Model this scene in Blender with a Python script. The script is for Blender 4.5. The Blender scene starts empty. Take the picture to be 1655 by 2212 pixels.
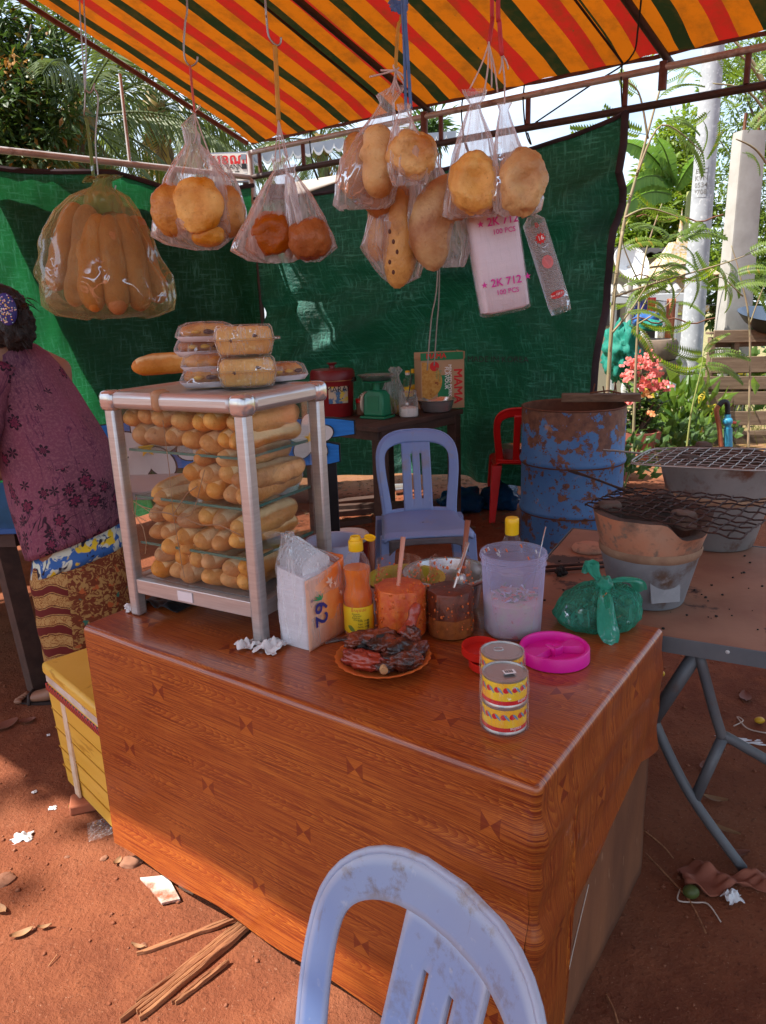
import bpy, bmesh, math, random
from math import sin, cos, pi, radians, atan2, hypot, sqrt, exp
from mathutils import Vector as V, Matrix, noise
random.seed(7)
S = bpy.context.scene
COL = S.collection
# ------------------------------------------------------------------ camera
RW = V((0.99936633, -0.0355941, 0.0)); FW = V((-0.00937875, -0.26332477, 0.96466165)); UPW = V((-0.03433627, -0.96405038, -0.26349173))
CAMH = 1.5; FPX = 1600.0; PW, PH = 1655.0, 2212.0
cd = bpy.data.cameras.new('camera'); cam = bpy.data.objects.new('camera', cd); COL.objects.link(cam)
right = V((RW.x, FW.x, UPW.x)); down = V((RW.y, FW.y, UPW.y)); fwd = V((RW.z, FW.z, UPW.z))
mw = Matrix((( right.x, -down.x, -fwd.x, 0), (right.y, -down.y, -fwd.y, 0), (right.z, -down.z, -fwd.z, CAMH), (0, 0, 0, 1)))
cam.matrix_world = mw
cd.sensor_fit = 'HORIZONTAL'; cd.sensor_width = 36.0; cd.lens = FPX/PW*36.0
cd.clip_start = 0.05; cd.clip_end = 600
S.camera = cam
# ------------------------------------------------------------------ sky and sun
SUN = V((-1.0, -0.25, 1.45)).normalized()           # towards the sun
EL = math.asin(SUN.z); ROT = atan2(SUN.x, SUN.y)
wd = bpy.data.worlds.new('World'); S.world = wd; wd.use_nodes = True
wn = wd.node_tree.nodes; wl = wd.node_tree.links; wn.clear()
wo = wn.new('ShaderNodeOutputWorld'); bg = wn.new('ShaderNodeBackground'); sk = wn.new('ShaderNodeTexSky')
sk.sky_type = 'NISHITA'; sk.sun_disc = False; sk.sun_elevation = EL; sk.sun_rotation = ROT
sk.air_density = 1.0; sk.dust_density = 1.5; sk.ozone_density = 1.0
tc = wn.new('ShaderNodeTexCoord'); mp = wn.new('ShaderNodeMapping'); mp.inputs['Scale'].default_value = (1.2, 1.2, 3.2)
nz = wn.new('ShaderNodeTexNoise'); nz.inputs['Scale'].default_value = 2.2; nz.inputs['Detail'].default_value = 7; nz.inputs['Roughness'].default_value = .6
rp = wn.new('ShaderNodeValToRGB'); rp.color_ramp.elements[0].position = .36; rp.color_ramp.elements[1].position = .66
mx = wn.new('ShaderNodeMix'); mx.data_type = 'RGBA'; mx.inputs[7].default_value = (4.6, 5.1, 5.8, 1)
wl.new(tc.outputs['Generated'], mp.inputs['Vector']); wl.new(mp.outputs['Vector'], nz.inputs['Vector']); wl.new(nz.outputs['Fac'], rp.inputs['Fac'])
wl.new(rp.outputs['Color'], mx.inputs[0]); wl.new(sk.outputs['Color'], mx.inputs[6]); wl.new(mx.outputs[2], bg.inputs['Color'])
bg.inputs['Strength'].default_value = 0.14
wl.new(bg.outputs['Background'], wo.inputs['Surface'])
sl = bpy.data.lights.new('sun', 'SUN'); sl.energy = 5.0; sl.angle = radians(0.5); sl.color = (1.0, .94, .84)
so = bpy.data.objects.new('sun', sl); COL.objects.link(so); so.rotation_euler = SUN.to_track_quat('Z', 'Y').to_euler(); so.location = SUN*30
S.view_settings.view_transform = 'Standard'; S.view_settings.look = 'None'; S.view_settings.gamma = 1.0
S.view_settings.exposure = 1.1; S.view_settings.use_curve_mapping = False
S.render.engine = 'CYCLES'
S.cycles.max_bounces = 10; S.cycles.diffuse_bounces = 5; S.cycles.glossy_bounces = 4; S.cycles.transmission_bounces = 8
S.cycles.transparent_max_bounces = 24; S.cycles.use_denoising = True; S.cycles.caustics_reflective = False; S.cycles.caustics_refractive = False
S.cycles.sample_clamp_indirect = 6.0

# ------------------------------------------------------------------ picking points of the real place
def ray(px, py):
    c = V((px-PW/2, py-PH/2, FPX)); return V((RW.dot(c), FW.dot(c), UPW.dot(c)))
def at(px, py, Y):
    r = ray(px, py); return V((0, 0, CAMH)) + r*(Y/r.y)
def onz(px, py, z):
    r = ray(px, py); return V((0, 0, CAMH)) + r*((z-CAMH)/r.z)
def onpl(px, py, p, n):
    r = ray(px, py); o = V((0, 0, CAMH)); return o + r*((V(p)-o).dot(n)/r.dot(n))
def mpp(p):                     # metres per picture pixel (of 1655) at a point
    d = V(p)-V((0, 0, CAMH)); return d.dot(fwd)/FPX
def nz3(p, s=1.0, o=0.0): return noise.noise(V((p[0]*s+o, p[1]*s+o*1.7, p[2]*s-o)))
def fbm(p, s=1.0, o=0.0, n=3): return sum(noise.noise(V((p[0]*s*2**k+o, p[1]*s*2**k+o, p[2]*s*2**k+o)))/2**k for k in range(n))
def lerp(a, b, t): return a+(b-a)*t
def sst(a, b, x):
    t = max(0, min(1, (x-a)/(b-a))); return t*t*(3-2*t)
def interp(tab, x):
    if x <= tab[0][0]: return tab[0][1]
    for (a, u), (b, w) in zip(tab, tab[1:]):
        if x <= b: return lerp(u, w, (x-a)/(b-a))
    return tab[-1][1]
def catmull(P, n=6):
    P = [V(p) for p in P]; out = []
    for i in range(len(P)-1):
        a, b, c, d = P[max(i-1, 0)], P[i], P[i+1], P[min(i+2, len(P)-1)]
        for k in range(n):
            t = k/n
            out.append(.5*((2*b)+(c-a)*t+(2*a-5*b+4*c-d)*t*t+(3*b-a-3*c+d)*t**3))
    out.append(P[-1]); return out

# ------------------------------------------------------------------ geometry collector
class G:
    def __init__(s): s.v = []; s.f = []; s.uv = None
    def add(s, vs, fs, M=None):
        b = len(s.v)
        s.v += [tuple(M @ V(p)) if M else tuple(p) for p in vs]
        s.f += [tuple(b+i for i in q) for q in fs]; return s
    def box(s, c, d, rz=0, M=None, top=1.0):
        x, y, z = d[0]/2, d[1]/2, d[2]/2; R = Matrix.Rotation(rz, 3, 'Z'); C = V(c)
        vs = [C+R @ V((sx*x*(top if sz > 0 else 1), sy*y*(top if sz > 0 else 1), sz*z)) for sz in (-1, 1) for sx, sy in ((-1, -1), (1, -1), (1, 1), (-1, 1))]
        return s.add(vs, [(3, 2, 1, 0), (4, 5, 6, 7), (0, 1, 5, 4), (1, 2, 6, 5), (2, 3, 7, 6), (3, 0, 4, 7)], M)
    def bar(s, a, b, w, h, up=(0, 0, 1)):
        a, b = V(a), V(b); t = (b-a).normalized(); sd = t.cross(V(up)).normalized(); u = sd.cross(t)
        vs = [p+sd*sx*w/2+u*su*h/2 for p in (a, b) for sx, su in ((-1, -1), (1, -1), (1, 1), (-1, 1))]
        return s.add(vs, [(0, 1, 2, 3), (7, 6, 5, 4), (0, 4, 5, 1), (1, 5, 6, 2), (2, 6, 7, 3), (3, 7, 4, 0)])
    def tube(s, P, r, n=8, cap=True, flat=1.0, M=None):
        P = [V(p) for p in P]; m = len(P)
        R = r if isinstance(r, (list, tuple)) else [r]*m
        vs = []; nrm = None
        for i, p in enumerate(P):
            t = (P[min(i+1, m-1)]-P[max(i-1, 0)]).normalized()
            if nrm is None:
                nrm = t.cross(V((0, 0, 1)));
                if nrm.length < .05: nrm = t.cross(V((0, 1, 0)))
                nrm.normalize()
            else:
                nrm = (nrm-t*nrm.dot(t)).normalized()
            bn = t.cross(nrm)
            for k in range(n):
                a = 2*pi*k/n; vs.append(p+nrm*cos(a)*R[i]+bn*sin(a)*R[i]*flat)
        fs = [(i*n+k, i*n+(k+1) % n, (i+1)*n+(k+1) % n, (i+1)*n+k) for i in range(m-1) for k in range(n)]
        if cap: fs += [tuple(range(n-1, -1, -1)), tuple((m-1)*n+k for k in range(n))]
        return s.add(vs, fs, M)
    def lathe(s, prof, n=28, M=None, fn=None):
        vs = []; m = len(prof); fs = []
        for i, (r, z) in enumerate(prof):
            for k in range(n):
                a = 2*pi*k/n; rr = max(r, 1e-5)
                if fn: rr = fn(rr, z, a)
                vs.append((rr*cos(a), rr*sin(a), z))
        fs = [(i*n+k, i*n+(k+1) % n, (i+1)*n+(k+1) % n, (i+1)*n+k) for i in range(m-1) for k in range(n)]
        return s.add(vs, fs, M)
    def disc(s, r, z, n=28, M=None):
        return s.add([(r*cos(2*pi*k/n), r*sin(2*pi*k/n), z) for k in range(n)], [tuple(range(n))], M)
    def grid(s, fn, nu, nv, cu=False, M=None):
        vs = []
        for j in range(nv+1):
            for i in range(nu+(0 if cu else 1)): vs.append(fn(i/nu, j/nv))
        w = nu if cu else nu+1
        fs = [(j*w+i, j*w+(i+1) % w, (j+1)*w+(i+1) % w, (j+1)*w+i) for j in range(nv) for i in range(nu)]
        return s.add(vs, fs, M)
    def loft(s, rings, cap=True, M=None):
        n = len(rings[0]); m = len(rings); vs = [p for r in rings for p in r]
        fs = [(i*n+k, i*n+(k+1) % n, (i+1)*n+(k+1) % n, (i+1)*n+k) for i in range(m-1) for k in range(n)]
        if cap: fs += [tuple(range(n-1, -1, -1)), tuple((m-1)*n+k for k in range(n))]
        return s.add(vs, fs, M)
    def blob(s, c, r, n=12, amp=.0, fr=3.0, seed=0, M=None, sq=1.0):
        c = V(c); r = V(r); m = n; vs = []
        def pt(th, ph):
            d = V((sin(th)*cos(ph), sin(th)*sin(ph), cos(th)))
            if sq != 1.0: d = V([math.copysign(abs(q)**sq, q) for q in d])
            k = 1+amp*fbm(d, fr*.5, seed*3.1+.3)
            return c+V((d.x*r.x, d.y*r.y, d.z*r.z))*k
        return s.grid(lambda u, v: pt(pi*min(max(v, .003), .997), 2*pi*u), 2*n, n, True, M)
    def obj(s, name, mat=None, parent=None, loc=(0, 0, 0), rz=0, smooth=40, bevel=0, solid=0, M=None, weld=0, sub=0, solid_off=0):
        me = bpy.data.meshes.new(name); me.from_pydata(s.v, [], s.f)
        if s.uv:
            ul = me.uv_layers.new(name='UVMap')
            for lp in me.loops: ul.data[lp.index].uv = s.uv[lp.vertex_index]
        if weld:
            bm = bmesh.new(); bm.from_mesh(me); bmesh.ops.remove_doubles(bm, verts=bm.verts, dist=weld); bm.to_mesh(me); bm.free()
        me.update()
        if mat: me.materials.append(mat)
        if smooth:
            me.polygons.foreach_set('use_smooth', [True]*len(me.polygons))
            if smooth < 170: me.set_sharp_from_angle(angle=radians(smooth))
        o = bpy.data.objects.new(name, me); COL.objects.link(o)
        if parent: o.parent = parent
        if M is not None: o.matrix_local = M
        else: o.location = loc; o.rotation_euler = (0, 0, rz)
        if solid:
            md = o.modifiers.new('solid', 'SOLIDIFY'); md.thickness = solid; md.offset = solid_off
        if bevel:
            md = o.modifiers.new('bevel', 'BEVEL'); md.width = bevel; md.segments = 2; md.limit_method = 'ANGLE'; md.angle_limit = radians(40)
        if sub:
            md = o.modifiers.new('sub', 'SUBSURF'); md.levels = sub; md.render_levels = sub
        return o
def tag(o, label, cat=None, group=None, kind=None):
    if label: o['label'] = label
    if cat: o['category'] = cat
    if group: o['group'] = group
    if kind: o['kind'] = kind
    return o
def thing(name, label, cat, loc=(0, 0, 0), rz=0, group=None, M=None):
    o = bpy.data.objects.new(name, None); COL.objects.link(o); o.empty_display_size = .05
    if isinstance(loc, Matrix): M = loc
    if M is not None: o.matrix_world = M
    else: o.location = loc; o.rotation_euler = (0, 0, rz)
    return tag(o, label, cat, group)
def inst(src, parent=None, M=None, loc=None, rz=0):
    o = src.copy(); COL.objects.link(o); o.parent = parent
    for k in ('label', 'category', 'group'):
        if k in o.keys(): del o[k]
    if M is not None: o.matrix_local = M
    elif loc is not None: o.location = loc; o.rotation_euler = (0, 0, rz)
    return o
KIDS = {}
def dup(root, M, label, group=None, cat=None):
    def rec(o, par):
        c = o.copy(); COL.objects.link(c); c.parent = par
        for ch in [q for q in COL.objects if q.parent is o]: rec(ch, c)
        return c
    r = rec(root, None); r.matrix_world = M; r['label'] = label
    if group: r['group'] = group
    return r
def MAT(loc, rz=0, rx=0, ry=0, sc=1):
    m = Matrix.Translation(V(loc)) @ Matrix.Rotation(rz, 4, 'Z') @ Matrix.Rotation(ry, 4, 'Y') @ Matrix.Rotation(rx, 4, 'X')
    if sc != 1: m = m @ Matrix.Diagonal((sc, sc, sc, 1) if not isinstance(sc, tuple) else (*sc, 1))
    return m
def frame(o, x, y):             # matrix from an origin and two directions
    x = V(x).normalized(); z = x.cross(V(y)).normalized(); y = z.cross(x)
    return Matrix(((x.x, y.x, z.x, o[0]), (x.y, y.y, z.y, o[1]), (x.z, y.z, z.z, o[2]), (0, 0, 0, 1)))
# ------------------------------------------------------------------ lettering, made once while the scene is small
TXT = {}
def prepare_text(strings):
    obs = []
    for t in strings:
        c = bpy.data.curves.new('t', 'FONT'); c.body = t; c.size = 1; c.align_x = 'CENTER'; c.align_y = 'CENTER'; c.resolution_u = 2
        o = bpy.data.objects.new('t', c); COL.objects.link(o); obs.append((t, o, c))
    dg = bpy.context.evaluated_depsgraph_get()
    for t, o, c in obs:
        me = bpy.data.meshes.new_from_object(o.evaluated_get(dg))
        TXT[t] = ([v.co.copy() for v in me.vertices], [tuple(p.vertices) for p in me.polygons])
        bpy.data.meshes.remove(me)
    for t, o, c in obs: bpy.data.objects.remove(o); bpy.data.curves.remove(c)
def text(t, size, mat, parent, M=None, wrap=None, name='lettering', sx=1.0, bold=0):
    g = G(); vs, fs = TXT[t]
    P = [V((p.x*size*sx, p.y*size, 0)) for p in vs]
    if bold: 
        g2 = []
        for d in ((0, 0), (bold*size, 0), (0, bold*size), (bold*size, bold*size)): g2.append([V((p.x+d[0], p.y+d[1], 0.00003*len(g2))) for p in P])
    else: g2 = [P]
    for q in g2:
        g.add([wrap(p) for p in q] if wrap else q, fs)
    o = g.obj(name, mat, parent, smooth=0, M=M); o['kind'] = 'stuff'
    return o
# ------------------------------------------------------------------ materials
class NT:
    def __init__(s, name):
        s.m = bpy.data.materials.new(name); s.m.use_nodes = True; s.t = s.m.node_tree; s.t.nodes.clear()
        s.out = s.n('OutputMaterial')
    def n(s, k, **kw):
        q = s.t.nodes.new('ShaderNode'+k)
        for a, b in kw.items(): setattr(q, a, b)
        return q
    def L(s, a, b): s.t.links.new(a, b)
    def val(s, sock, v):
        if hasattr(v, 'is_linked'): s.L(v, sock)
        else: sock.default_value = v
    def math(s, op, a, b=0.0, c=None):
        q = s.n('Math', operation=op); s.val(q.inputs[0], a); s.val(q.inputs[1], b)
        if c is not None: s.val(q.inputs[2], c)
        return q.outputs[0]
    def mix(s, f, a, b, bt='MIX'):
        q = s.n('Mix', data_type='RGBA', blend_type=bt); s.val(q.inputs[0], f); s.val(q.inputs[6], c4(a)); s.val(q.inputs[7], c4(b)); return q.outputs[2]
    def ramp(s, f, lo, hi, c0=(0, 0, 0, 1), c1=(1, 1, 1, 1)):
        q = s.n('ValToRGB'); e = q.color_ramp.elements; e[0].position = lo; e[1].position = hi; e[0].color = c4(c0); e[1].color = c4(c1); s.L(f, q.inputs[0]); return q.outputs[0]
    def noise(s, vec, scale, detail=4, rough=.55, dist=0.0):
        q = s.n('TexNoise'); q.inputs['Scale'].default_value = scale; q.inputs['Detail'].default_value = detail; q.inputs['Roughness'].default_value = rough; q.inputs['Distortion'].default_value = dist
        if vec is not None: s.L(vec, q.inputs['Vector'])
        return q.outputs['Fac']
    def coords(s, kind='Object', scale=(1, 1, 1), jitter=True, rot=(0, 0, 0)):
        tc = s.n('TexCoord'); mp = s.n('Mapping'); mp.inputs['Scale'].default_value = scale; mp.inputs['Rotation'].default_value = rot
        s.L(tc.outputs[kind], mp.inputs['Vector'])
        if jitter:
            oi = s.n('ObjectInfo'); mu = s.n('VectorMath', operation='SCALE'); mu.inputs[0].default_value = (13.1, 7.7, 5.3); s.L(oi.outputs['Random'], mu.inputs['Scale'])
            ad = s.n('VectorMath', operation='ADD'); s.L(mp.outputs[0], ad.inputs[0]); s.L(mu.outputs[0], ad.inputs[1]); return ad.outputs[0]
        return mp.outputs[0]
    def bsdf(s, col, rough=.5, metal=0.0, spec=.5, coat=0):
        q = s.n('BsdfPrincipled'); s.val(q.inputs['Base Color'], c4(col)); s.val(q.inputs['Roughness'], rough); s.val(q.inputs['Metallic'], metal)
        q.inputs['Specular IOR Level'].default_value = spec
        if coat: q.inputs['Coat Weight'].default_value = coat; q.inputs['Coat Roughness'].default_value = .12
        return q
    def bump(s, h, q, st=.3, d=.002):
        b = s.n('Bump'); b.inputs['Strength'].default_value = st; b.inputs['Distance'].default_value = d; s.L(h, b.inputs['Height']); s.L(b.outputs[0], q.inputs['Normal']); return b
    def end(s, sh): s.L(sh, s.out.inputs['Surface']); return s.m
    def mixs(s, f, a, b):
        q = s.n('MixShader'); s.val(q.inputs[0], f); s.L(a, q.inputs[1]); s.L(b, q.inputs[2]); return q.outputs[0]
def c4(c): return c if hasattr(c, 'is_linked') else (tuple(c) if len(c) == 4 else (*c, 1.0))
def mat(name, col, rough=.6, metal=0.0, col2=None, scale=6, thr=(.35, .65), dirt=None, dscale=3, dthr=(.56, .62), fine=None, fthr=(.6, .7), fscale=60,
        bump=.25, bscale=90, bd=.002, spec=.4, stretch=(1, 1, 1), rnd=0.0, translu=0.0, coat=0, rough2=None):
    t = NT(name); vec = t.coords('Object', stretch)
    c = c4(col)
    f1 = t.noise(vec, scale, 5)
    if col2 is not None: c = t.mix(t.ramp(f1, *thr), col, col2)
    rr = rough
    if dirt is not None:
        dm = t.ramp(t.noise(vec, dscale, 8, .65), *dthr); c = t.mix(dm, c, dirt)
        if rough2 is not None:
            q = t.n('MapRange'); t.L(dm, q.inputs[0]); q.inputs[3].default_value = rough; q.inputs[4].default_value = rough2; rr = q.outputs[0]
    if fine is not None: c = t.mix(t.ramp(t.noise(vec, fscale, 3), *fthr), c, fine)
    if rnd:
        oi = t.n('ObjectInfo'); h = t.n('HueSaturation'); t.L(t.math('MULTIPLY_ADD', oi.outputs['Random'], rnd, 1-rnd/2), h.inputs['Value'])
        t.val(h.inputs['Color'], c); c = h.outputs[0]
    b = t.bsdf(c, rr, metal, spec, coat)
    if bump: t.bump(t.noise(vec, bscale, 4), b, bump, bd)
    if translu:
        tr = t.n('BsdfTranslucent'); t.val(tr.inputs[0], c); return t.end(t.mixs(translu, b.outputs[0], tr.outputs[0]))
    return t.end(b.outputs[0])
def film(name, tint=(.97, .97, .98), body=(.9, .9, .92), haze=.12, gloss=.35, wr=14, rough=.12, edge=.35, stretch=(1, 1, 1)):
    """thin clear plastic: mostly see-through, with crease highlights painted as pale streaks and a faint milky body"""
    t = NT(name); vec = t.coords('Object', stretch)
    tr = t.n('BsdfTransparent'); tr.inputs[0].default_value = c4(tint)
    nzv = t.noise(vec, wr, 4, .6, .6)
    df = t.n('BsdfDiffuse'); df.inputs[0].default_value = c4(body); tl = t.n('BsdfTranslucent'); tl.inputs[0].default_value = c4(body)
    milky = t.mixs(.5, df.outputs[0], tl.outputs[0])
    gl = t.n('BsdfGlossy'); gl.inputs[0].default_value = (.85, .85, .88, 1); gl.inputs['Roughness'].default_value = rough
    bp = t.n('Bump'); bp.inputs['Strength'].default_value = .7; bp.inputs['Distance'].default_value = .012; t.L(nzv, bp.inputs['Height'])
    t.L(bp.outputs[0], gl.inputs['Normal'])
    lw = t.n('LayerWeight'); lw.inputs['Blend'].default_value = .25
    mp = t.n('Mapping'); mp.inputs['Scale'].default_value = (3.4, 3.4, .35); t.L(vec, mp.inputs[0])
    ln = t.noise(mp.outputs[0], wr*1.3, 3, .6, .8); ln2 = t.noise(vec, wr*1.6, 2, .5, .9)
    cr = t.ramp(ln, .50, .72)  # milky noise streaks, painted in as highlights on the creases
    c2 = t.math('MULTIPLY', t.ramp(t.math('ABSOLUTE', t.math('SUBTRACT', ln2, .5)), .002, .018, (1, 1, 1, 1), (0, 0, 0, 1)), t.ramp(t.noise(vec, wr*.5, 2), .52, .60))
    hz = t.math('ADD', t.math('MULTIPLY_ADD', lw.outputs['Facing'], edge, haze), t.math('MULTIPLY', cr, gloss*.42))
    hz = t.math('MULTIPLY', hz, t.math('MULTIPLY_ADD', t.noise(vec, wr*.35, 2), 1.2, .4))
    a = t.mixs(hz, tr.outputs[0], milky)
    gf = t.math('MAXIMUM', t.math('MULTIPLY', c2, gloss*.8), t.math('MULTIPLY', lw.outputs['Fresnel'], gloss*.30))
    return t.end(t.mixs(gf, a, gl.outputs[0]))
def glass(name, tint=(.93, .97, .96), f=.10, rough=.02, dirt=.06):
    t = NT(name); tr = t.n('BsdfTransparent'); tr.inputs[0].default_value = c4(tint)
    gl = t.n('BsdfGlossy'); gl.inputs['Roughness'].default_value = rough
    lw = t.n('LayerWeight'); lw.inputs['Blend'].default_value = .2
    df = t.n('BsdfDiffuse'); df.inputs[0].default_value = (.75, .72, .68, 1)
    vec = t.coords(); d = t.math('MULTIPLY', t.ramp(t.noise(vec, 5, 6, .65), .4, .75), dirt)
    a = t.mixs(d, tr.outputs[0], df.outputs[0])
    return t.end(t.mixs(t.math('MULTIPLY_ADD', lw.outputs['Fresnel'], .35, f*.2), a, gl.outputs[0]))
def leafmat(name, c1, c2, tr=.45, rough=.45, scale=3.0, dead=None):
    t = NT(name); vec = t.coords('Object'); g = t.n('NewGeometry')
    f = t.noise(vec, scale, 3); c = t.mix(t.ramp(f, .35, .65), c1, c2)
    c = t.mix(t.ramp(g.outputs['Random Per Island'], .0, 1.0), c, t.mix(.5, c, (c2[0]*1.5, c2[1]*1.35, c2[2])))
    if dead: c = t.mix(t.ramp(g.outputs['Random Per Island'], .93, .95), c, dead)
    b = t.bsdf(c, rough, 0, .35); tl = t.n('BsdfTranslucent'); t.val(tl.inputs[0], t.mix(.5, c, (c2[0]*2.0, c2[1]*1.9, c2[2]*.7)))
    return t.end(t.mixs(tr, b.outputs[0], tl.outputs[0]))

# -- ground
t = NT('red_earth'); vec = t.coords('Object', jitter=False)
n1 = t.noise(vec, .9, 6); n2 = t.noise(vec, 9, 8, .65); n3 = t.noise(vec, 70, 5, .7)
c = t.mix(t.ramp(n1, .40, .62), (.235, .074, .035), (.150, .046, .024)); c = t.mix(t.math('MULTIPLY', t.ramp(t.noise(vec, 3.2, 5, .6, .6), .52, .62), .5), c, (.28, .105, .055)); c = t.mix(t.ramp(n2, .45, .75), c, (.27, .09, .042)); c = t.mix(t.ramp(n3, .56, .72), c, (.105, .031, .016))
c = t.mix(t.ramp(t.noise(vec, 160, 2), .66, .74), c, (.32, .16, .10))
sx = t.n('SeparateXYZ'); t.L(vec, sx.inputs[0])
far = t.ramp(t.math('MULTIPLY', sx.outputs[1], .05), .30, .48); c = t.mix(far, c, t.mix(t.ramp(n2, .4, .6), (.36, .26, .15), (.13, .17, .05)))
b = t.bsdf(c, .95, 0, .15); hh = t.math('ADD', t.math('MULTIPLY', n2, .8), t.math('MULTIPLY', n3, .55)); t.bump(hh, b, .9, .022)
m_earth = t.end(b.outputs[0])
m_clod = mat('earth_clod', (.20, .058, .026), .95, col2=(.30, .12, .065), scale=30, bump=.6, bscale=120)
# -- canopy: stripes run with object x
t = NT('striped_canvas'); uvn = t.n('UVMap'); uvn.uv_map = 'UVMap'; sx = t.n('SeparateXYZ'); t.L(uvn.outputs[0], sx.inputs[0])
wob = t.noise(uvn.outputs[0], 3.0, 2); u = t.math('ADD', sx.outputs[0], t.math('MULTIPLY', t.math('SUBTRACT', wob, .5), .02))
fr = t.math('FRACT', t.math('DIVIDE', u, .41))
q = t.n('ValToRGB'); q.color_ramp.interpolation = 'CONSTANT'; e = q.color_ramp.elements
e[0].position = 0; e[0].color = (.50, .020, .013, 1); e[1].position = .235; e[1].color = (.60, .155, .006, 1)
for p_, cc in ((.51, (.016, .026, .008, 1)), (.71, (.60, .155, .006, 1))):
    k = e.new(p_); k.color = cc
t.L(fr, q.inputs[0])
c = t.mix(t.ramp(t.noise(uvn.outputs[0], 7, 6, .7), .46, .82), q.outputs[0], t.mix(.75, q.outputs[0], (.10, .05, .01)))
c = t.mix(t.ramp(t.noise(uvn.outputs[0], 30, 2), .73, .78), c, (.12, .06, .02))
b = t.bsdf(c, .75, 0, .2); tl = t.n('BsdfTranslucent'); t.val(tl.inputs[0], t.mix(.0, c, c))
wv = t.n('TexWave'); wv.inputs['Scale'].default_value = 3.2; wv.inputs['Distortion'].default_value = 4; wv.bands_direction = 'Y'; t.L(uvn.outputs[0], wv.inputs['Vector'])
t.bump(t.math('ADD', wv.outputs['Fac'], t.noise(uvn.outputs[0], 300, 1)), b, .25, .006)
m_canvas = t.end(t.mixs(.26, b.outputs[0], tl.outputs[0]))
# -- green woven tarpaulin
def tarpmat(name, c1, c2, c3, tr):
    t = NT(name); uvn = t.n('UVMap'); uvn.uv_map = 'UVMap'; uv = uvn.outputs[0]
    def st(sx, sy, sc):
        mp = t.n('Mapping'); mp.inputs['Scale'].default_value = (sx, sy, 1); t.L(uv, mp.inputs[0]); return t.noise(mp.outputs[0], sc, 4, .7)
    w = t.math('MAXIMUM', st(20, 2.6, 2.6), st(2.8, 22, 2.4))
    big = t.noise(uv, 1.3, 5); c = t.mix(t.ramp(big, .35, .65), c1, c2)
    c = t.mix(t.math('MULTIPLY', t.math('MULTIPLY', t.ramp(w, .52, .66), .72), t.ramp(t.noise(uv, 2.6, 5), .28, .70)), c, c3)
    b = t.bsdf(c, .5, 0, .35); tl = t.n('BsdfTranslucent'); t.val(tl.inputs[0], t.mix(.35, c, (.04, .50, .10)))
    t.bump(t.math('ADD', t.noise(uv, 5.5, 7, .65, .8), t.math('MULTIPLY', w, .4)), b, 1.0, .05)
    return t.end(t.mixs(tr, b.outputs[0], tl.outputs[0]))
m_tarp = tarpmat('green_tarpaulin', (.004, .050, .044), (.010, .088, .064), (.12, .42, .35), .13); m_tarp2 = tarpmat('thin_green_tarpaulin', (.005, .052, .036), (.010, .090, .050), (.12, .40, .33), .34)
m_hem = mat('dark_hem', (.018, .014, .02), .8, col2=(.05, .035, .045), bump=.4)
# -- vinyl wood-print tablecloth (UV in metres)
t = NT('wood_print_vinyl'); uvn = t.n('UVMap'); uvn.uv_map = 'UVMap'; uv = uvn.outputs[0]
sx = t.n('SeparateXYZ'); t.L(uv, sx.inputs[0]); U, W = sx.outputs[0], sx.outputs[1]
row = t.math('FLOOR', t.math('DIVIDE', W, .105)); u2 = t.math('ADD', U, t.math('MULTIPLY', t.math('FRACT', t.math('MULTIPLY', row, .37)), .36))
fu = t.math('FRACT', t.math('DIVIDE', u2, .36)); fv = t.math('SUBTRACT', t.math('FRACT', t.math('DIVIDE', W, .105)), .5)
par = t.math('ADD', t.math('MULTIPLY', t.math('MULTIPLY', fv, fv), 7.0), t.math('MULTIPLY', fu, 1.5))
cm = t.n('CombineXYZ'); t.L(t.math('MULTIPLY', U, 1.3), cm.inputs[0]); t.L(t.math('MULTIPLY', W, 9.0), cm.inputs[1])
wn_ = t.noise(cm.outputs[0], 2.2, 3, .5, .5)
arg = t.math('ADD', t.math('MULTIPLY', par, 8.5), t.math('MULTIPLY', wn_, 9.0))
gr = t.math('FRACT', arg)
cm2 = t.n('CombineXYZ'); t.L(t.math('MULTIPLY', U, 5.0), cm2.inputs[0]); t.L(t.math('MULTIPLY', W, 330.0), cm2.inputs[1]); fib = t.noise(cm2.outputs[0], 1.0, 4, .7)
c = t.mix(t.ramp(gr, .0, 1.0), (.55, .165, .026), (.29, .048, .011)); c = t.mix(t.ramp(fib, .45, .60), c, (.155, .020, .007)); c = t.mix(t.math('MULTIPLY', t.ramp(fib, .30, .42, (1, 1, 1, 1), (0, 0, 0, 1)), .8), c, (.56, .20, .03))
pv = t.n('TexWhiteNoise', noise_dimensions='2D'); cm3 = t.n('CombineXYZ'); t.L(row, cm3.inputs[0]); t.L(t.math('FLOOR', t.math('DIVIDE', u2, .36)), cm3.inputs[1]); t.L(cm3.outputs[0], pv.inputs['Vector'])
c = t.mix(t.math('MULTIPLY', pv.outputs['Value'], .35), c, (.24, .035, .01))
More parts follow.
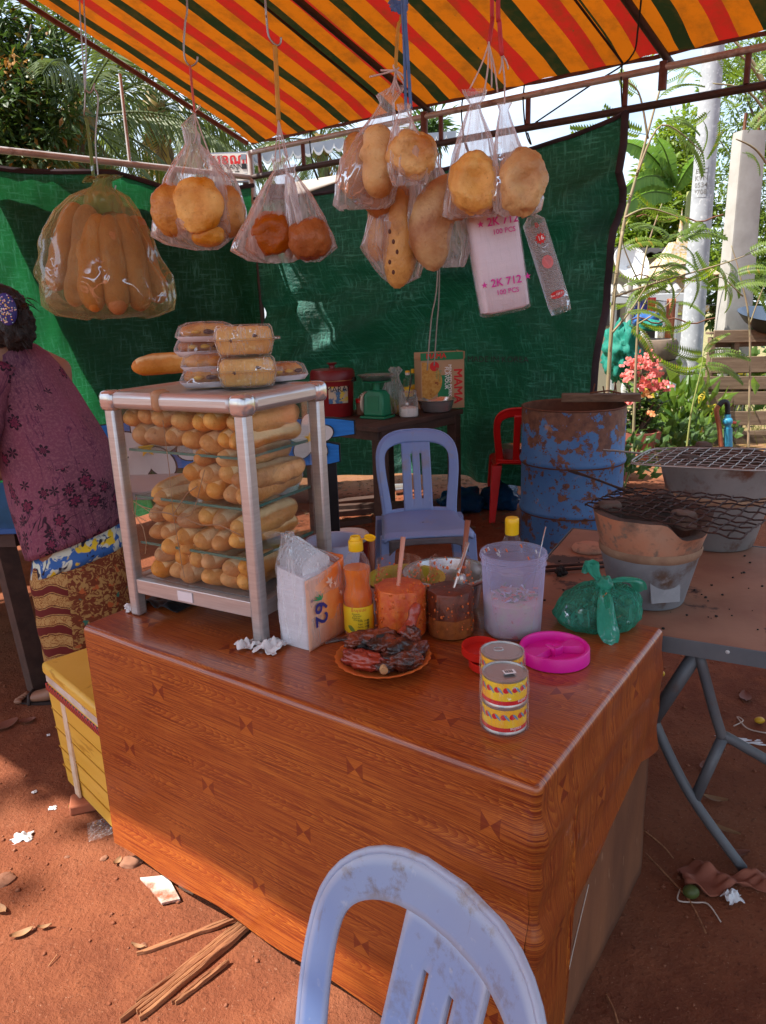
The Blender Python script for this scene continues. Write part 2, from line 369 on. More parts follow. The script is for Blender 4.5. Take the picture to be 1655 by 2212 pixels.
# bow-tie inlays printed on the sheet
r2 = t.math('FLOOR', t.math('DIVIDE', W, .21)); ub = t.math('ADD', U, t.math('MULTIPLY', t.math('FRACT', t.math('MULTIPLY', r2, .5)), .30))
bu = t.math('ABSOLUTE', t.math('SUBTRACT', t.math('MULTIPLY', t.math('FRACT', t.math('DIVIDE', ub, .30)), .30), .15)); bv = t.math('ABSOLUTE', t.math('SUBTRACT', t.math('MULTIPLY', t.math('FRACT', t.math('DIVIDE', W, .21)), .21), .105))
inb = t.math('MULTIPLY', t.math('LESS_THAN', bu, .020), t.math('LESS_THAN', bv, .024)); lr = t.math('GREATER_THAN', bu, bv)
c = t.mix(t.math('MULTIPLY', inb, t.math('MULTIPLY', lr, .7)), c, (.15, .014, .008)); c = t.mix(t.math('MULTIPLY', inb, t.math('MULTIPLY', t.math('SUBTRACT', 1.0, lr), .35)), c, (.55, .15, .02))
b = t.bsdf(c, .30, 0, .5, .35); t.bump(t.math('ADD', t.noise(uv, 7, 4), t.math('MULTIPLY', fib, .02)), b, .25, .012)
m_vinyl = t.end(b.outputs[0])
# -- bread
def bread(name, c1, c2, slash, glossy=.5, sl=True, tr=0):
    t = NT(name); vec = t.coords('Object'); raw = t.coords('Object', jitter=False)
    f = t.noise(vec, 9, 5); c = t.mix(t.ramp(f, .36, .64), c1, c2); c = t.mix(t.math('MULTIPLY', t.ramp(t.noise(vec, 24, 6, .7), .52, .66), .45), c, t.mix(.55, c2, (.20, .06, .012)))
    sxx = t.n('SeparateXYZ'); t.L(raw, sxx.inputs[0])
    if sl:
        w = t.math('ADD', t.math('ABSOLUTE', t.math('SUBTRACT', sxx.outputs[1], .004)), t.math('MULTIPLY', t.math('SUBTRACT', t.noise(vec, 30, 3), .5), .014))
        mk = t.math('MULTIPLY', t.ramp(w, .008, .016, (1, 1, 1, 1), (0, 0, 0, 1)), t.math('MULTIPLY', t.math('GREATER_THAN', sxx.outputs[2], .004), t.math('LESS_THAN', t.math('ABSOLUTE', sxx.outputs[0]), .105)))
        c = t.mix(t.math('MULTIPLY', mk, .85), c, slash)
    c = t.mix(t.math('MULTIPLY', t.ramp(t.noise(vec, 120, 2), .68, .76), .5), c, (.12, .04, .01))
    oi = t.n('ObjectInfo'); h = t.n('HueSaturation'); t.L(t.math('MULTIPLY_ADD', oi.outputs['Random'], .36, .80), h.inputs['Value']); t.L(t.math('MULTIPLY_ADD', oi.outputs['Random'], .2, .9), h.inputs['Saturation']); t.val(h.inputs['Color'], c); c = h.outputs[0]
    b = t.bsdf(c, glossy, 0, .35); b.inputs['Subsurface Weight'].default_value = .0
    t.bump(t.math('ADD', t.noise(vec, 26, 5), t.math('MULTIPLY', t.noise(vec, 150, 3), .5)), b, .8, .006)
    return t.end(b.outputs[0])
m_baguette = bread('baguette_crust', (.72, .37, .118), (.52, .205, .050), (.84, .62, .34))
m_bagdark = bread('baguette_crust_brown', (.46, .20, .065), (.34, .125, .036), (.52, .27, .11), .5)
m_bun = bread('soft_bun', (.78, .50, .19), (.46, .165, .032), (.7, .4, .1), .38, False)
m_donut = bread('fried_bun', (.42, .13, .022), (.30, .075, .012), (.5, .3, .1), .35, False)
m_clam = film('clamshell_plastic', (.985, .98, .97), (.9, .88, .85), haze=.05, gloss=.9, edge=.45, wr=26, rough=.08)
m_cake = mat('sponge_cake', (.74, .42, .13), .7, col2=(.56, .25, .055), scale=9, dirt=(.34, .13, .03), dscale=9, dthr=(.60, .72), fine=(.80, .56, .25), fscale=60, bump=.8, bscale=90, bd=.004)
m_roll = bread('glazed_roll', (.70, .36, .085), (.40, .125, .018), (.7, .4, .1), .28, False)
m_filling = mat('dark_filling', (.10, .03, .015), .5)
m_egg = mat('yellow_filling', (.75, .46, .06), .45, col2=(.6, .3, .03), scale=20)
# -- plastics, metals, others
m_film = film('clear_bag_film', haze=.10, gloss=.65, edge=.30)
m_filmw = film('milky_bag_film', (.96, .95, .955), (.87, .85, .86), haze=.22, gloss=1.0, edge=.42, wr=9)
m_bag_y = film('yellow_green_bag_film', (.90, .88, .70), (.60, .60, .34), haze=.13, gloss=.40, edge=.4, wr=8)
m_bag_yn = film('gathered_bag_neck_film', (.6, .7, .4), (.30, .38, .14), haze=.85, gloss=.35, edge=.25, wr=8)
m_bag_g = film('green_bag_film', (.45, .84, .68), (.10, .52, .38), haze=.30, gloss=.9, edge=.45, wr=16)
m_bag_gk = film('green_bag_knot_film', (.2, .6, .45), (.08, .48, .33), haze=.8, gloss=.45, edge=.2, wr=22)
m_bag_b = film('blue_bag_film', (.05, .2, .4), (.015, .09, .21), haze=.85, gloss=.35, edge=.15, wr=12)
m_shell = film('clear_shell_plastic', (.99, .98, .97), haze=.010, gloss=.34, edge=.20, wr=40, rough=.08)
m_jar = film('jar_plastic', (.99, .95, .93), (.80, .50, .36), haze=.004, gloss=.35, edge=.16, wr=5, rough=.06)
m_bucket = film('lilac_bucket_plastic', (.90, .90, .985), (.74, .75, .93), haze=.18, gloss=.06, edge=.24, wr=3, rough=.2)
m_glass = glass('pane_glass', (.99, .995, .993), .02, .03, .012); m_shelf = glass('shelf_glass', (.93, .98, .96), .08, dirt=.03)
m_shelfedge = mat('shelf_glass_edge', (.06, .16, .13), .2, bump=0)
def alum(name, c, r):
    t = NT(name); vec = t.coords('Object', (3, 3, 60)); f = t.noise(vec, 3, 4)
    b = t.bsdf(t.mix(t.ramp(f, .3, .7), c, (c[0]*.82, c[1]*.80, c[2]*.80)), r, .7, .5); t.bump(f, b, .12, .001)
    return t.end(b.outputs[0])
m_alu = alum('brushed_aluminium', (.60, .58, .57), .38); m_chrome = alum('polished_cap', (.62, .60, .6), .14); m_steel = alum('stainless_steel', (.60, .58, .57), .22)
m_galv = mat('galvanised_pipe', (.52, .52, .52), .45, .2, col2=(.36, .33, .31), dirt=(.13, .055, .035), dscale=5, dthr=(.58, .7), bump=.2)
m_pipedk = mat('dark_pipe', (.045, .038, .037), .6, .2, col2=(.075, .05, .045), scale=10)
m_piperust = mat('rusty_strut', (.16, .075, .06), .7, .1, col2=(.10, .04, .035), scale=20)
m_black = mat('black_plastic', (.012, .012, .013), .5, bump=.1); m_char = mat('charred_black', (.010, .009, .009), .85, col2=(.03, .026, .024), scale=30, bump=.8)
m_rope = mat('dark_rope', (.02, .022, .024), .8)
m_wire = mat('steel_wire', (.40, .37, .35), .4, .8, col2=(.28, .25, .23), bump=.1); m_wiredk = mat('sooty_wire', (.028, .018, .016), .6, .5, col2=(.07, .032, .026), scale=40)
def ribbon(n, c): return mat(n, c, .5, col2=tuple(q*.75 for q in c), scale=20, translu=.25, bump=.2)
m_rib_y, m_rib_r, m_rib_b, m_rib_w, m_rib_p = ribbon('yellow_ribbon', (.80, .42, .05)), ribbon('red_ribbon', (.72, .05, .06)), ribbon('blue_ribbon', (.12, .24, .52)), ribbon('pale_ribbon', (.80, .66, .62)), ribbon('pink_ribbon', (.75, .14, .10))
m_chair = mat('lilac_blue_plastic', (.18, .275, .56), .38, col2=(.23, .32, .56), scale=3, dirt=(.30, .25, .24), dscale=4.5, dthr=(.60, .78), fine=(.42, .42, .52), fthr=(.68, .8), fscale=22, bump=.08, bscale=30, spec=.4)
t = NT('worn_blue_plastic'); vec = t.coords('Object', jitter=False); sx = t.n('SeparateXYZ'); t.L(vec, sx.inputs[0])
c = t.mix(t.ramp(t.noise(vec, 4, 5), .35, .65), (.16, .255, .54), (.21, .31, .55))
topm = t.ramp(t.math('ADD', sx.outputs[2], t.math('MULTIPLY', t.noise(vec, 7, 6), .22)), .62, .98)
c = t.mix(t.math('MULTIPLY', topm, .65), c, (.30, .33, .41)); c = t.mix(t.math('MULTIPLY', t.ramp(t.noise(vec, 13, 8, .75), .54, .64), topm), c, (.17, .13, .105))
mps = t.n('Mapping'); mps.inputs['Scale'].default_value = (60, 4, 9); t.L(vec, mps.inputs[0]); c = t.mix(t.math('MULTIPLY', t.ramp(t.noise(mps.outputs[0], 2, 3), .66, .74), .5), c, (.20, .18, .22))
geo = t.n('NewGeometry'); c = t.mix(t.math('MULTIPLY', t.ramp(geo.outputs['Pointiness'], .52, .58), .5), c, (.55, .52, .55))
c = t.mix(t.math('MULTIPLY', t.ramp(t.noise(vec, 55, 3), .66, .74), .35), c, (.50, .50, .54)); b = t.bsdf(c, .38, 0, .45); t.bump(t.noise(vec, 40, 4), b, .12, .002); m_chairw = t.end(b.outputs[0])
m_grime = mat('grimy_apron_plastic', (.16, .15, .17), .7, col2=(.10, .085, .085), scale=9)
m_red = mat('red_plastic', (.62, .012, .012), .35, col2=(.5, .01, .01)); m_redcool = mat('red_cooler_plastic', (.26, .014, .016), .42, col2=(.20, .010, .013), dirt=(.3, .05, .04), dthr=(.62, .7))
m_redlid = mat('dark_red_plastic', (.15, .012, .016), .38)
m_pink = mat('magenta_plastic', (.80, .012, .36), .36, col2=(.74, .010, .33), translu=.12, bump=.05); m_lidred = mat('red_translucent_lid', (.72, .03, .018), .3, translu=.35, bump=.05)
m_white = mat('white_plastic', (.74, .72, .70), .5, col2=(.66, .63, .6)); m_foam = mat('pale_foam_tray', (.74, .66, .68), .6, bump=.1); m_paper = mat('white_paper', (.80, .80, .82), .8, bump=.3, translu=.15)
m_tissue = mat('crumpled_tissue', (.82, .80, .80), .85, bump=.8, bscale=60, bd=.006, translu=.2)
m_yel = mat('yellow_cap_plastic', (.85, .50, .012), .35, bump=.05); m_yellid = mat('yellow_green_plastic', (.62, .55, .05), .3, translu=.3)
m_orange = mat('orange_plate_plastic', (.72, .20, .05), .4, col2=(.64, .16, .035)); m_lav = mat('lavender_plastic', (.50, .50, .66), .4)
m_sauce = mat('orange_sauce', (.78, .20, .015), .3, col2=(.66, .12, .01), scale=14, bump=.1); m_saucedk = mat('brown_sauce', (.16, .035, .012), .3, col2=(.24, .06, .012))
m_chili = mat('chili_paste', (.60, .065, .008), .3, col2=(.72, .17, .02), scale=60, fine=(.75, .40, .10), fscale=190, fthr=(.68, .74), bump=.7, bscale=160)
m_chilidk = mat('dark_chili_paste', (.065, .012, .006), .3, col2=(.17, .030, .008), scale=40, fine=(.55, .25, .05), fscale=210, fthr=(.72, .78), bump=.6)
m_chilisoup = mat('chili_sediment', (.34, .10, .02), .4, col2=(.20, .05, .012), scale=50, bump=.5); m_smear = mat('chili_flake', (.60, .12, .02), .4)
m_pickle = mat('pickled_vegetables', (.74, .42, .32), .4, col2=(.62, .60, .30), scale=32, dirt=(.75, .20, .08), dscale=38, dthr=(.60, .64), fine=(.30, .28, .08), fscale=50, fthr=(.66, .7), bump=.8, bscale=60)
m_liquid = mat('clear_brine', (.5, .5, .5), .1)
m_meat = mat('charred_meat', (.20, .040, .018), .30, col2=(.028, .012, .010), scale=17, thr=(.42, .60), dirt=(.42, .085, .03), dscale=13, dthr=(.60, .70), fine=(.5, .2, .07), fscale=60, fthr=(.72, .8), bump=.9, bscale=45, bd=.008, spec=.6)
m_meatred = mat('glazed_red_meat', (.36, .045, .022), .3, col2=(.20, .025, .016), scale=16, dirt=(.03, .012, .01), dscale=12, dthr=(.55, .66), bump=.8, bscale=40, bd=.006, spec=.6)
m_bone = mat('bone_end', (.5, .30, .14), .5)
m_canmetal = mat('tin_lid', (.52, .51, .50), .3, .85, bump=.1); m_canyel = mat('yellow_can_label', (.85, .58, .02), .4, col2=(.88, .40, .02), scale=25, bump=0); m_canred = mat('red_can_print', (.62, .012, .02), .4, bump=0); m_canblue = mat('blue_fish_print', (.16, .28, .40), .4, bump=0); m_printw = mat('white_print', (.85, .85, .84), .5, bump=0)
m_printbk = mat('black_print', (.012, .012, .015), .6, bump=0); m_printmag = mat('magenta_print', (.62, .03, .30), .6, bump=0); m_printred = mat('red_print', (.62, .02, .02), .6, bump=0); m_printnavy = mat('navy_print', (.025, .03, .20), .5, bump=0); m_printgreen = mat('green_print', (.02, .30, .12), .5, bump=0); m_printorange = mat('orange_print', (.80, .16, .02), .5, bump=0); m_printblue = mat('blue_print', (.04, .10, .40), .5, bump=0)
t = NT('orange_napkin_wrap'); vec = t.coords('Object', jitter=False); f = t.noise(vec, 9, 4); c = t.mix(t.ramp(f, .35, .7), (.84, .16, .02), (.86, .36, .12)); sx = t.n('SeparateXYZ'); t.L(vec, sx.inputs[0])
c = t.mix(t.math('MULTIPLY', t.ramp(t.math('ADD', sx.outputs[0], t.math('MULTIPLY', f, .05)), .05, .1, (1, 1, 1, 1), (0, 0, 0, 1)), .65), c, (.82, .60, .46))
b = t.bsdf(c, .28, 0, .5); t.bump(t.noise(vec, 22, 5), b, .6, .006); m_napwrap = t.end(b.outputs[0])
m_napkin = mat('stacked_napkins', (.80, .78, .82), .85, stretch=(1, 1, 40), col2=(.70, .68, .72), scale=5, bump=.6, bscale=10, translu=.1)
t = NT('rusty_blue_paint'); vec = t.coords('Object', jitter=False); sx = t.n('SeparateXYZ'); t.L(vec, sx.inputs[0])
c = t.mix(t.ramp(t.noise(vec, 4, 4), .3, .7), (.045, .14, .34), (.075, .19, .39))
wear = t.math('ADD', t.noise(vec, 12, 8, .70), t.math('MULTIPLY', t.ramp(sx.outputs[2], .66, .90), .17)); wear = t.math('ADD', wear, t.math('MULTIPLY', t.ramp(sx.outputs[2], .0, .16, (1, 1, 1, 1), (0, 0, 0, 1)), .06))
mk = t.ramp(wear, .545, .575); fl = t.ramp(t.noise(vec, 34, 4, .7), .60, .64); c = t.mix(t.math('MULTIPLY', fl, .9), c, (.085, .035, .024))
c = t.mix(mk, c, t.mix(t.ramp(t.noise(vec, 22, 5), .35, .65), (.10, .038, .024), (.20, .085, .045))); c = t.mix(t.math('MULTIPLY', t.ramp(t.noise(vec, 3.5, 5), .66, .70), .7), c, (.42, .22, .11))
b = t.bsdf(c, .6, .05, .4); t.bump(t.math('ADD', t.math('MULTIPLY', mk, -.6), t.noise(vec, 50, 4)), b, .5, .004); m_drum = t.end(b.outputs[0])
m_rust = mat('brown_rust', (.105, .04, .024), .9, .1, col2=(.17, .07, .038), scale=14, bump=.6, bscale=60)
m_clay = mat('fired_clay', (.50, .185, .095), .85, col2=(.42, .24, .16), scale=5, dirt=(.12, .075, .055), dscale=7, dthr=(.50, .66), fine=(.22, .14, .10), fscale=35, fthr=(.58, .7), bump=.6, bscale=50)
m_claydk = mat('sooty_clay', (.13, .085, .065), .95, col2=(.045, .036, .032), scale=7, bump=.7, bscale=40, bd=.006); m_ash = mat('ash', (.36, .34, .33), .95, col2=(.14, .13, .12), scale=24, bump=.8)
m_zinc = mat('galvanised_sheet', (.28, .285, .30), .6, .2, col2=(.19, .195, .21), scale=9, dirt=(.13, .075, .05), dscale=9, dthr=(.54, .66), fine=(.30, .30, .31), fscale=30, fthr=(.6, .75), bump=.25)
m_zinc2 = mat('rusted_sheet', (.27, .25, .24), .6, .2, col2=(.19, .18, .175), dirt=(.13, .052, .03), dscale=4, dthr=(.52, .60), bump=.3)
m_cement = mat('pale_cement', (.34, .21, .13), .9, col2=(.24, .13, .08), scale=16, bump=.6)
m_plank = mat('weathered_wood', (.20, .12, .075), .85, col2=(.12, .07, .045), scale=5, stretch=(1, 9, 9), bump=.5, bscale=22, bd=.004)
m_pallet = mat('sunbleached_wood', (.21, .145, .095), .85, col2=(.13, .085, .055), scale=4, stretch=(1, 10, 10), dirt=(.11, .07, .05), dscale=3, dthr=(.6, .75), bump=.5, bscale=22)
m_tabletop = mat('greasy_brown_board', (.30, .155, .095), .7, col2=(.22, .10, .06), scale=5, dirt=(.055, .028, .022), dscale=6, dthr=(.60, .645), fine=(.27, .15, .09), fscale=40, fthr=(.66, .74), bump=.3, bscale=60)
m_steelpaint = mat('grey_steel_pipe', (.115, .125, .14), .55, .3, col2=(.15, .155, .165), scale=8, dirt=(.15, .085, .06), dscale=7, dthr=(.66, .74), bump=.1)
m_fibre = mat('brown_fibreboard', (.24, .088, .036), .85, col2=(.12, .044, .020), scale=5, stretch=(1, 1, .3), fine=(.30, .15, .08), fscale=42, fthr=(.66, .74), bump=.3)
m_darkwood = mat('dark_table_wood', (.055, .030, .024), .75, col2=(.085, .045, .034), scale=4, stretch=(1, 6, 6), bump=.4, bscale=30)
m_bluewood = mat('blue_painted_wood', (.010, .16, .55), .5, col2=(.02, .22, .68), scale=10, stretch=(1, 1, 8), fine=(.05, .35, .75), fscale=50, fthr=(.66, .75), bump=.3)
m_bluecloth = mat('blue_table_paint', (.018, .085, .27), .55, col2=(.024, .10, .31)); m_petal = mat('white_petal_paint', (.72, .70, .68), .5, col2=(.6, .58, .57)); m_outline = mat('black_outline_paint', (.010, .009, .012), .5)
m_yfoam = mat('yellow_taped_foam', (.66, .37, .045), .42, col2=(.72, .44, .07), scale=3, stretch=(1, 1, 6), dirt=(.50, .25, .025), dscale=5, dthr=(.58, .62), bump=.15)
m_wfoam = mat('dirty_white_foam', (.62, .52, .45), .8, col2=(.48, .36, .29), scale=14, dirt=(.16, .09, .06), dscale=8, dthr=(.63, .72)); m_cleartape = mat('whitish_tape', (.72, .60, .46), .35, col2=(.6, .45, .3), scale=30)
t = NT('red_black_tape'); vec = t.coords('Object', jitter=False, rot=(0, .8, .0)); wv = t.n('TexWave'); wv.inputs['Scale'].default_value = 22; wv.inputs['Distortion'].default_value = 2; t.L(vec, wv.inputs[0]); b = t.bsdf(t.mix(t.ramp(wv.outputs[0], .45, .6), (.45, .02, .025), (.05, .01, .012)), .4); m_redtape = t.end(b.outputs[0])
m_greenscale = mat('green_enamel', (.012, .20, .095), .4, col2=(.01, .16, .075), bump=.1); m_dial = mat('aged_dial', (.52, .44, .36), .5)
m_carton = mat('carton_board', (.52, .34, .20), .8, col2=(.46, .29, .165), scale=4, bump=.1); m_cgreen = mat('carton_green_print', (.02, .22, .09), .7, bump=0); m_noodle = mat('noodle_print', (.50, .22, .03), .6, col2=(.62, .36, .08), scale=50, dirt=(.30, .08, .015), dscale=20, dthr=(.58, .64), bump=0)
m_sugar = mat('white_sugar', (.82, .78, .74), .8, bump=.4); m_fruit_g = mat('green_fruit', (.16, .22, .03), .4); m_fruit_y = mat('yellow_fruit', (.62, .36, .02), .4)
m_label = mat('yellow_bottle_label', (.82, .55, .02), .45, bump=0); m_kp = mat('yellow_label', (.80, .58, .02), .45, bump=0)
m_concrete = mat('painted_grey_pole', (.37, .39, .42), .75, col2=(.29, .305, .33), scale=5, fine=(.58, .59, .60), fscale=22, fthr=(.55, .75), bump=.2, bscale=30); m_concrete2 = mat('pale_concrete', (.37, .355, .33), .9, col2=(.30, .285, .26), scale=5, fine=(.34, .30, .26), fscale=28, fthr=(.66, .78), bump=.35, bscale=30)
m_tin = mat('blue_grey_tin', (.22, .26, .32), .5, .3, col2=(.28, .31, .36)); m_fascia = mat('white_fascia', (.50, .52, .54), .5); m_dkroof = mat('dark_roof_underside', (.035, .032, .035), .9); m_beige = mat('beige_sheet', (.52, .46, .40), .7, translu=.3)
m_sign = mat('sign_board', (.74, .70, .62), .6, bump=.05)
m_pot = mat('terracotta_pot', (.27, .085, .055), .8, col2=(.21, .065, .045), scale=8, dirt=(.34, .20, .15), dthr=(.62, .72)); m_dish = mat('dish_white', (.74, .74, .72), .5); m_tyre = mat('dusty_tyre', (.20, .145, .105), .9, col2=(.13, .095, .072), scale=7, bump=.6, bscale=30); m_net = mat('green_shade_net', (.012, .20, .15), .7, col2=(.02, .27, .20), scale=30, translu=.3, bump=.6)
m_wok = mat('wok_metal', (.014, .014, .016), .5, .0, col2=(.03, .028, .028)); m_wokin = mat('wok_inside', (.075, .10, .14), .3, .3); m_ybrown = mat('ochre_ornament', (.40, .25, .05), .6, col2=(.45, .42, .38), scale=30); m_hwall = mat('cream_wall', (.30, .27, .21), .85)
m_pvc = mat('blue_pvc', (.03, .24, .40), .4, col2=(.05, .3, .46)); m_orangepipe = mat('orange_brown_pipe', (.34, .10, .04), .6, col2=(.24, .07, .03))
m_bark = mat('grey_brown_bark', (.16, .115, .085), .95, col2=(.09, .065, .05), scale=9, bump=.8, bscale=25, bd=.012); m_stem = mat('young_stem', (.30, .20, .13), .7, col2=(.22, .20, .10), scale=8); m_greenstem = mat('green_stem', (.22, .24, .07), .6); m_thorn = mat('thorny_stem', (.10, .065, .045), .9, bump=1.0, bscale=60, bd=.01)
m_lf_dark = leafmat('dark_leaf', (.020, .045, .012), (.045, .085, .02), .30, dead=(.20, .09, .02)); m_lf_palm = leafmat('palm_leaf', (.035, .06, .018), (.085, .12, .03), .35, .4); m_lf_palmdry = leafmat('dry_palm_leaf', (.16, .12, .035), (.24, .17, .05), .4)
m_lf_acacia = leafmat('feathery_leaf', (.07, .13, .022), (.13, .20, .035), .45); m_lf_bright = leafmat('bright_leaf', (.085, .16, .02), (.16, .24, .03), .5, dead=(.32, .24, .03)); m_lf_mid = leafmat('mid_green_leaf', (.035, .085, .02), (.07, .13, .03), .35); m_lf_banana = leafmat('banana_leaf', (.06, .15, .03), (.10, .20, .05), .5, .35)
m_lf_croton = leafmat('glossy_shrub_leaf', (.05, .12, .02), (.12, .20, .03), .4, .3, dead=(.55, .38, .02)); m_flower = leafmat('pink_flower', (.60, .10, .13), (.70, .22, .22), .25, .6); m_flower2 = leafmat('yellow_pink_flower', (.66, .40, .16), (.7, .3, .16), .35, .6); m_grass = leafmat('dry_grass', (.22, .17, .06), (.12, .15, .03), .3)
m_dryleaf = mat('dry_leaf', (.34, .18, .085), .7, col2=(.24, .12, .055), scale=12, bump=.3); m_dryred = mat('brown_dry_leaf', (.20, .07, .045), .7, col2=(.15, .05, .03), scale=12); m_stick = mat('split_wood', (.42, .19, .085), .85, col2=(.24, .09, .04), scale=4, stretch=(1, 14, 14), bump=.8, bscale=12, bd=.006); m_tile = mat('broken_white_tile', (.66, .58, .52), .35, dirt=(.30, .11, .06), dscale=9, dthr=(.45, .60)); m_stone = mat('brown_stone', (.27, .12, .07), .9, col2=(.20, .085, .05)); m_brick = mat('red_brick', (.38, .12, .06), .9); m_legwood = mat('pale_leg_wood', (.45, .32, .20), .8, col2=(.36, .24, .14), scale=5, stretch=(6, 6, 1)); m_browncloth = mat('brown_rag', (.32, .105, .06), .85, col2=(.25, .08, .05), bump=.5); m_mango = mat('fallen_fruit', (.07, .09, .02), .5)
m_skin = mat('skin', (.30, .15, .09), .5, col2=(.25, .115, .07), scale=10, bump=.15, bscale=200); m_hair = mat('black_hair', (.006, .005, .006), .4, stretch=(30, 30, 4), col2=(.018, .014, .014), scale=6, bump=.9, bscale=14, bd=.008); m_sandal = mat('sandal_rubber', (.035, .02, .018), .7)
m_sequin = mat('sequin', (.7, .5, .5), .2, .6, rnd=.6)
# printed blouse cloth: object coordinates
t = NT('purple_print_cloth'); uvn = t.n('UVMap'); uvn.uv_map = 'UVMap'; uv = uvn.outputs[0]
f1 = t.noise(uv, 2.2, 4); c = t.mix(t.ramp(f1, .38, .62), (.185, .052, .092), (.115, .045, .07))
thr = t.math('MAXIMUM', t.noise(uv, 120, 2), t.noise(uv, 75, 2)); c = t.mix(t.math('MULTIPLY', t.ramp(thr, .52, .70), .6), c, (.28, .12, .15))
mp = t.n('Mapping'); mp.inputs['Scale'].default_value = (11, 2.0, 1); mp.inputs['Rotation'].default_value = (0, 0, .25); t.L(uv, mp.inputs[0])
vn = t.math('ABSOLUTE', t.math('SUBTRACT', t.noise(mp.outputs[0], 1.1, 4, .6, 1.2), .5)); c = t.mix(t.math('MULTIPLY', t.ramp(vn, .006, .014, (1, 1, 1, 1), (0, 0, 0, 1)), .8), c, (.07, .014, .05))
sx = t.n('SeparateXYZ'); t.L(uv, sx.inputs[0])
low = t.ramp(sx.outputs[1], .58, .70)
vo = t.n('TexVoronoi', feature='F1'); vo.inputs['Scale'].default_value = 17.0; vo.inputs['Randomness'].default_value = .8; t.L(uv, vo.inputs['Vector'])
pc = t.n('VectorMath', operation='SUBTRACT'); t.L(uv, pc.inputs[0]); t.L(vo.outputs['Position'], pc.inputs[1]); sp = t.n('SeparateXYZ'); t.L(pc.outputs[0], sp.inputs[0])
ang = t.math('ARCTAN2', sp.outputs[1], sp.outputs[0]); pet = t.math('MULTIPLY_ADD', t.math('ABSOLUTE', t.math('SINE', t.math('MULTIPLY', ang, 3.0))), .011, .014)
rr = t.math('DIVIDE', vo.outputs['Distance'], 17.0); rel = t.math('MULTIPLY', t.math('DIVIDE', rr, pet), .5)
vs_ = t.n('SeparateXYZ'); t.L(vo.outputs['Color'], vs_.inputs[0]); keep = t.math('MAXIMUM', t.math('GREATER_THAN', vs_.outputs[0], .72), t.math('MULTIPLY', t.math('GREATER_THAN', sx.outputs[1], .52), t.math('GREATER_THAN', vs_.outputs[0], .22)))
c = t.mix(t.math('MULTIPLY', t.ramp(rel, .575, .60, (1, 1, 1, 1), (0, 0, 0, 1)), keep), c, (.018, .006, .016))
c = t.mix(t.math('MULTIPLY', keep, t.ramp(rel, .40, .43, (1, 1, 1, 1), (0, 0, 0, 1))), c, (.15, .02, .055)); c = t.mix(t.math('MULTIPLY', keep, t.ramp(rel, .12, .25, (1, 1, 1, 1), (0, 0, 0, 1))), c, (.05, .008, .03))
lf = t.math('ABSOLUTE', t.math('SUBTRACT', t.noise(uv, 6.5, 3, .5, 2.2), .5)); c = t.mix(t.math('MULTIPLY', t.ramp(lf, .007, .015, (1, 1, 1, 1), (0, 0, 0, 1)), low), c, (.02, .007, .018))
b = t.bsdf(c, .7, 0, .25); t.bump(thr, b, .3, .003); m_blouse = t.end(b.outputs[0])
t = NT('batik_cloth'); uvn = t.n('UVMap'); uvn.uv_map = 'UVMap'; uv = uvn.outputs[0]; sx = t.n('SeparateXYZ'); t.L(uv, sx.inputs[0])
wb = t.noise(uv, 4, 4); band = t.math('ADD', t.math('MULTIPLY', sx.outputs[1], 9.5), t.math('ADD', t.math('MULTIPLY', wb, 1.1), t.math('MULTIPLY', t.math('SINE', t.math('MULTIPLY', sx.outputs[0], 26)), .13)))
fb = t.math('FRACT', band); edge = t.math('ABSOLUTE', t.math('SUBTRACT', fb, .5))
c = t.mix(t.ramp(edge, .17, .19), (.115, .014, .012), (.40, .24, .085)); c = t.mix(t.ramp(t.math('ABSOLUTE', t.math('SUBTRACT', edge, .24)), .015, .03, (1, 1, 1, 1), (0, 0, 0, 1)), c, (.06, .018, .01))
sp = t.noise(uv, 42, 4, .6, 1.5); c = t.mix(t.math('MULTIPLY', t.ramp(t.math('ABSOLUTE', t.math('SUBTRACT', sp, .5)), .02, .04, (1, 1, 1, 1), (0, 0, 0, 1)), t.math('GREATER_THAN', edge, .2)), c, (.20, .06, .015))
pl = t.math('GREATER_THAN', sx.outputs[0], .60); fl = t.noise(uv, 38, 4, .6, 1.4)
pc_ = t.mix(t.ramp(fl, .44, .50), (.36, .21, .07), (.15, .035, .014)); pc_ = t.mix(t.ramp(t.noise(uv, 22, 2), .64, .68), pc_, (.40, .10, .03)); pc_ = t.mix(t.ramp(t.noise(uv, 18, 2), .68, .71), pc_, (.04, .14, .10))
c = t.mix(pl, c, pc_); b = t.bsdf(c, .75, 0, .2); m_batik = t.end(b.outputs[0])
t = NT('blue_floral_cloth'); uvn = t.n('UVMap'); uvn.uv_map = 'UVMap'; uv = uvn.outputs[0]; f = t.noise(uv, 16, 3, .5, 1.2)
c = t.mix(t.ramp(f, .50, .54), (.035, .12, .36), (.55, .60, .50)); c = t.mix(t.ramp(t.noise(uv, 13, 2), .60, .63), c, (.70, .50, .03)); c = t.mix(t.ramp(t.noise(uv, 19, 2, .5, 1), .62, .66), c, (.02, .02, .04)); c = t.mix(t.ramp(t.noise(uv, 9, 2), .66, .69), c, (.5, .05, .04))
b = t.bsdf(c, .7, 0, .2); m_floral = t.end(b.outputs[0])
prepare_text(['2K 712', '100 PCS', '\u2605', '62', 'MAMA', 'MINCED PORK', 'FLAVOUR', 'OK VANNE', '\u179f\u17bb\u1781\u178e\u17b6', '\u1785\u17b6\u1780\u17cb', 'csu\u012bns', 'Knccee', 'MARAY', '16', 'Box 100 Pcs', '\u1791\u17b9\u1780\u1798\u17d2\u1791\u17c1\u179f', 'Chilli  35%', 'Sugar  25%', 'Garlic  20%', 'Water  20%', '\u00ae', 'EDC', 'KVN', '0534', '*708', 'B', 'MADE IN KOREA'])
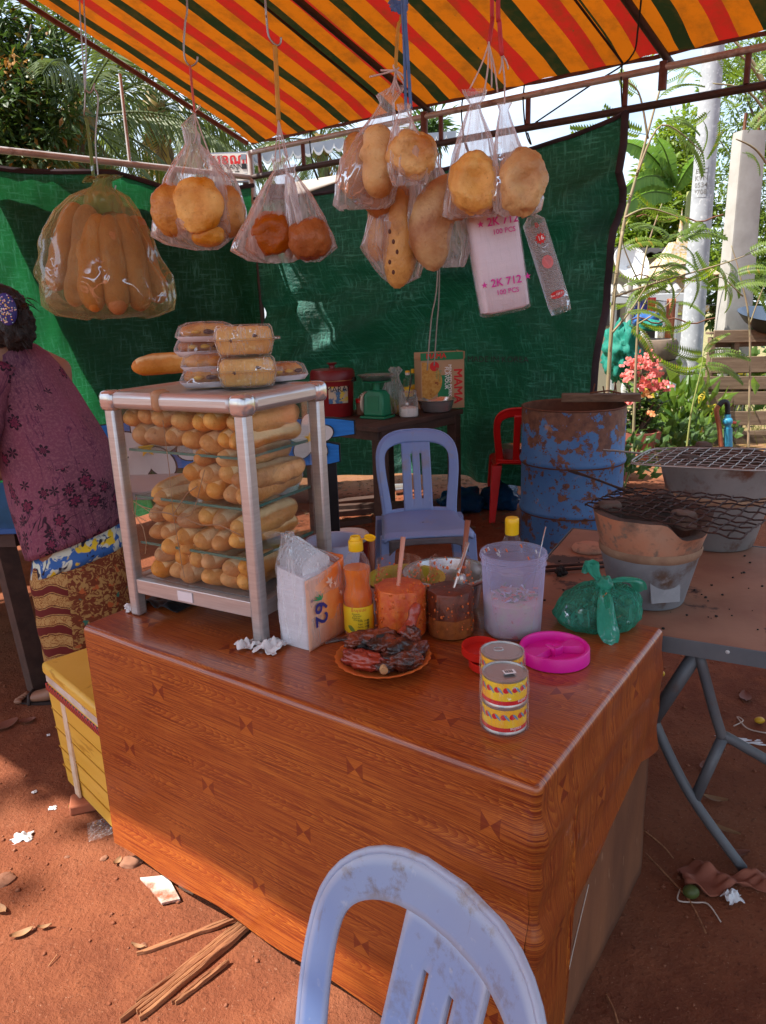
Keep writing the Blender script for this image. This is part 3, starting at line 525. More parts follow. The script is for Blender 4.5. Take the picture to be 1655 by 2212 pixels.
# ------------------------------------------------------------------ ground
def gh(x, y): return .015*fbm((x, y, 0), 1.1, 3)+.009*noise.noise(V((x*4, y*4, 1)))+.004*noise.noise(V((x*13, y*13, 5)))
g = G()
def gfn(u, v):
    x = .9*math.sinh((u*2-1)*5.2); y = 1.9+.9*math.sinh((v*2-1)*5.2); return (x, y, gh(x, y)*max(0, 1-hypot(x, y)/20))
g.grid(gfn, 330, 330)
ground = g.obj('ground', m_earth, smooth=180); ground['kind'] = 'structure'
g = G(); rs = random.Random(3)
for i in range(6500):
    d = rs.random()**1.5; x = rs.uniform(-2.6, 2.4); y = .55+d*3.6
    r = .0018+.006*rs.random()**4+ (.006 if rs.random() < .02 else 0); z = gh(x, y)+r*.3
    q = [V((rs.uniform(-1, 1), rs.uniform(-1, 1), rs.uniform(-.2, 1))).normalized()*r*rs.uniform(.8, 1.3) for _ in range(2)]
    a = rs.random()*6.28; h = [(x+r*cos(a+k*1.571)*rs.uniform(.7, 1.3), y+r*sin(a+k*1.571)*rs.uniform(.7, 1.3), z) for k in range(4)]
    g.add(h+[(x, y, z+r*rs.uniform(.6, 1.1)), (x, y, z-r)], [(0, 1, 4), (1, 2, 4), (2, 3, 4), (3, 0, 4), (1, 0, 5), (2, 1, 5), (3, 2, 5), (0, 3, 5)])
o = g.obj('earth_clods', m_clod, smooth=180); o['kind'] = 'stuff'
# ------------------------------------------------------------------ stall frame
K = V((-.95, 6.40, 0)); A = V((.813, -.582, 0)); B = V((.582, .813, 0)); LW = V((-.732, -.681, 0)); ZU, ZL = 2.73, 2.551
def KP(u=0, s=0, z=0): return K+A*u+LW*s+V((0, 0, z))
frm = thing('stall_frame', 'welded frame of grey and rusty pipes holding up the striped canopy', 'frame', K)
def fpart(name, a, b, r, m): 
    G().tube([V(a)-K, V(b)-K], r, 10).obj(name, m, frm, smooth=60)
fpart('rail', KP(0, 0, ZU), KP(5.2, 0, ZU), .019, m_galv); fpart('rail', KP(-.02, 0, ZL), KP(5.2, 0, ZL), .021, m_pipedk); fpart('rail', KP(0, 0, ZL), KP(0, 4.6, ZL), .022, m_galv)
fpart('post', KP(0, 0, 2.02), KP(0, 0, ZU+.01), .026, m_galv); fpart('post', KP(0, 0, 0), KP(0, 0, 2.02), .022, m_pipedk)
for u in (.10, .55, 1.75, 2.37, 2.965, 3.60): fpart('upright', KP(u, 0, ZL+.02), KP(u, 0, ZU-.018), .016, m_piperust)
fpart('upright', KP(0, 1.02, ZL), KP(0, 1.02, 3.12), .012, m_galv)
def CZ(s): return 2.83+(.40*s if s < 2.6 else .40*2.6-.42*(s-2.6))
RIDGE = 2.6; EAVE = 5.20
for u in (1.62, 3.17):
    fpart('rafter', KP(u, -.0, ZU-.11), KP(u, 0, ZU+.03), .024, m_piperust)
    G().tube([KP(u, -.10, CZ(0)-.075)-K, KP(u, RIDGE, CZ(RIDGE)-.06)-K], .021, 10).obj('rafter', m_pipedk, frm, smooth=60)
fpart('rafter', KP(-.02, 0, CZ(0)-.03), KP(-.02, RIDGE, CZ(RIDGE)-.035), .018, m_piperust); fpart('rafter', KP(-.02, RIDGE, CZ(RIDGE)-.035), KP(-.02, EAVE, CZ(EAVE)-.035), .018, m_piperust)
fpart('ridge_pole', KP(-.1, RIDGE, CZ(RIDGE)-.03), KP(6.0, RIDGE, CZ(RIDGE)-.03), .024, m_galv)
fpart('post', KP(5.2, 0, 0), KP(5.2, 0, ZU), .024, m_pipedk)
fpart('post', KP(0, EAVE, 0), KP(0, EAVE, CZ(EAVE)-.03), .024, m_pipedk)
# ------------------------------------------------------------------ canopy
g = G(); g.uv = []
U1 = 5.6
def canfn(u, v):
    uu = u*U1; s = v*EAVE-.02; z = CZ(s)+(.012*sin(uu*2*pi/1.55+2)*min(1, s*2)+.010*noise.noise(V((uu*2.2, s*1.2, 3)))+.006*noise.noise(V((uu*9, s*2.5, 7)))-.02*exp(-(s/.10)**2)*(1+noise.noise(V((uu*5, 0, 0)))))
    p = KP(uu, s, z); g.uv.append((uu-.33+.048+(.12 if uu > 2.93 else 0), s)); return p-K
g.grid(canfn, 230, 70)
can = g.obj('canopy', m_canvas, None, K, smooth=180)
tag(can, 'striped orange, red and dark green canvas canopy stretched over the stall', 'canopy')
for u in (1.36, 2.93):
    G().tube([KP(u+.006*sin(s), s*1.0, CZ(s)-.018)-K for s in [k*.2-.02 for k in range(14)]], .007, 5).obj('seam', m_hem, can)
G().tube([KP(u*.1, -.025, CZ(0)-.030+.014*noise.noise(V((u*.5, 0, 0))))-K for u in range(57)], .012, 6).obj('hem', m_piperust, can)
for u, z0 in ((.62, ZU), (2.33, ZU), (2.93, ZL), (3.87, ZL), (1.9, ZL)):
    p = [KP(u, -.02, CZ(0)-.03), KP(u+.02, .02, (CZ(0)+ZL)/2), KP(u+.03, 0, ZL-.03), KP(u+.07, .01, ZL-.10), KP(u+.045, .01, ZL-.03)]
    tag(G().tube(catmull(p, 5), .005, 5).obj('tie_cord', m_rope, smooth=180), {.62: 'dark cord tying canopy hem to the rail left of the buns', 2.33: 'dark cord from canopy hem looped at lower rail above tarpaulin', 2.93: 'dark cord at canopy seam tied by the tarpaulin corner', 3.87: 'black cord tying canopy to rails at the far right', 1.9: 'dark cord behind the cluster of bread bags'}[u], 'cord')
tag(G().tube(catmull([KP(2.42, 0, ZL+.02), KP(2.75, 0, ZL+.16), KP(2.98, .0, CZ(0)-.02), KP(3.2, .35, CZ(.35)-.1), KP(3.5, .9, CZ(.9)-.05)], 6), .005, 5).obj('twisted_rope', m_rope, smooth=180), 'dark twisted rope slung diagonally from lower rail up to the canopy', 'rope')
# ------------------------------------------------------------------ tarpaulins
BN = B
def back_tarp(u, v):
    uu = lerp(.02, lerp(2.99, 2.80, v), u); top = lerp(2.44, 2.53, u)-.10*sin(pi*u)**.7*(1 if u > .5 else .9)-.05*(1-u)
    z = lerp(top, .13+.07*u, v)
    d = .05*sin(pi*v)*sin(pi*u)+.035*noise.noise(V((uu*1.3, z*1.1, 2)))+.05*sin(7*(uu*.75+z*.55)+2*noise.noise(V((uu, z, 0))))*sst(2.0, .5, z)+.03*sin(uu*13+2*noise.noise(V((uu*2, z, 7))))*sst(2.5, 1.9, z)+.018*noise.noise(V((uu*5+z*2, z*4, 1)))
    d += .03*sin(11*(uu*.35-z*.6))*sst(.5, 1.0, v)+.52*sin(pi*u)**.7*sst(2.1, .7, z)*sst(0, 1.2, uu)+.09*exp(-((z-.8-.42*uu)/.09)**2)-.08*exp(-((z-.98-.42*uu)/.08)**2)+.05*exp(-((z-1.5-.22*uu)/.06)**2)-.035*exp(-((z-2.0+.15*uu)/.07)**2)+.03*noise.noise(V((uu*2.5-z*1.5, z*3.5+uu, 9)))+.03*sin(9*(uu*.5+z))*sst(.2, .7, u)
    g.uv.append((uu, z)); return K+A*uu+B*(d-.02)+V((0, 0, z))-K
g = G(); g.uv = []; g.grid(back_tarp, 110, 90)
bt = g.obj('tarpaulin', m_tarp, None, K, smooth=180); tag(bt, 'green woven tarpaulin hung as the back wall of the stall', 'tarpaulin')
def edgepath(fn, us): 
    global g
    sv = g; g = G(); g.uv = []; r = [V(fn(*q)) for q in us]; g = sv; return r
G().tube([p-B*.012 for p in edgepath(back_tarp, [(1, k/30) for k in range(31)])], .022, 6, flat=.4).obj('hem', m_hem, bt)
G().tube(edgepath(back_tarp, [(k/40, 0) for k in range(41)]), .014, 6).obj('hem', m_hem, bt)
for k, tt in enumerate(['MADE IN KOREA']):
    p = onpl(1085, 775, K, B); text(tt, .055, m_hem, bt, frame(p-K-B*.075, A, V((0, 0, 1))), sx=1.1)
LN = V((LW.y, -LW.x, 0)).normalized()
if LN.dot(V((1, 0, 0))) < 0: LN = -LN
def left_tarp(u, v):
    s = lerp(.0, 4.6, u); top = 2.49-.06*sin(pi*min(1, s/1.1))**2*(s < 1.1)-.05*abs(sin(s*2.7)); z = lerp(top, .05, v)
    q = s-.42*(z-1.2); d = .075*sin(q*7.2+1.0)*sst(0, .35, s)*(.4+.6*v)+.05*noise.noise(V((q*2.2, z*.6, 4)))+.014*noise.noise(V((s*8, z*5, 4)))
    g.uv.append((s+5, z)); return LW*s+LN*(d+.02)+V((0, 0, z))
g = G(); g.uv = []; g.grid(left_tarp, 150, 70)
lt = g.obj('tarpaulin', m_tarp2, None, K, smooth=180); tag(lt, 'green tarpaulin in long slanting folds closing the left side behind the woman', 'tarpaulin')
G().tube(edgepath(left_tarp, [(k/60, 0) for k in range(61)]), .018, 6).obj('hem', m_hem, lt)
def sun_block(u, v):      # unseen second sheet, added outside to cut sunlight through the left tarpaulin
    z = lerp(2.44, .06, v); s = u*max(.1, 1.95-.36*(2.12-z)+.03*noise.noise(V((z*4, 0, 0)))); q = s-.42*(z-1.2); d = .075*sin(q*7.2+1.0)*sst(0, .35, s)*(.4+.6*v)+.05*noise.noise(V((q*2.2, z*.6, 4)))
    g.uv.append((s+9, z)); return LW*s+LN*(d-.05)+V((0, 0, z))
g = G(); g.uv = []; g.grid(sun_block, 60, 50); g.obj('sun_block_sheet', m_tarp, lt, smooth=180)
# ------------------------------------------------------------------ counter with vinyl cloth
CO = V((-.806, 1.803, 0)); CRZ = atan2(-.750, 1.047); CL, CD, CT = 1.288, .735, .73
CM = MAT(CO, CRZ)
def cw(x, y, z): return CM @ V((x, y, z))
ctr = thing('market_counter', 'wooden market counter table under the wood print cloth', 'table', CO, CRZ)
G().box((CL/2, CD/2, CT-.03), (CL-.03, CD-.03, .035)).obj('table_top', m_fibre, ctr)
for k, (x, y) in enumerate(((.34, .10), (CL-.1, .12), (.12, CD-.1), (CL-.1, CD-.1))):
    b = cw(x, y, 0) if k else onz(402, 1925, 0)
    loc = CM.inverted() @ V((b.x, b.y, 0)); G().box((loc.x, loc.y+.02, (CT-.05)/2), (.052, .048, CT-.05), .1).obj('leg', m_legwood, ctr, bevel=.003)
g = G(); g.grid(lambda u, v: (CL-.018+.003*noise.noise(V((u*5, v*5, 0))), lerp(.16, CD-.006, u), lerp(.02, .60, v)), 20, 14); g.obj('side_board', m_fibre, ctr, solid=.012)
G().tube([(CL-.010, .19, .16), (CL-.010, .23, .22), (CL-.010, .30, .31)], .0012, 5).obj('loose_splinter', m_wfoam, ctr)
def zside(y):               # where the right-hand drop of the cloth ends
    return interp([(0, .03), (.155, .05), (.17, .34), (.20, .36), (.36, .41), (.60, .44), (.66, .42), (CD, .40)], y)
R_ = .016
def fold(x, y, z, n):
    k = exp(-((x-CL)/.24)**2)*sst(CT, .60, z)
    a = .0055*sin(z*62+3*noise.noise(V((x*4, z*2, 0)))+x*6)*k*sst(.14, .45, z)+.006*k*sin((z-x*.6)*30)
    return .004*noise.noise(V((x*3, y*3, z*3)))*sst(CT-.01, .55, z)+a*(1-.6*sst(.0, .12, y))
g = G(); g.uv = []
def topfn(u, v):
    x, y = lerp(R_, CL-R_, u), lerp(R_, CD, v); g.uv.append((x, y)); return (x, y, CT+.0012*noise.noise(V((x*6, y*6, 0))))
g.grid(topfn, 90, 70)
def skirt(P, N, UV, zb, nu, nv):
    def fn(u, v):
        (x, y), (nx, ny) = P(u), N(u); w = v; zlow = zb(u)
        if v < .12: th = v/.12*pi/2; off, z = R_*sin(th), CT-R_*(1-cos(th))
        else: z = lerp(CT-R_, zlow, (v-.12)/.88); off = R_
        off += max(-.010, fold(x, y, z, N(u)))+(.012*sst(.6, .05, z)*(.4+.6*u) if N(u)[1] < -.5 else .003*sst(CT-.02, .6, z))
        g.uv.append(UV(x, y, CT-z)); return (x+nx*off, y+ny*off, z+.0012*noise.noise(V((x*6, y*6, 0)))*(v < .1))
    g.grid(fn, nu, nv)
def arc(a0): return lambda u: (sin(a0+u*pi/2*1), -cos(a0+u*pi/2))
skirt(lambda u: (lerp(R_, CL-R_, u), R_), lambda u: (0, -1), lambda x, y, d: (x, -d), lambda u: lerp(.066, .045, u)+.006*sin(u*23), 90, 56)
skirt(lambda u: (CL-R_, R_), lambda u: (sin(u*pi/2), -cos(u*pi/2)), lambda x, y, d: (x, -d), lambda u: .045, 8, 56)
skirt(lambda u: (CL-R_, lerp(R_, CD, u)), lambda u: (1, 0), lambda x, y, d: (CL+d, y), lambda u: zside(lerp(R_, CD, u)), 70, 56)
skirt(lambda u: (R_, lerp(CD, R_, u)), lambda u: (-1, 0), lambda x, y, d: (-d, y), lambda u: .56, 70, 20)
cl = g.obj('tablecloth', m_vinyl, None, CO, CRZ, smooth=60, weld=.0004); tag(cl, 'glossy orange-brown wood print vinyl cloth draped over the market counter', 'tablecloth')
def lip(y): return (CL+.014+.006*sin(y*9), y, CT-.03-.06*sst(.45, .02, y)+.03*sst(0, .4, y))
# folded overhang along the right edge
g = G(); g.uv = []
def lipfn(u, v):
    y = lerp(.004, .30, u); w = v*.034*(1-.85*u); g.uv.append((CL+w, y)); return (CL+R_*.4+.022*sin(v*pi*.8)*(1-.6*u)+.006, y, CT+.002-.004*u-w*(.75))

# ------------------------------------------------------------------ glass bread cabinet
XRZ = radians(-30); XW, XD, XH = .418, .288, .598; XO = V((-.305-XW*cos(XRZ), 1.655-XW*sin(XRZ), CT+.0012)); XM = MAT(XO, XRZ)
def xw(x, y, z): return XM @ V((x, y, z))
cab = thing('display_cabinet', 'aluminium and cracked glass display cabinet full of baguettes on the counter', 'cabinet', XO, XRZ)
P_ = .032
for x, y in ((0, 0), (XW, 0), (XW, XD), (0, XD)):
    G().box((x, y, (XH-.03)/2), (P_, P_, XH-.03)).obj('post', m_alu, cab, bevel=.006, smooth=50)
def rail_bar(a, b, w, h, bev): 
    G().bar(a, b, w, h).obj('rail', m_alu, cab, bevel=bev, smooth=50)
zt = XH-.022
for a, b in (((.016, 0), (XW-.016, 0)), ((.016, XD), (XW-.016, XD)), ((0, .016), (0, XD-.016)), ((XW, .016), (XW, XD-.016))):
    rail_bar((*a, zt), (*b, zt), .042, .042, .014); rail_bar((*a, .085), (*b, .085), .022, .040, .002)
for x, y in ((0, 0), (XW, 0), (XW, XD), (0, XD)): G().blob((x, y, XH-.024), (.0262, .0262, .0265), 12, sq=.6).obj('corner_cap', m_chrome, cab, smooth=180)
G().box((XW/2, XD/2, XH-.012), (XW-.03, XD-.03, .014)).obj('roof_panel', m_alu, cab)
G().box((XW/2, XD/2, .100), (XW-.04, XD-.04, .006)).obj('floor_panel', m_alu, cab)
SH = (.106, .205, .330, .452)
for z in SH[1:]:
    s = G().box((XW/2, XD/2, z-.004), (XW-.045, XD-.03, .005)).obj('shelf', m_shelf, cab); G().box((XW/2, .016, z-.004), (XW-.046, .003, .0065)).obj('shelf_edge', m_shelfedge, s); G().box((XW-.0225, XD/2, z-.004), (.003, XD-.034, .0065)).obj('shelf_edge', m_shelfedge, s)
for nm, c, d in (('glass_pane', (XW*.27, -.004, .33), (XW*.50, .003, .46)), ('glass_pane', (XW*.72, .002, .33), (XW*.52, .003, .46)), ('glass_pane', (XW-.001, XD/2, .33), (.003, XD-.03, .46)), ('glass_pane', (.001, XD/2, .33), (.003, XD-.03, .46)), ('glass_pane', (XW/2, XD, .33), (XW-.03, .003, .46))):
    p = G().box(c, d).obj(nm, m_glass, cab)
    if c[1] == -.004:
        rr = random.Random(5)
        cr = mat('brown_crack_tape', (.30, .17, .09), .6)
        for pts in ([(.175, .53), (.178, .40), (.174, .30), (.185, .16), (.19, .13)], [(.03, .31), (.09, .305), (.15, .30), (.20, .285)], [(.03, .315), (.06, .30), (.11, .31), (.17, .30)], [(.02, .30), (.055, .25), (.06, .21), (.05, .19)], [(.20, .30), (.27, .285), (.33, .28), (.40, .265)], [(.17, .30), (.23, .35), (.27, .385)], [(.045, .33), (.03, .29), (.07, .28)], [(.20, .285), (.24, .31), (.265, .35), (.30, .41)]):
            G().tube([(x*.94+.012, -.0075, z+.01*rr.uniform(-1, 1)) for x, z in pts], .0013, 4).obj('crack', cr, p)
rim = G().bar((.156, -.001, XH-.02), (.186, -.001, XH-.02), .050, .052).obj('tape_band', mat('brown_parcel_tape', (.42, .22, .11), .4), cab, bevel=.012)
G().box((.19, -.0125, .085), (.05, .002, .026)).obj('worn_sticker', m_foam, cab)
# loaves
def loaf_geo(L, r, seed, taper=4.2, bend=.012):
    g = G(); n = 16; m = 22; rings = []
    for i in range(m+1):
        t = -cos(pi*i/m); x = t*L/2; rr = r*max(.01, (1-abs(t)**taper))**.5*(1+.13*noise.noise(V((t*2.8, seed, 0))))
        yc = bend*(1-t*t)*sin(seed*2.3)+.004*noise.noise(V((t*2, seed*3, 2)))
        ring = []
        for k in range(n):
            a = 2*pi*k/n; q = 1+.09*noise.noise(V((t*4, cos(a)+seed, sin(a))))+.03*noise.noise(V((t*14, cos(a)*3+seed, sin(a)*3)))
            groove = -.0055*exp(-((a-pi/2)/.24)**2)*(abs(t) < .72)+.005*exp(-((a-pi/2-.45)/.25)**2)*(abs(t) < .7)
            ring.append((x, yc+(rr*q+groove)*cos(a)*1.04, (rr*q+groove)*sin(a)*.93))
        rings.append(ring)
    g.loft(rings); return g
LM = []
for i, (L, r) in enumerate(((.25, .0305), (.255, .0315), (.242, .0290), (.258, .0325), (.25, .0315), (.26, .0295))):
    o = loaf_geo(L, r, i+1).obj('baguette', m_baguette, smooth=180); LM.append(o.data); bpy.data.objects.remove(o)
ORD = ['first', 'second', 'third', 'fourth', 'fifth', 'sixth', 'seventh', 'eighth', 'ninth']
rb = random.Random(11)
ROWS = [('top', SH[3], [(0, [.045+.0575*k for k in range(7)]), (1, [.030+.056*k for k in range(7)])]),
        ('second', SH[2], [(0, [.225, .282, .338, .392]), (1, [.215, .275, .335, .395]), (2, [.250, .330])]),
        ('third', SH[1], [(0, [.060+.0575*k for k in range(6)]), (1, [.070+.057*k for k in range(6)]), (2, [.052, .11])]),
        ('bottom', SH[0], [(0, [.075+.056*k for k in range(6)]), (1, [.095+.056*k for k in range(6)]), (2, [.120, .18])])]
RN = ['lower', 'middle', 'upper']
for nm, z, rows in ROWS:
    for ri, xs in rows:
        for k, x in enumerate(xs):
            o = bpy.data.objects.new('baguette', LM[rb.randrange(6)]); COL.objects.link(o)
            y = .134+rb.uniform(-.008, .006)-(.006 if nm == 'bottom' else 0); zz = z+.0300+ri*(.046 if nm in ('top', 'third') else .0385)+rb.uniform(-.003, .003)
            if nm in ('third', 'bottom') and ri == 2: zz -= .006
            if nm == 'bottom': zz -= .002*ri
            yaw = pi/2+rb.uniform(-.10, .10)+(.35 if (nm, ri, k) == ('third', 2, 0) else 0)
            o.matrix_world = XM @ Matrix.Translation((min(x, .380), y, zz)) @ Matrix.Rotation(yaw, 4, 'Z') @ Matrix.Rotation(rb.uniform(-.05, .05), 4, 'Y') @ Matrix.Rotation(rb.uniform(.1, 1.3), 4, 'X')
            row = RN[ri] if len(rows) > 2 else ('lower', 'upper')[ri]
            tag(o, f'golden baguette {ORD[k]} from the left in {row} row on {nm} shelf of glass cabinet', 'bread', 'baguettes stacked in the glass cabinet')
# on top of the cabinet
XT = XO.z+XH+.001
def ontop(px, py, h=0): 
    p = onz(px, py, XT); return V((p.x, p.y, XT+h))
o = loaf_geo(.235, .034, 9).obj('baguette', m_baguette, smooth=180); p = ontop(345, 812); o.matrix_world = MAT((p.x+.035, p.y+.02, XT+.030), radians(24), .5); tag(o, 'single brown baguette lying loose on top of glass cabinet', 'bread')
def tray(M, label, w=.085, l=.15, fill=0):
    t = thing('foam_tray', label, 'tray', M=M, group='wrapped bread on foam trays')
    g = G(); rings = []
    for s, z in ((.84, .001), (.98, .012), (1.0, .0145), (.965, .0145), (.82, .004)):
        rings.append([((l/2*s)*math.copysign(abs(cos(a))**.5, cos(a)), (w/2*s)*math.copysign(abs(sin(a))**.5, sin(a)), z) for a in [2*pi*k/28 for k in range(28)]])
    g.loft(rings); g.obj('tray', m_foam, t, smooth=60)
    o = loaf_geo(l*.86, .026, 20+fill, 4).obj('bread', m_roll, t, M=Matrix.Translation((0, 0, .024)) @ Matrix.Diagonal((1, 1.15, .8, 1)), smooth=180)
    for k in range(3): G().blob((-.03+.03*k, -.024, .027), (.012, .006, .007), 8, .3, 4, k).obj('filling', (m_egg, m_filling, m_egg)[(k+fill) % 3], o, loc=(0, 0, -.026), smooth=180)
    g = G(); rings = []
    for s, z in ((1.005, .012), (1.0, .02), (.86, .040), (.6, .047), (.1, .049)):
        rings.append([((l/2*s)*math.copysign(abs(cos(a))**.6, cos(a)), (w/2*s)*math.copysign(abs(sin(a))**.6, sin(a)), z+.002*noise.noise(V((a*3, s, fill)))) for a in [2*pi*k/28 for k in range(28)]])
    g.loft(rings, cap=False); g.obj('cling_wrap', m_film, t, smooth=180)
    return t
tr_rz = radians(12)
for k, (px, py, h, lab, yaw) in enumerate(((448, 838, 0, 'lowest of three wrapped bread trays stacked left of clear clamshells', .05), (452, 836, .036, 'second wrapped bread tray up in the stack left of clear clamshells', -.02), (440, 834, .072, 'third wrapped bread tray up in the stack beside upper clamshell', .12), (447, 834, .108, 'topmost wrapped bread tray with browned crust beside upper clamshell', .22))):
    p = ontop(px, py, 0); tray(MAT((p.x, p.y+.045, XT+h), tr_rz+yaw, .02), lab.replace('three', 'four'), fill=k)
p = ontop(612, 822); tray(MAT((p.x, p.y+.01, XT), radians(38)), 'wrapped bread tray lying right of the clear clamshells', .08, .13, 5)
def clam(M, label):
    t = thing('clamshell_box', label, 'food box', M=M, group='clear clamshell boxes of sponge cake')
    def shell(prof, name, flip):
        g = G(); rings = []
        for s, z in prof:
            ring = []
            for k in range(64):
                a = 2*pi*k/64; rib = 1+.012*(1 if k % 2 else -1)*(s < .97)
                ring.append((.074*s*rib*math.copysign(abs(cos(a))**.32, cos(a)), .052*s*rib*math.copysign(abs(sin(a))**.32, sin(a)), z))
            rings.append(ring)
        g.loft(rings, cap=False); return g.obj(name, m_clam, t, smooth=40)
    b = shell(((.05, .001), (.80, .001), (.84, .004), (.95, .036), (1.16, .037), (1.16, .0385), (.96, .038)), 'base', 0)
    l = shell(((1.16, .0395), (1.16, .041), (.96, .041), (.90, .066), (.82, .072), (.05, .073)), 'lid', 1)
    g = G(); rings = []
    for s, z in ((.76, .004), (.82, .010), (.90, .034), (.87, .058), (.78, .066), (.4, .069)):
        rings.append([(.074*s*(1+.02*noise.noise(V((a*3, z*40, 0))))*math.copysign(abs(cos(a))**.35, cos(a)), .052*s*math.copysign(abs(sin(a))**.35, sin(a)), z) for a in [2*pi*k/40 for k in range(40)]])
    g.loft(rings); g.obj('cake', m_cake, t, smooth=180)
    for k in range(2): G().blob((-.03+.05*k+.006*(k % 2), -.0455, .046+.010*((k*7) % 3-1)), (.006, .0016, .004), 8, .5, 4, k).obj('jam_spot', m_filling, t, smooth=180)
p = ontop(530, 838); c0 = V((p.x, p.y+.045, XT))
clam(MAT(c0, radians(10)), 'lower clear clamshell of yellow sponge cake on the cabinet top'); clam(MAT(c0+V((0, -.002, .0745)), radians(8)), 'upper clear clamshell of yellow sponge cake stacked on another')
def crumple(M, label, n=5, sz=.03, m=None, name='crumpled_tissue', seed=0, flat=.5):
    rs = random.Random(seed); g = G(); 
    def fn(u, v):
        d = V((u-.5, v-.5, 0))*2; f = fbm((u*3, v*3, seed), 1.0, seed, 3); h = fbm((u*2.5+5, v*2.5, seed+3), 1.2, seed, 3)
        return V((d.x*sz*(1+.5*f), d.y*sz*.8*(1+.5*h), max(.0012, sz*flat*(.45+.9*noise.noise(V((u*4.5, v*4.5, seed*2.3))))*(1.15-d.length*.6))))
    g.grid(fn, 16, 16); o = g.obj(name, m or m_tissue, smooth=50, solid=.0008); o.matrix_world = M; return tag(o, label, 'tissue')
p = onz(563, 1398, CT); crumple(MAT((p.x-.03, p.y+.005, CT+.002), .4), 'white tissue wedged left of the cabinet front foot', sz=.030, seed=2, flat=.9); crumple(MAT((p.x+.03, p.y-.012, CT+.002), 1.0), 'white tissue crumpled right of the cabinet front foot', sz=.034, seed=5, flat=.8)
p = onz(292, 1316, CT); crumple(MAT((p.x, p.y, CT+.002), .4), 'small tissue wad under the far left cabinet foot', sz=.026, seed=8, flat=1.0)
g = G(); g.grid(lambda u, v: V(((u-.5)*.15, (v-.5)*.08, .003+.02*max(0, .4+noise.noise(V((u*5, v*4, 9))))*sin(pi*u)**.5)), 20, 12)
p = onz(350, 1322, CT); o = g.obj('black_cloth', m_black, None, (p.x, p.y+.05, CT+.002), -.5, smooth=180, solid=.001); tag(o, 'black rag bunched on the counter beneath the glass cabinet', 'cloth')
# ------------------------------------------------------------------ goods on the counter
def base(px, py, r=0, z=CT):      # centre of a round thing whose near edge meets the table at a pixel
    p = onz(px, py, z); d = V((p.x, p.y, 0)).normalized(); return V((p.x+d.x*r, p.y+d.y*r, z+.0012))
# napkin pack
pn, pl_, pr_ = onz(668, 1408, CT), onz(605, 1390, CT), onz(746, 1362, CT)
ex = (pr_-pn).normalized(); ey = V((-ex.y, ex.x, 0)); NL, NWd, NH = .138, .092, .178
nap = thing('napkin_pack', 'opened orange and white pack of paper napkins beside the sauce bottle', 'napkins', M=frame(V((pn.x, pn.y, CT+.0012)), ex, ey))
g = G()
def napfn(u, v):
    a = 2*pi*u; x = .5+.5*math.copysign(abs(cos(a))**.16, cos(a)); y = .5+.5*math.copysign(abs(sin(a))**.16, sin(a)); z = v*NH
    bul = .004*sin(pi*v)+.002*noise.noise(V((x*4, y*4, z*30)))
    return (.002+x*(NL-.004)+(x-.5)*bul*2, .002+y*(NWd-.004)+(y-.5)*bul*2, z*(1+.10*y-.04*x*(v > .9)))
g.grid(napfn, 48, 14, True); g.f.append(tuple(range(14*48, 15*48))); g.obj('napkins', m_napkin, nap, smooth=50)
for k in range(9):
    gg = G(); gg.grid(lambda u, v: (.012+.10*u, .016+.0085*k+.002*noise.noise(V((u*3, k, 0))), NH*.92+(.058+.004*k)*v*sin(pi*(.14+.72*u))**.6), 10, 4); gg.obj('napkin', m_paper, nap, smooth=180)
g = G(); g.grid(lambda u, v: (lerp(-.003, NL+.003, u), -.0035-.004*sin(pi*u)*sin(pi*v)-.0012*noise.noise(V((u*5, v*7, 0))), v*(NH*.99+.018*u**2)), 24, 20)
wrp = g.obj('printed_wrap', m_napwrap, nap, smooth=180, solid=.0008)
g = G(); g.grid(lambda u, v: (NL+.0035+.002*noise.noise(V((u*4, v*6, 2))), lerp(-.003, NWd*.55, u), v*(NH+.02)), 10, 14); g.obj('printed_wrap', m_napwrap, nap, smooth=180, solid=.0008)
g = G()
def filmfn(u, v):
    a = 2*pi*u; w = v; k = lerp(1.03, .16, sst(.62, 1.0, w)); cx, cy = lerp(NL/2, .012, sst(.6, 1, w)), lerp(NWd/2, NWd*.62, sst(.6, 1, w))
    x = math.copysign(abs(cos(a))**.3, cos(a))*(NL/2+.004)*k; y = math.copysign(abs(sin(a))**.3, sin(a))*(NWd/2+.003)*k
    return (cx+x+.006*noise.noise(V((cos(a)*3, sin(a)*3, v*9)))*(v > .3), cy+y+.006*noise.noise(V((cos(a)*3+5, sin(a)*3, v*8)))*(v > .3)-.0025, .003+w*.278)
g.grid(filmfn, 60, 26, True); g.obj('clear_bag', m_film, nap, smooth=180)
fm = lambda x, z, d=.012: frame(V((x, -d, z)), V((0, 0, -1)), V((1, 0, 0)))
text('62', .062, m_printnavy, wrp, fm(.036, .085), bold=.025); text('\u00ae', .012, m_printnavy, wrp, frame(V((.010, -.0105, .124)), V((1, 0, 0)), V((0, 0, 1))))
def leafquad(gr, o, d, w, n=(0, -1, 0)):
    o, d = V(o), V(d); s = d.cross(V(n)).normalized()*w; gr.add([o, o+d*.35+s, o+d, o+d*.4-s*.6], [(0, 1, 2, 3)])
g = G()
for d in ((-.032, 0, .008), (-.026, 0, .016), (-.012, 0, .020), (.004, 0, .016)): leafquad(g, (.042, -.0125, .118), d, .0035)
g.obj('leaf_print', m_printgreen, wrp, smooth=0)['kind'] = 'stuff'
g = G()
for cx, cz, s in ((.075, .150, 1.0), (.095, .140, .5), (.115, .11, .5)):
    for d in ((-.016, 0, .006), (-.008, 0, .018), (.010, 0, .014), (.012, 0, -.004), (.004, 0, -.016)): leafquad(g, (cx, -.0122, cz), V(d)*s, .0045*s)
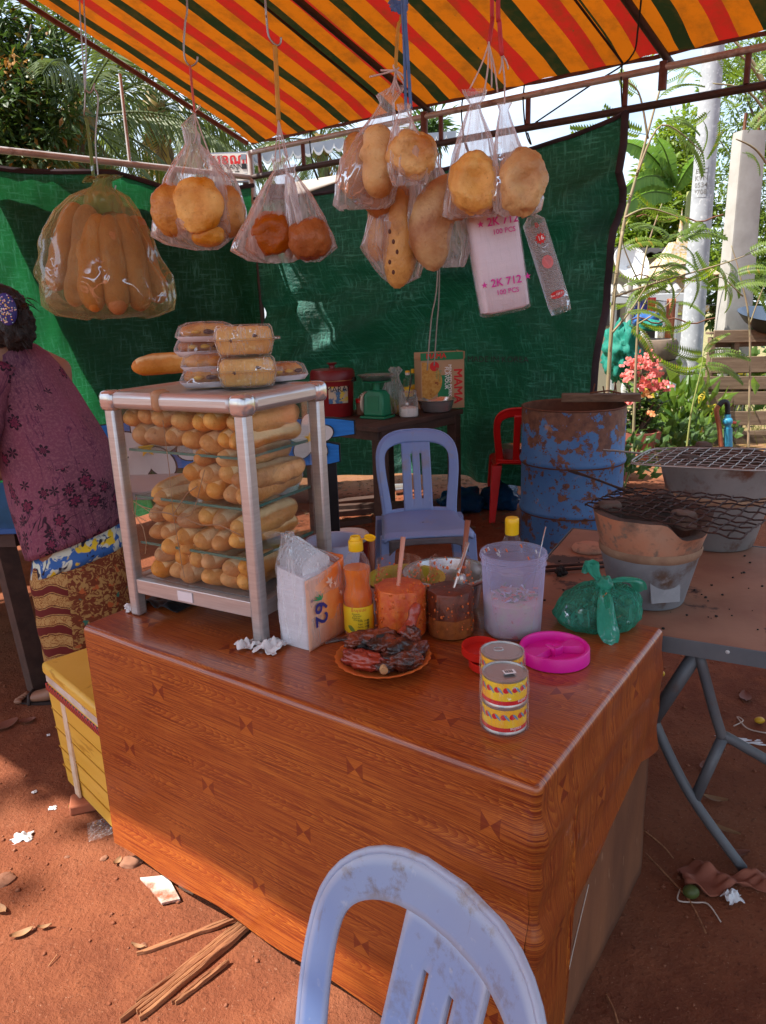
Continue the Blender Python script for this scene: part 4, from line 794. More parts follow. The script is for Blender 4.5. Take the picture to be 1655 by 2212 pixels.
g.obj('blossom_print', mat('peach_print', (.84, .58, .44), .5, bump=0), wrp, smooth=0)['kind'] = 'stuff'
# sauce bottle
c0 = base(778, 1385, .036)
bot = thing('sauce_bottle', 'bottle of orange chilli sauce with open yellow flip cap and yellow label', 'bottle', c0)
prof = [(.0005, .001), (.030, .001), (.0345, .004), (.036, .012), (.0362, .075), (.0355, .088), (.0362, .094), (.0355, .106), (.031, .120), (.0292, .135), (.0305, .150), (.0325, .163), (.0325, .175), (.029, .190), (.021, .206), (.0155, .216), (.0145, .222), (.0145, .236)]
rib = lambda r, z, a: r*(1+(.02*cos(a*10) if .10 < z < .20 else 0))
G().lathe(prof, 40, fn=rib).obj('bottle', m_shell, bot, smooth=60)
ins = [(max(.0004, r*.945), z+.0012) for r, z in prof if z < .178]; gl_ = G().lathe(ins, 40, fn=rib); gl_.disc(ins[-1][0], ins[-1][1], 40); gl_.obj('sauce', m_sauce, bot, smooth=60)
G().lathe([(.0365, .018), (.0368, .019), (.0368, .084), (.0365, .085)], 40).obj('label', m_label, bot, smooth=60)
G().lathe([(.0170, .218), (.0178, .219), (.0176, .240), (.0165, .244), (.0135, .2445), (.0130, .250), (.0120, .2535), (.0105, .2535), (.009, .242), (.0003, .240)], 32).obj('cap', m_yel, bot, smooth=50)
lid = G(); lid.lathe([(.0003, 0), (.0125, 0), (.0135, .002), (.0138, .006), (.0125, .006), (.012, .003), (.0003, .003)], 28, M=MAT((.034, -.004, .246), 0, .2, .18)); lid.box((.0195, -.002, .2465), (.010, .006, .0015)); o = lid.obj('cap_lid', m_yel, bot, smooth=50); o['kind'] = 'thing'
def cyl(r, z, a0): return lambda p: V((r*cos(a0+p.x/r), r*sin(a0+p.x/r), z+p.y))
fa = -pi/2+.04
for k, tt in enumerate(['\u1791\u17b9\u1780\u1798\u17d2\u1791\u17c1\u179f', 'Chilli  35%', 'Sugar  25%', 'Garlic  20%', 'Water  20%']):
    text(tt, .0105 if k == 0 else .0058, m_printred if k == 0 else m_printbk, bot, wrap=cyl(.0372, .078-(0 if k == 0 else .020+.0075*k), fa+(0 if k == 0 else .25)))
for k in range(4): text('\u1791\u17b9\u1780\u1798\u17d2\u1791\u17c1\u179f', .0055, m_printbk, bot, wrap=cyl(.0372, .069-.005*k, fa-.2+.1*(k % 2)))
g = G(); w = cyl(.0372, .0, fa-.55); g.grid(lambda u, v: w(V(((u-.5)*.020, .036+.012*sin(pi*u)*(v-.5)*1.2-.01*u, 0))), 12, 5); g.obj('mango_print', m_fruit_g, bot)
g = G(); w = cyl(.0373, 0, fa+.62)
for k in range(9): g.add([w(V((x, y, 0))) for x, y in ((-.003, .030+k*.0026), (.003, .030+k*.0026), (.003, .0312+k*.0026+.0004*(k % 3)), (-.003, .0312+k*.0026+.0004*(k % 3)))], [(0, 1, 2, 3)])
g.obj('barcode', m_printbk, bot, smooth=0)['kind'] = 'stuff'
# jars of chilli
def jar(M, label, R, H, fill, mcont, group, extra=None, lowfill=None):
    t = thing('plastic_jar', label, 'jar', M=M, group=group)
    oct_ = lambda r, z, a: r*((1/max(abs(cos(((a+pi/8) % (pi/4))-pi/8)), .01))*.94 if .012 < z < H*.72 else 1.0)
    pr = [(.0005, .001), (R*.90, .001), (R*.99, .007), (R, .02), (R, H*.66), (R*.97, H*.74), (R*.88, H*.80), (R*.86, H*.815), (R*.885, H*.835), (R*.86, H*.855), (R*.885, H*.88), (R*.86, H*.90), (R*.885, H*.925), (R*.86, H*.95), (R*.86, H), (R*.83, H), (R*.83, H*.8)]
    G().lathe(pr, 48, fn=oct_).obj('jar', m_jar, t, smooth=35)
    zf = H*fill; ins = [(.0005, .003), (R*.86, .003), (R*.955, .009), (R*.962, .02), (R*.962, zf-.003), (R*.93, zf), (R*.4, zf+.003), (.0004, zf+.001)]
    G().lathe(ins, 48, fn=lambda r, z, a: oct_(r, z, a)*(1+.012*noise.noise(V((a*3, z*50, 0))))).obj('chilli_paste', mcont, t, smooth=50)
    if lowfill: G().lathe([(R*.972, .004), (R*.974, .009), (R*.974, H*lowfill)], 48, fn=oct_).obj('sediment', m_chilisoup, t)
    g = G(); rs = random.Random(int(R*1e4))
    for k in range(150):
        a, z = rs.uniform(0, 6.28), rs.uniform(H*.06, H*.97); r = R*.80 if z > H*.8 else R*(.955 if z > H*fill else .962); s = rs.uniform(.0010, .0036)
        g.blob((r*cos(a), r*sin(a), z), (s, s, s*rs.uniform(.5, 1.6)), 4, .3, 3, k)
    g.obj('chilli_flakes', m_smear, t, smooth=180)['kind'] = 'stuff'
    return t
j1 = base(868, 1393, .064); j2 = base(974, 1388, .058)
jar(MAT(j1, .2), 'large clear jar of red chilli paste with pink handled spoon', .0635, .190, .66, m_chili, 'chilli paste jars')
jar(MAT(j2, .5), 'clear jar of dark brown chilli sauce with red layer below', .0575, .190, .60, m_chilidk, 'chilli paste jars', lowfill=.26)
def spoon(a, b, label, m, w=.006, name='spoon', bowl=None, mb=None):
    t = thing(name, label, 'spoon' if bowl else 'utensil'); a, b = V(a), V(b)
    G().tube([a, lerp(a, b, .5), b], [w*.75, w*.8, w], 8, flat=.5).obj('handle', m, t, smooth=180)
    if bowl: G().blob(a, (.014, .010, .022), 10).obj('bowl', mb or m_steel, t, smooth=180)
    return t
m_peach = mat('peach_handle', (.62, .30, .22), .45); m_brownh = mat('brown_handle', (.26, .09, .055), .5)
spoon(j1+V((-.015, -.028, .055)), j1+V((.012, .03, .238)), 'spoon with peach handle standing in red chilli jar', m_peach, .0065, bowl=1)
spoon(j2+V((-.015, -.02, .05)), j2+V((.047, .035, .218)), 'steel spoon leaning in dark chilli jar', m_steel, .006, bowl=1)
spoon(j2+V((.03, .03, .12)), j2+V((.052, .075, .262)), 'brown wooden handled ladle standing behind dark chilli jar', m_brownh, .0075, bowl=1)
spoon(onz(806, 1300, CT)+V((0, 0, .04)), onz(806, 1300, CT)+V((.004, .01, .175)), 'brown wooden handle upright between sauce bottle and chilli jar', m_brownh, .0075, name='wooden_utensil')
# bowls behind the jars
def basin(c, label, R, H, m, mr=None, rim=.012, name='basin', cat='bowl'):
    t = thing(name, label, cat, c)
    G().lathe([(.0004, .001), (R*.70, .001), (R*.80, .012), (R*.93, H*.85), (R, H), (R+rim, H+.001), (R+rim, H+.003), (R-.002, H+.003), (R*.91, H*.85), (R*.78, .014), (.0004, .006)], 44).obj('bowl', m, t, smooth=50)
    if mr: G().lathe([(R+rim-.002, H+.0035), (R+rim+.002, H+.002), (R+rim, H-.004), (R+rim-.003, H+.0005)], 44).obj('rim', mr, t, smooth=180)
    return t
pb = base(968, 1352, .10); pb = V((pb.x-.0, pb.y+.02, CT+.0012)); basin(pb, 'stainless steel basin half hidden behind the dark chilli jar', .105, .098, m_steel, m_brownh)
py_ = base(880, 1352, .09); basin(V((py_.x, py_.y+.015, CT+.0012)), 'yellow plastic basin half hidden behind red chilli jar', .092, .088, m_yellid)
pv_ = base(728, 1300, .06); t = thing('plastic_tub', 'lavender plastic tub peeping out between napkin pack and bottle', 'tub', V((pv_.x+.0, pv_.y+.03, CT+.0012)))
g = G(); g.lathe([(.0004, .002), (.055, .002), (.075, .15), (.080, .151), (.073, .150), (.053, .005), (.0004, .005)], 36, fn=lambda r, z, a: r*(1+.02*cos(2*a))); g.obj('tub', m_lav, t, smooth=60)
# lilac bucket of pickles
bk = base(1107, 1389, .068); R1, R2, BH = .068, .0765, .205
t = thing('pickle_bucket', 'translucent lilac plastic tub half full of pickled vegetables', 'tub', bk)
G().lathe([(.0005, .001), (R1*.93, .001), (R1, .007), (lerp(R1, R2, .85), BH*.85), (lerp(R1, R2, .86)+.003, BH*.86), (lerp(R1, R2, .87), BH*.875), (R2, BH*.93), (R2+.0045, BH*.945), (R2+.0045, BH*.955), (R2+.001, BH*.965), (R2+.002, BH), (R2-.002, BH), (lerp(R1, R2, .8), BH*.8), (R1-.001, .01)], 48).obj('tub', m_bucket, t, smooth=40)
g = G().lathe([(.0005, .004), (R1*.90, .004), (R1*.975, .010), (R1*1.005, .085), (R1*.8, .092), (.0004, .078)], 44, fn=lambda r, z, a: r*(1+.02*noise.noise(V((a*4, z*60, 0))))); g.obj('pickles', m_pickle, t, smooth=60)
rs = random.Random(4); gp, go, gw = G(), G(), G()
for k in range(70):
    a, r, z = rs.uniform(0, 6.28), R1*rs.uniform(.2, .9), rs.uniform(.086, .10); gq = (gp, go, gw)[k % 3]; d = V((rs.uniform(-1, 1), rs.uniform(-1, 1), rs.uniform(-.5, .5))).normalized()*.012
    gq.tube([V((r*cos(a), r*sin(a), z)), V((r*cos(a), r*sin(a), z))+d], .0022, 5)
gp.obj('green_strips', m_fruit_g, t)['kind'] = 'stuff'; go.obj('carrot_strips', m_printorange, t)['kind'] = 'stuff'; gw.obj('radish_strips', m_white, t)['kind'] = 'stuff'
for k in range(12):
    a = rs.uniform(.3, 2.9); z = rs.uniform(BH*.78, BH*.95); gq = G(); r = lerp(R1, R2, z/BH)-.003; gq.tube([(r*cos(a), r*sin(a), z), (r*cos(a+.06), r*sin(a+.06), z+.008)], .0018, 5); gq.obj('stuck_shred', (m_printorange, m_white)[k % 2], t)
spoon(bk+V((.05, .02, .10)), bk+V((.083, .035, .252)), 'thin steel skewer leaning in lilac pickle tub', m_steel, .0022, name='skewer')
# clear bottle with yellow cap behind it
cb = bk+V((.020, .135, 0)); t = thing('oil_bottle', 'clear bottle with closed yellow cap standing behind the lilac tub', 'bottle', cb)
G().lathe([(.0005, .001), (.028, .001), (.032, .008), (.032, .135), (.030, .16), (.024, .185), (.0165, .203), (.015, .21)], 36).obj('bottle', m_shell, t, smooth=50)
G().lathe([(.0004, .003), (.028, .004), (.0305, .010), (.0305, .10), (.0004, .10)], 32).obj('oil', mat('amber_oil', (.45, .26, .06), .25), t, smooth=50)
G().lathe([(.0165, .205), (.0175, .207), (.0172, .232), (.0175, .233), (.0172, .246), (.0150, .249), (.0004, .2495)], 32, fn=lambda r, z, a: r*(1+.012*(int(a*14) % 2))).obj('cap', m_yel, t, smooth=50)
# knotted green bag
bg_ = base(1292, 1368, .06); t = thing('tied_bag', 'knotted translucent green plastic bag of food on the counter corner', 'plastic bag', bg_)
def gbag(u, v):
    a, w = 2*pi*u, v; rx = interp([(0, .05), (.08, .092), (.3, .112), (.55, .098), (.8, .055), (.93, .018), (1, .012)], w); z = interp([(0, .0), (.1, .003), (.3, .028), (.55, .070), (.8, .098), (1, .108)], w)
    f = 1+.16*noise.noise(V((cos(a)*1.3, sin(a)*1.3, w*1.5)))+.07*sin(a*11+3*noise.noise(V((a, w*3, 0))))*sst(.15, .8, w)+.05*noise.noise(V((cos(a)*5, sin(a)*5, w*7)))
    return V((cos(a)*rx*f+.012*w, sin(a)*rx*f*.78, z+.006*noise.noise(V((cos(a)*4, sin(a)*4, w*5)))*sst(.05, .3, w)))
G().grid(gbag, 90, 40, True).obj('bag', m_bag_g, t, smooth=180)
G().blob((.006, -.012, .106), (.022, .020, .019), 12, .45, 5, 3).obj('knot', m_bag_gk, t, smooth=180)
def ear(P, ws, nm):
    g = G(); Q = catmull(P, 6); n = len(Q)-1
    def fn(u, v):
        i = min(n, int(v*n)); p = Q[i]; w = interp(ws, v); a = 2*pi*u
        return V((p.x+w*cos(a), p.y+w*.32*sin(a)+.004*sin(4*a+v*5), p.z+.25*w*sin(a)))
    g.grid(fn, 20, n, True); g.obj(nm, m_bag_gk, t, smooth=180)
ear([(.004, -.016, .104), (-.004, -.06, .085), (-.010, -.098, .040), (-.006, -.118, .004)], [(0, .008), (.4, .020), (.8, .026), (1, .016)], 'tail'); ear([(.0, -.008, .110), (-.016, .002, .135), (-.022, .008, .158), (-.034, .014, .130)], [(0, .008), (.5, .018), (1, .010)], 'loop'); ear([(.01, -.008, .108), (.045, -.02, .120), (.082, -.015, .112), (.095, -.004, .088)], [(0, .008), (.5, .020), (1, .018)], 'loop')
g = G(); rs = random.Random(8)
for k in range(26): 
    a = rs.uniform(0, 6.28); r = rs.uniform(.01, .075); p = V((r*cos(a), r*sin(a)*.7, rs.uniform(.012, .05))); d = V((rs.uniform(-1, 1), rs.uniform(-1, 1), rs.uniform(-.3, .6))).normalized()*rs.uniform(.02, .04)
    g.tube([p, p+d], .008, 6)
g.obj('food_pieces', mat('bagged_food', (.32, .26, .18), .7, col2=(.10, .075, .05), scale=40), t, smooth=180)['kind'] = 'stuff'
# pink lid with its heart
pk = base(1196, 1456, .0785); PR = .0785
t = thing('pink_lid', 'magenta plastic tub lid with a raised heart at its centre', 'lid', MAT(pk, .35))
G().lathe([(PR-.004, .001), (PR, .001), (PR-.001, .027), (PR-.003, .030), (PR-.008, .030), (PR-.010, .027), (PR-.011, .010), (.0004, .010)], 64).obj('lid', m_pink, t, smooth=50)
for sgn in (1, -1):
    g = G(); n = 10
    g.grid(lambda u, v: (lambda a, r: (r*cos(a), r*sin(a), .0105+.015*(min(1, min(u, 1-u)*9))))((0 if sgn > 0 else pi)+(u-.5)*.95, lerp(.012, PR-.0105, v)), 16, 8); g.obj('spoke', m_pink, t, smooth=60)
h = [(.020*1.0*(16*sin(a)**3)/16, .017*(13*cos(a)-5*cos(2*a)-2*cos(3*a)-cos(4*a))/15) for a in [2*pi*k/40 for k in range(40)]]
g = G(); g.loft([[(x, y, z) for x, y in h] for z in (.010, .027)]+[[(x*.9, y*.9, .0285) for x, y in h], [(x*.6, y*.6, .0265) for x, y in h]]); g.obj('heart', m_pink, t, rz=-.5, smooth=50)
# red screw lids
def redlid(c, rz, tilt, label):
    R = .047; t = thing('red_lid', label, 'lid', M=MAT(c, rz, tilt), group='red screw lids')
    G().lathe([(.0004, .0015), (R-.003, .0015), (R-.001, .003), (R, .020), (R-.002, .021), (R-.003, .004), (.0004, .004)], 72, fn=lambda r, z, a: r*(1+.010*(int(a*22) % 2)*(r > R*.95))).obj('lid', m_lidred, t, smooth=30)
rl = base(1050, 1462, .047); redlid(rl+V((.008, -.004, 0)), 0, 0, 'lower red translucent screw lid lying by the tins'); redlid(rl+V((-.006, .018, .020)), .8, .10, 'upper red translucent screw lid resting on another red lid')
# shrink-wrapped tins
def tins(c, rz, where, front):
    R, H = .0425, .0545; tw = thing('shrink_wrap', f'clear shrink wrap round the {where} pair of stacked tins', 'plastic wrap', MAT(c, rz))
    G().lathe([(R*.95, .001), (R+.004, .001), (R+.0035, H*.5), (R+.002, H), (R+.0035, H*1.5), (R+.002, H*2+.001), (R*.8, H*2+.002)], 40, fn=lambda r, z, a: r*(1+.018*noise.noise(V((a*2, z*60, c.x))))).obj('wrap', m_shell, tw, smooth=180)
    for k in range(2):
        t = thing('food_tin', f'{("lower", "upper")[k]} yellow and red fish tin of the {where} shrink-wrapped pair', 'tin', MAT(c+V((0, 0, k*(H+.0005)+.0012)), rz), group='shrink-wrapped fish tins')
        G().lathe([(.0004, .002), (R-.002, .002), (R-.002, 0), (R, 0), (R, .003), (R-.0015, .005), (R-.0015, H-.005), (R, H-.003), (R, H), (R-.002, H), (R-.0025, H-.003), (.0004, H-.003)], 44).obj('can', m_canmetal, t, smooth=40)
        G().lathe([(R-.0012, .0052), (R-.0008, .0055), (R-.0008, H-.0055), (R-.0012, H-.0052)], 44).obj('label', m_canyel, t, smooth=40)
        G().lathe([(R-.0004, .0056), (R-.0004, .014)], 44, fn=lambda r, z, a: r).obj('red_band', m_canred, t)
        for q in range(12):
            a = -pi/2+(q-5.5)*.40+.1*k; w = cyl(R-.0002, 0, a); g = G()
            g.add([w(V((.0058*cos(b), .036+.0058*sin(b), 0))) for b in [2*pi*i/14 for i in range(14)]], [tuple(range(14))]); g.obj('tomato_print', m_canred, t, smooth=0)
            w = cyl(R+.0001, 0, a+.13); g = G(); g.add([w(V((x, y+.036, 0))) for x, y in ((-.0055, .006), (-.001, .0045), (.003, 0), (.0065, -.007), (.0055, -.0075), (.001, -.004), (-.003, 0))], [tuple(range(7))]); g.obj('fish_print', m_canblue, t, smooth=0)
        text('csu\u012bns', .0098, m_printw, t, wrap=(lambda w: (lambda p: w(V((-p.x, -p.y, 0)))))(cyl(R+.0002, .0115, -pi/2+.72-.35*(1-k))))
    if front:
        g = G(); st = G().box((.006, -.008, 0), (.022, .015, .0004)).obj('price_sticker', m_printw, tw, loc=(0, 0, 2*H+.0032), rz=.2)
        for k in range(11): g.box((-.0015+k*.0014, -.007, .0004), (.0005+.0004*(k % 3 == 0), .010, .0002))
        g.obj('barcode', m_printbk, st, smooth=0)['kind'] = 'stuff'
    else: G().tube([(.01*cos(a)-.005, .008*sin(a)+.01, 2*H-.0005) for a in [2*pi*k/14 for k in range(15)]], .0012, 5).obj('pull_ring', m_canmetal, tw, smooth=180)
c1 = base(1089, 1591, .0425); tins(c1, 0, 'front', True); tins(c1+V((.010, .088, 0)), .1, 'rear', False)
# plate of charred meat
pp = base(830, 1490, .105); t = thing('meat_plate', 'orange scalloped plastic plate carrying charred grilled meat', 'plate', pp); PLR = .106
G().lathe([(.0004, .002), (.060, .002), (.064, .004), (.090, .016), (PLR, .026), (PLR+.001, .0275), (PLR-.002, .0275), (.088, .019), (.062, .0065), (.0004, .005)], 120, fn=lambda r, z, a: r*(1+.014*cos(a*26)*sst(.05, PLR, r))).obj('plate', m_orange, t, smooth=60)
mt = thing('grilled_chicken', 'charred grilled chicken pieces heaped on the orange plate', 'meat', pp+V((0, 0, .006)))
for nm, c, r, seed, rz, m in (('breast', (.035, .0, .030), (.060, .046, .028), 1, .3, m_meat), ('thigh', (-.042, -.030, .026), (.055, .026, .022), 2, -.5, m_meatred), ('back', (-.020, .036, .042), (.066, .026, .024), 3, .1, m_meat), ('drumstick', (.050, -.044, .026), (.040, .022, .020), 5, .2, m_meat), ('shoulder', (.064, .030, .045), (.024, .028, .030), 6, .5, m_meat), ('offal', (.004, -.058, .022), (.022, .016, .014), 7, 0, m_meat), ('skin_flap', (-.055, .028, .048), (.030, .022, .016), 8, .5, m_meat), ('middle_joint', (.000, .0, .052), (.040, .024, .016), 10, 1.1, m_meat)):
    G().blob((0, 0, 0), r, 28, .30, 4.6, seed).obj(nm, m, mt, loc=c, rz=rz, smooth=180)
G().tube(catmull([(-.055, .03, .050), (-.085, .022, .054), (-.110, .022, .050), (-.128, .016, .047)], 4), [.015, .014, .012, .010, .009, .008, .009, .009, .008, .006, .005, .004, .003], 9, flat=.6).obj('wing_tip', m_meat, mt, smooth=180)
G().tube(catmull([(.05, .03, .05), (.066, .045, .075), (.074, .054, .098), (.082, .060, .118)], 4), [.02, .019, .017, .015, .013, .012, .012, .013, .014, .0135, .012, .009, .005], 9).obj('leg_end', m_meatred, mt, smooth=180)
G().tube([(.0, -.066, .024), (.002, -.078, .022)], .009, 12).obj('bone_end', m_bone, mt)
g = G(); rs = random.Random(12)
for k in range(12):
    a, r = rs.uniform(0, 6.28), rs.uniform(0, .07); x, y = r*cos(a), r*.75*sin(a); s = rs.uniform(.003, .009); g.blob((x, y, .043+.022*(1-r/.09)+rs.uniform(-.014, .002)), (s*1.5, s, s*.6), 9, .4, 5, k)
g.obj('charred_bits', m_char, mt, smooth=180)['kind'] = 'stuff'
# ------------------------------------------------------------------ things hanging overhead
hp0, hp1 = V((-2.7, 3.45, 2.56)), V((2.6, .62, 2.56))
G().tube([hp0-K, hp1-K], .020, 10).obj('hanging_pole', m_galv, frm, smooth=60)
def onpole(x):
    k = (x-hp0.x)/(hp1.x-hp0.x); return lerp(hp0, hp1, k)+V((0, 0, .022))
def path(Y, pts, dy=None):
    return [at(px, py, Y+(dy[i] if dy else 0)) for i, (px, py) in enumerate(pts)]
def string(label, pts, Y, r, m, cat='string', up=True, name='string', dy=None, n=5):
    P = path(Y, pts, dy)
    if up: P = [onpole(P[0].x)]+P
    o = G().tube(catmull(P, n), r, 6, flat=.55 if 'ribbon' in name else 1).obj(name, m, smooth=180); return tag(o, label, cat)
def bag(label, rows, Y, m, seed=0, df=.62, npl=9, pleat=.16, group='plastic bags of bread hanging overhead', name='bread_bag', n=54):
    """rows: (py, x left, x right, depth factor) seen at depth Y"""
    c = at((rows[len(rows)//2][1]+rows[len(rows)//2][2])/2, rows[len(rows)//2][0], Y); g = G()
    R = []
    fine = []
    for (a, b) in zip(rows, rows[1:]):
        st = max(1, int(abs(b[0]-a[0])/7))
        for k in range(st): fine.append([lerp(x, y, k/st) for x, y in zip(a, b)])
    fine.append(list(rows[-1]))
    for j, (py, xl, xr, d) in enumerate(fine):
        p = at((xl+xr)/2, py, Y)-c; hw = (xr-xl)/2*mpp(c); v = j/len(fine); ring = []
        pl = pleat*min(1, .05/max(hw, .005))
        for k in range(n):
            a = 2*pi*k/n; f = 1+pl*sin(npl*a+seed+2*noise.noise(V((v*3, cos(a), seed))))+.045*noise.noise(V((cos(a)*5+seed, sin(a)*5, v*9)))+.055*noise.noise(V((cos(a)*2+seed, sin(a)*2, v*6)))
            ring.append((p.x+hw*f*math.copysign(abs(cos(a))**.8, cos(a)), p.y+hw*df*d*f*sin(a), p.z+hw*.10*noise.noise(V((cos(a)*2, sin(a)*2, seed+v*2)))))
        R.append(ring)
    g.loft(R, cap=False); o = g.obj(name, m, None, c, smooth=180); return tag(o, label, 'plastic bag', group)
def inbag(geo, m, name, label, cat, px, py, Y, dy=0, rot=(0, 0, 0), group=None):
    o = geo.obj(name, m, smooth=180); p = at(px, py, Y); p.y += dy
    o.matrix_world = Matrix.Translation(p) @ Matrix.Rotation(rot[1], 4, 'Y') @ Matrix.Rotation(rot[0], 4, 'X') @ Matrix.Rotation(rot[2], 4, 'Z'); return tag(o, label, cat, group)
# A: big bag of brown baguettes
YA = 2.35
bag('large yellowish plastic bag bulging with brown baguettes at left', [(395, 178, 196, .8), (382, 190, 262, .5), (392, 204, 240, .9), (404, 198, 240, 1), (425, 150, 274, 1), (455, 118, 294, 1), (500, 98, 318, 1), (560, 86, 346, 1), (620, 88, 370, 1), (655, 98, 380, .95), (676, 124, 376, .8), (688, 186, 340, .3)], YA, m_bag_y, 1, .72, 13, .10, n=72)
bag('gathered green neck of the big baguette bag', [(392, 178, 196, .8), (379, 188, 262, .5), (390, 206, 238, 1), (403, 200, 238, 1), (420, 186, 250, 1), (440, 185, 262, .9), (460, 196, 258, .7)], YA, m_bag_yn, 1.4, .6, 11, .12, group='plastic bags of bread hanging overhead', name='bag_neck')
for k, (tp, bt_, dy) in enumerate((((166, 438), (116, 628), .0), ((190, 442), (160, 662), -.07), ((212, 462), (205, 674), -.10), ((234, 464), (257, 680), -.10), ((260, 462), (306, 672), -.07), ((284, 466), (350, 654), .0), ((240, 450), (270, 650), .05), ((180, 450), (170, 640), .05))):
    a, b = at(*tp, YA+dy*.5+.01), at(*bt_, YA+dy); o = loaf_geo((b-a).length, .041, 30+k, 5.0, .014).obj('baguette', m_bagdark, smooth=180); d = (a-b).normalized()
    o.matrix_world = frame((a+b)/2, d, V((0, 1, 0)).cross(d)) @ Matrix.Rotation(-1.0+.5*(k % 3), 4, 'X'); tag(o, f'brown baguette inside the big hanging bag, {ORD[k]} from its left' if k < 6 else ('brown baguette at the back of the big bag near middle', 'brown baguette at the back of the big bag at left')[k-6], 'bread', 'baguettes in the big hanging bag')
string('thin double wire above the big baguette bag', [(172, 0), (178, 110), (184, 200)], YA, .0022, m_wire); string('second thin wire beside the double wire above the baguette bag', [(181, -5), (186, 120), (182, 250)], YA+.01, .002, m_wire)
tag(G().tube(catmull(path(YA, [(186, 195), (196, 200), (205, 180), (203, 190), (212, 215), (206, 300), (210, 360), (216, 405), (235, 422), (247, 412), (250, 400)]), 5), .0024, 6).obj('wire_hook', m_wire, smooth=180), 'bent wire hook holding the big baguette bag', 'hook')
tag(G().tube(catmull(path(YA, [(186, 255), (192, 290), (203, 385), (212, 400)]), 5), [.009]*16, 8, flat=.5).obj('twisted_bag_handle', m_bag_yn, smooth=180), 'twisted green bag handle strained up to the hook', 'bag handle')
# B: flat buns
YB = 2.22
bag('clear bag of round buns hanging from the second hook', [(245, 417, 424, 1), (270, 392, 418, .6), (292, 398, 430, .9), (312, 402, 432, 1), (340, 385, 455, 1), (385, 358, 492, 1), (440, 340, 512, 1), (480, 332, 520, 1), (505, 328, 516, .7), (525, 360, 490, .5), (540, 425, 470, .3)], YB, m_filmw, 2, .6, 11, .14)
bag('smaller clear bag of buns tucked at the right of the second hook', [(335, 455, 478, .9), (355, 462, 492, 1), (400, 452, 512, 1), (450, 448, 528, 1), (490, 450, 532, .7), (512, 470, 520, .3)], YB+.07, m_filmw, 3, .6, 9, .14)
def bun(w, h, d, seed, dimple=.0, amp=.07):
    g = G(); g.blob((0, 0, 0), (w, d, h), 26, amp, 3, seed); g.v = [tuple(V(p)*(1+.035*noise.noise(V(p)*75+V((seed, 0, 0)))-.045*exp(-(abs(noise.noise(V(p)*22+V((seed*2, 0, 0))))/.06)**2)+.02*noise.noise(V(p)*38+V((0, seed, 0))))) for p in g.v]
    if dimple: g.v = [(x, y+dimple*exp(-((x/(w*.42))**2+(z/(h*.42))**2))*(y < 0), z) for x, y, z in g.v]
    return g
mB = mpp(at(430, 450, YB))
for k, (px, py, w, h, d, dy, lab) in enumerate(((436, 450, 50, 53, 20, -.055, 'pale round bun facing out of the second hanging bag'), (378, 456, 40, 50, 26, -.035, 'orange brown bun at left in the second hanging bag'), (494, 456, 32, 48, 28, -.005, 'brown bun at right in the second hanging bag'), (452, 508, 36, 24, 26, -.02, 'small bun bottom in the second hanging bag'))):
    inbag(bun(w*mB*1.12, h*mB*1.08, d*mB*1.2, k, .012 if k == 0 else 0), (m_bun, m_roll, m_roll, m_roll)[k], 'bun', lab, 'bread', px, py, YB, dy, group='buns in hanging bags')
string('wire hook bent under the striped canopy for the second bag', [(404, -8), (400, 50), (397, 100), (401, 130), (412, 142), (424, 135), (427, 122)], YB, .0026, m_wire, 'hook', name='wire_hook')
string('pink string from the second hook to the bun bag', [(411, 141), (414, 180), (421, 245)], YB, .0032, m_rib_p, up=False)
for k, pts in enumerate(([(421, 245), (424, 290), (418, 310)], [(421, 245), (440, 300), (458, 345)], [(421, 240), (430, 232), (432, 226)], [(421, 245), (415, 240), (412, 236)])): tag(string('', pts, YB-.01, .002, m_rib_w, up=False), ('pale string down to the left neck of the bun bag', 'pale string slanting to the small right bun bag', 'tiny pale tip right of the pink string knot', 'tiny pale tip left of the pink string knot')[k], 'string', 'pale string ends at the bun bag')
# C: two bags of fried buns
YC = 2.08
bag('clear bag of fried buns, left of the pair under yellow ribbon', [(342, 588, 618, .9), (352, 590, 614, 1), (368, 592, 616, 1), (385, 582, 632, 1), (430, 556, 640, 1), (480, 530, 648, 1), (520, 508, 652, .9), (540, 500, 648, .7), (562, 540, 640, .35), (568, 580, 630, .2)], YC, m_filmw, 5, .55, 12, .15)
bag('clear bag of fried buns, right of the pair under yellow ribbon', [(355, 616, 640, .9), (366, 618, 636, 1), (380, 618, 642, 1), (420, 618, 670, 1), (470, 622, 698, 1), (515, 630, 718, 1), (535, 640, 725, .7), (558, 650, 700, .4), (566, 662, 690, .2)], YC-.04, m_filmw, 6, .6, 12, .15)
mC = mpp(at(620, 500, YC))
for k, (px, py, w, h, d, dy, lab) in enumerate(((592, 506, 44, 40, 34, -.02, 'fried bun with dented face in the left bag of the pair'), (672, 520, 42, 40, 36, -.05, 'fried bun in the right bag of the pair'), (553, 530, 26, 24, 30, .04, 'fried bun low at left in the left bag of the pair'), (632, 530, 24, 24, 26, .05, 'fried bun between the two bags of the pair'))):
    inbag(bun(w*mC*1.12, h*mC*1.08, d*mC, 8+k, .014 if k == 0 else 0, .13), m_donut, 'fried_bun', lab, 'bread', px, py, YC, dy, group='fried buns in hanging bags')
string('wire hook bent under the canopy for the yellow ribbon', [(573, -8), (576, 40), (580, 75), (590, 92), (600, 98), (606, 92), (607, 80)], YC, .0026, m_wire, 'hook', name='wire_hook')
string('yellow ribbon from the wire hook to the pair of bags', [(594, 98), (596, 130), (599, 200), (602, 262)], YC, .0058, m_rib_y, up=False, name='ribbon', cat='ribbon')
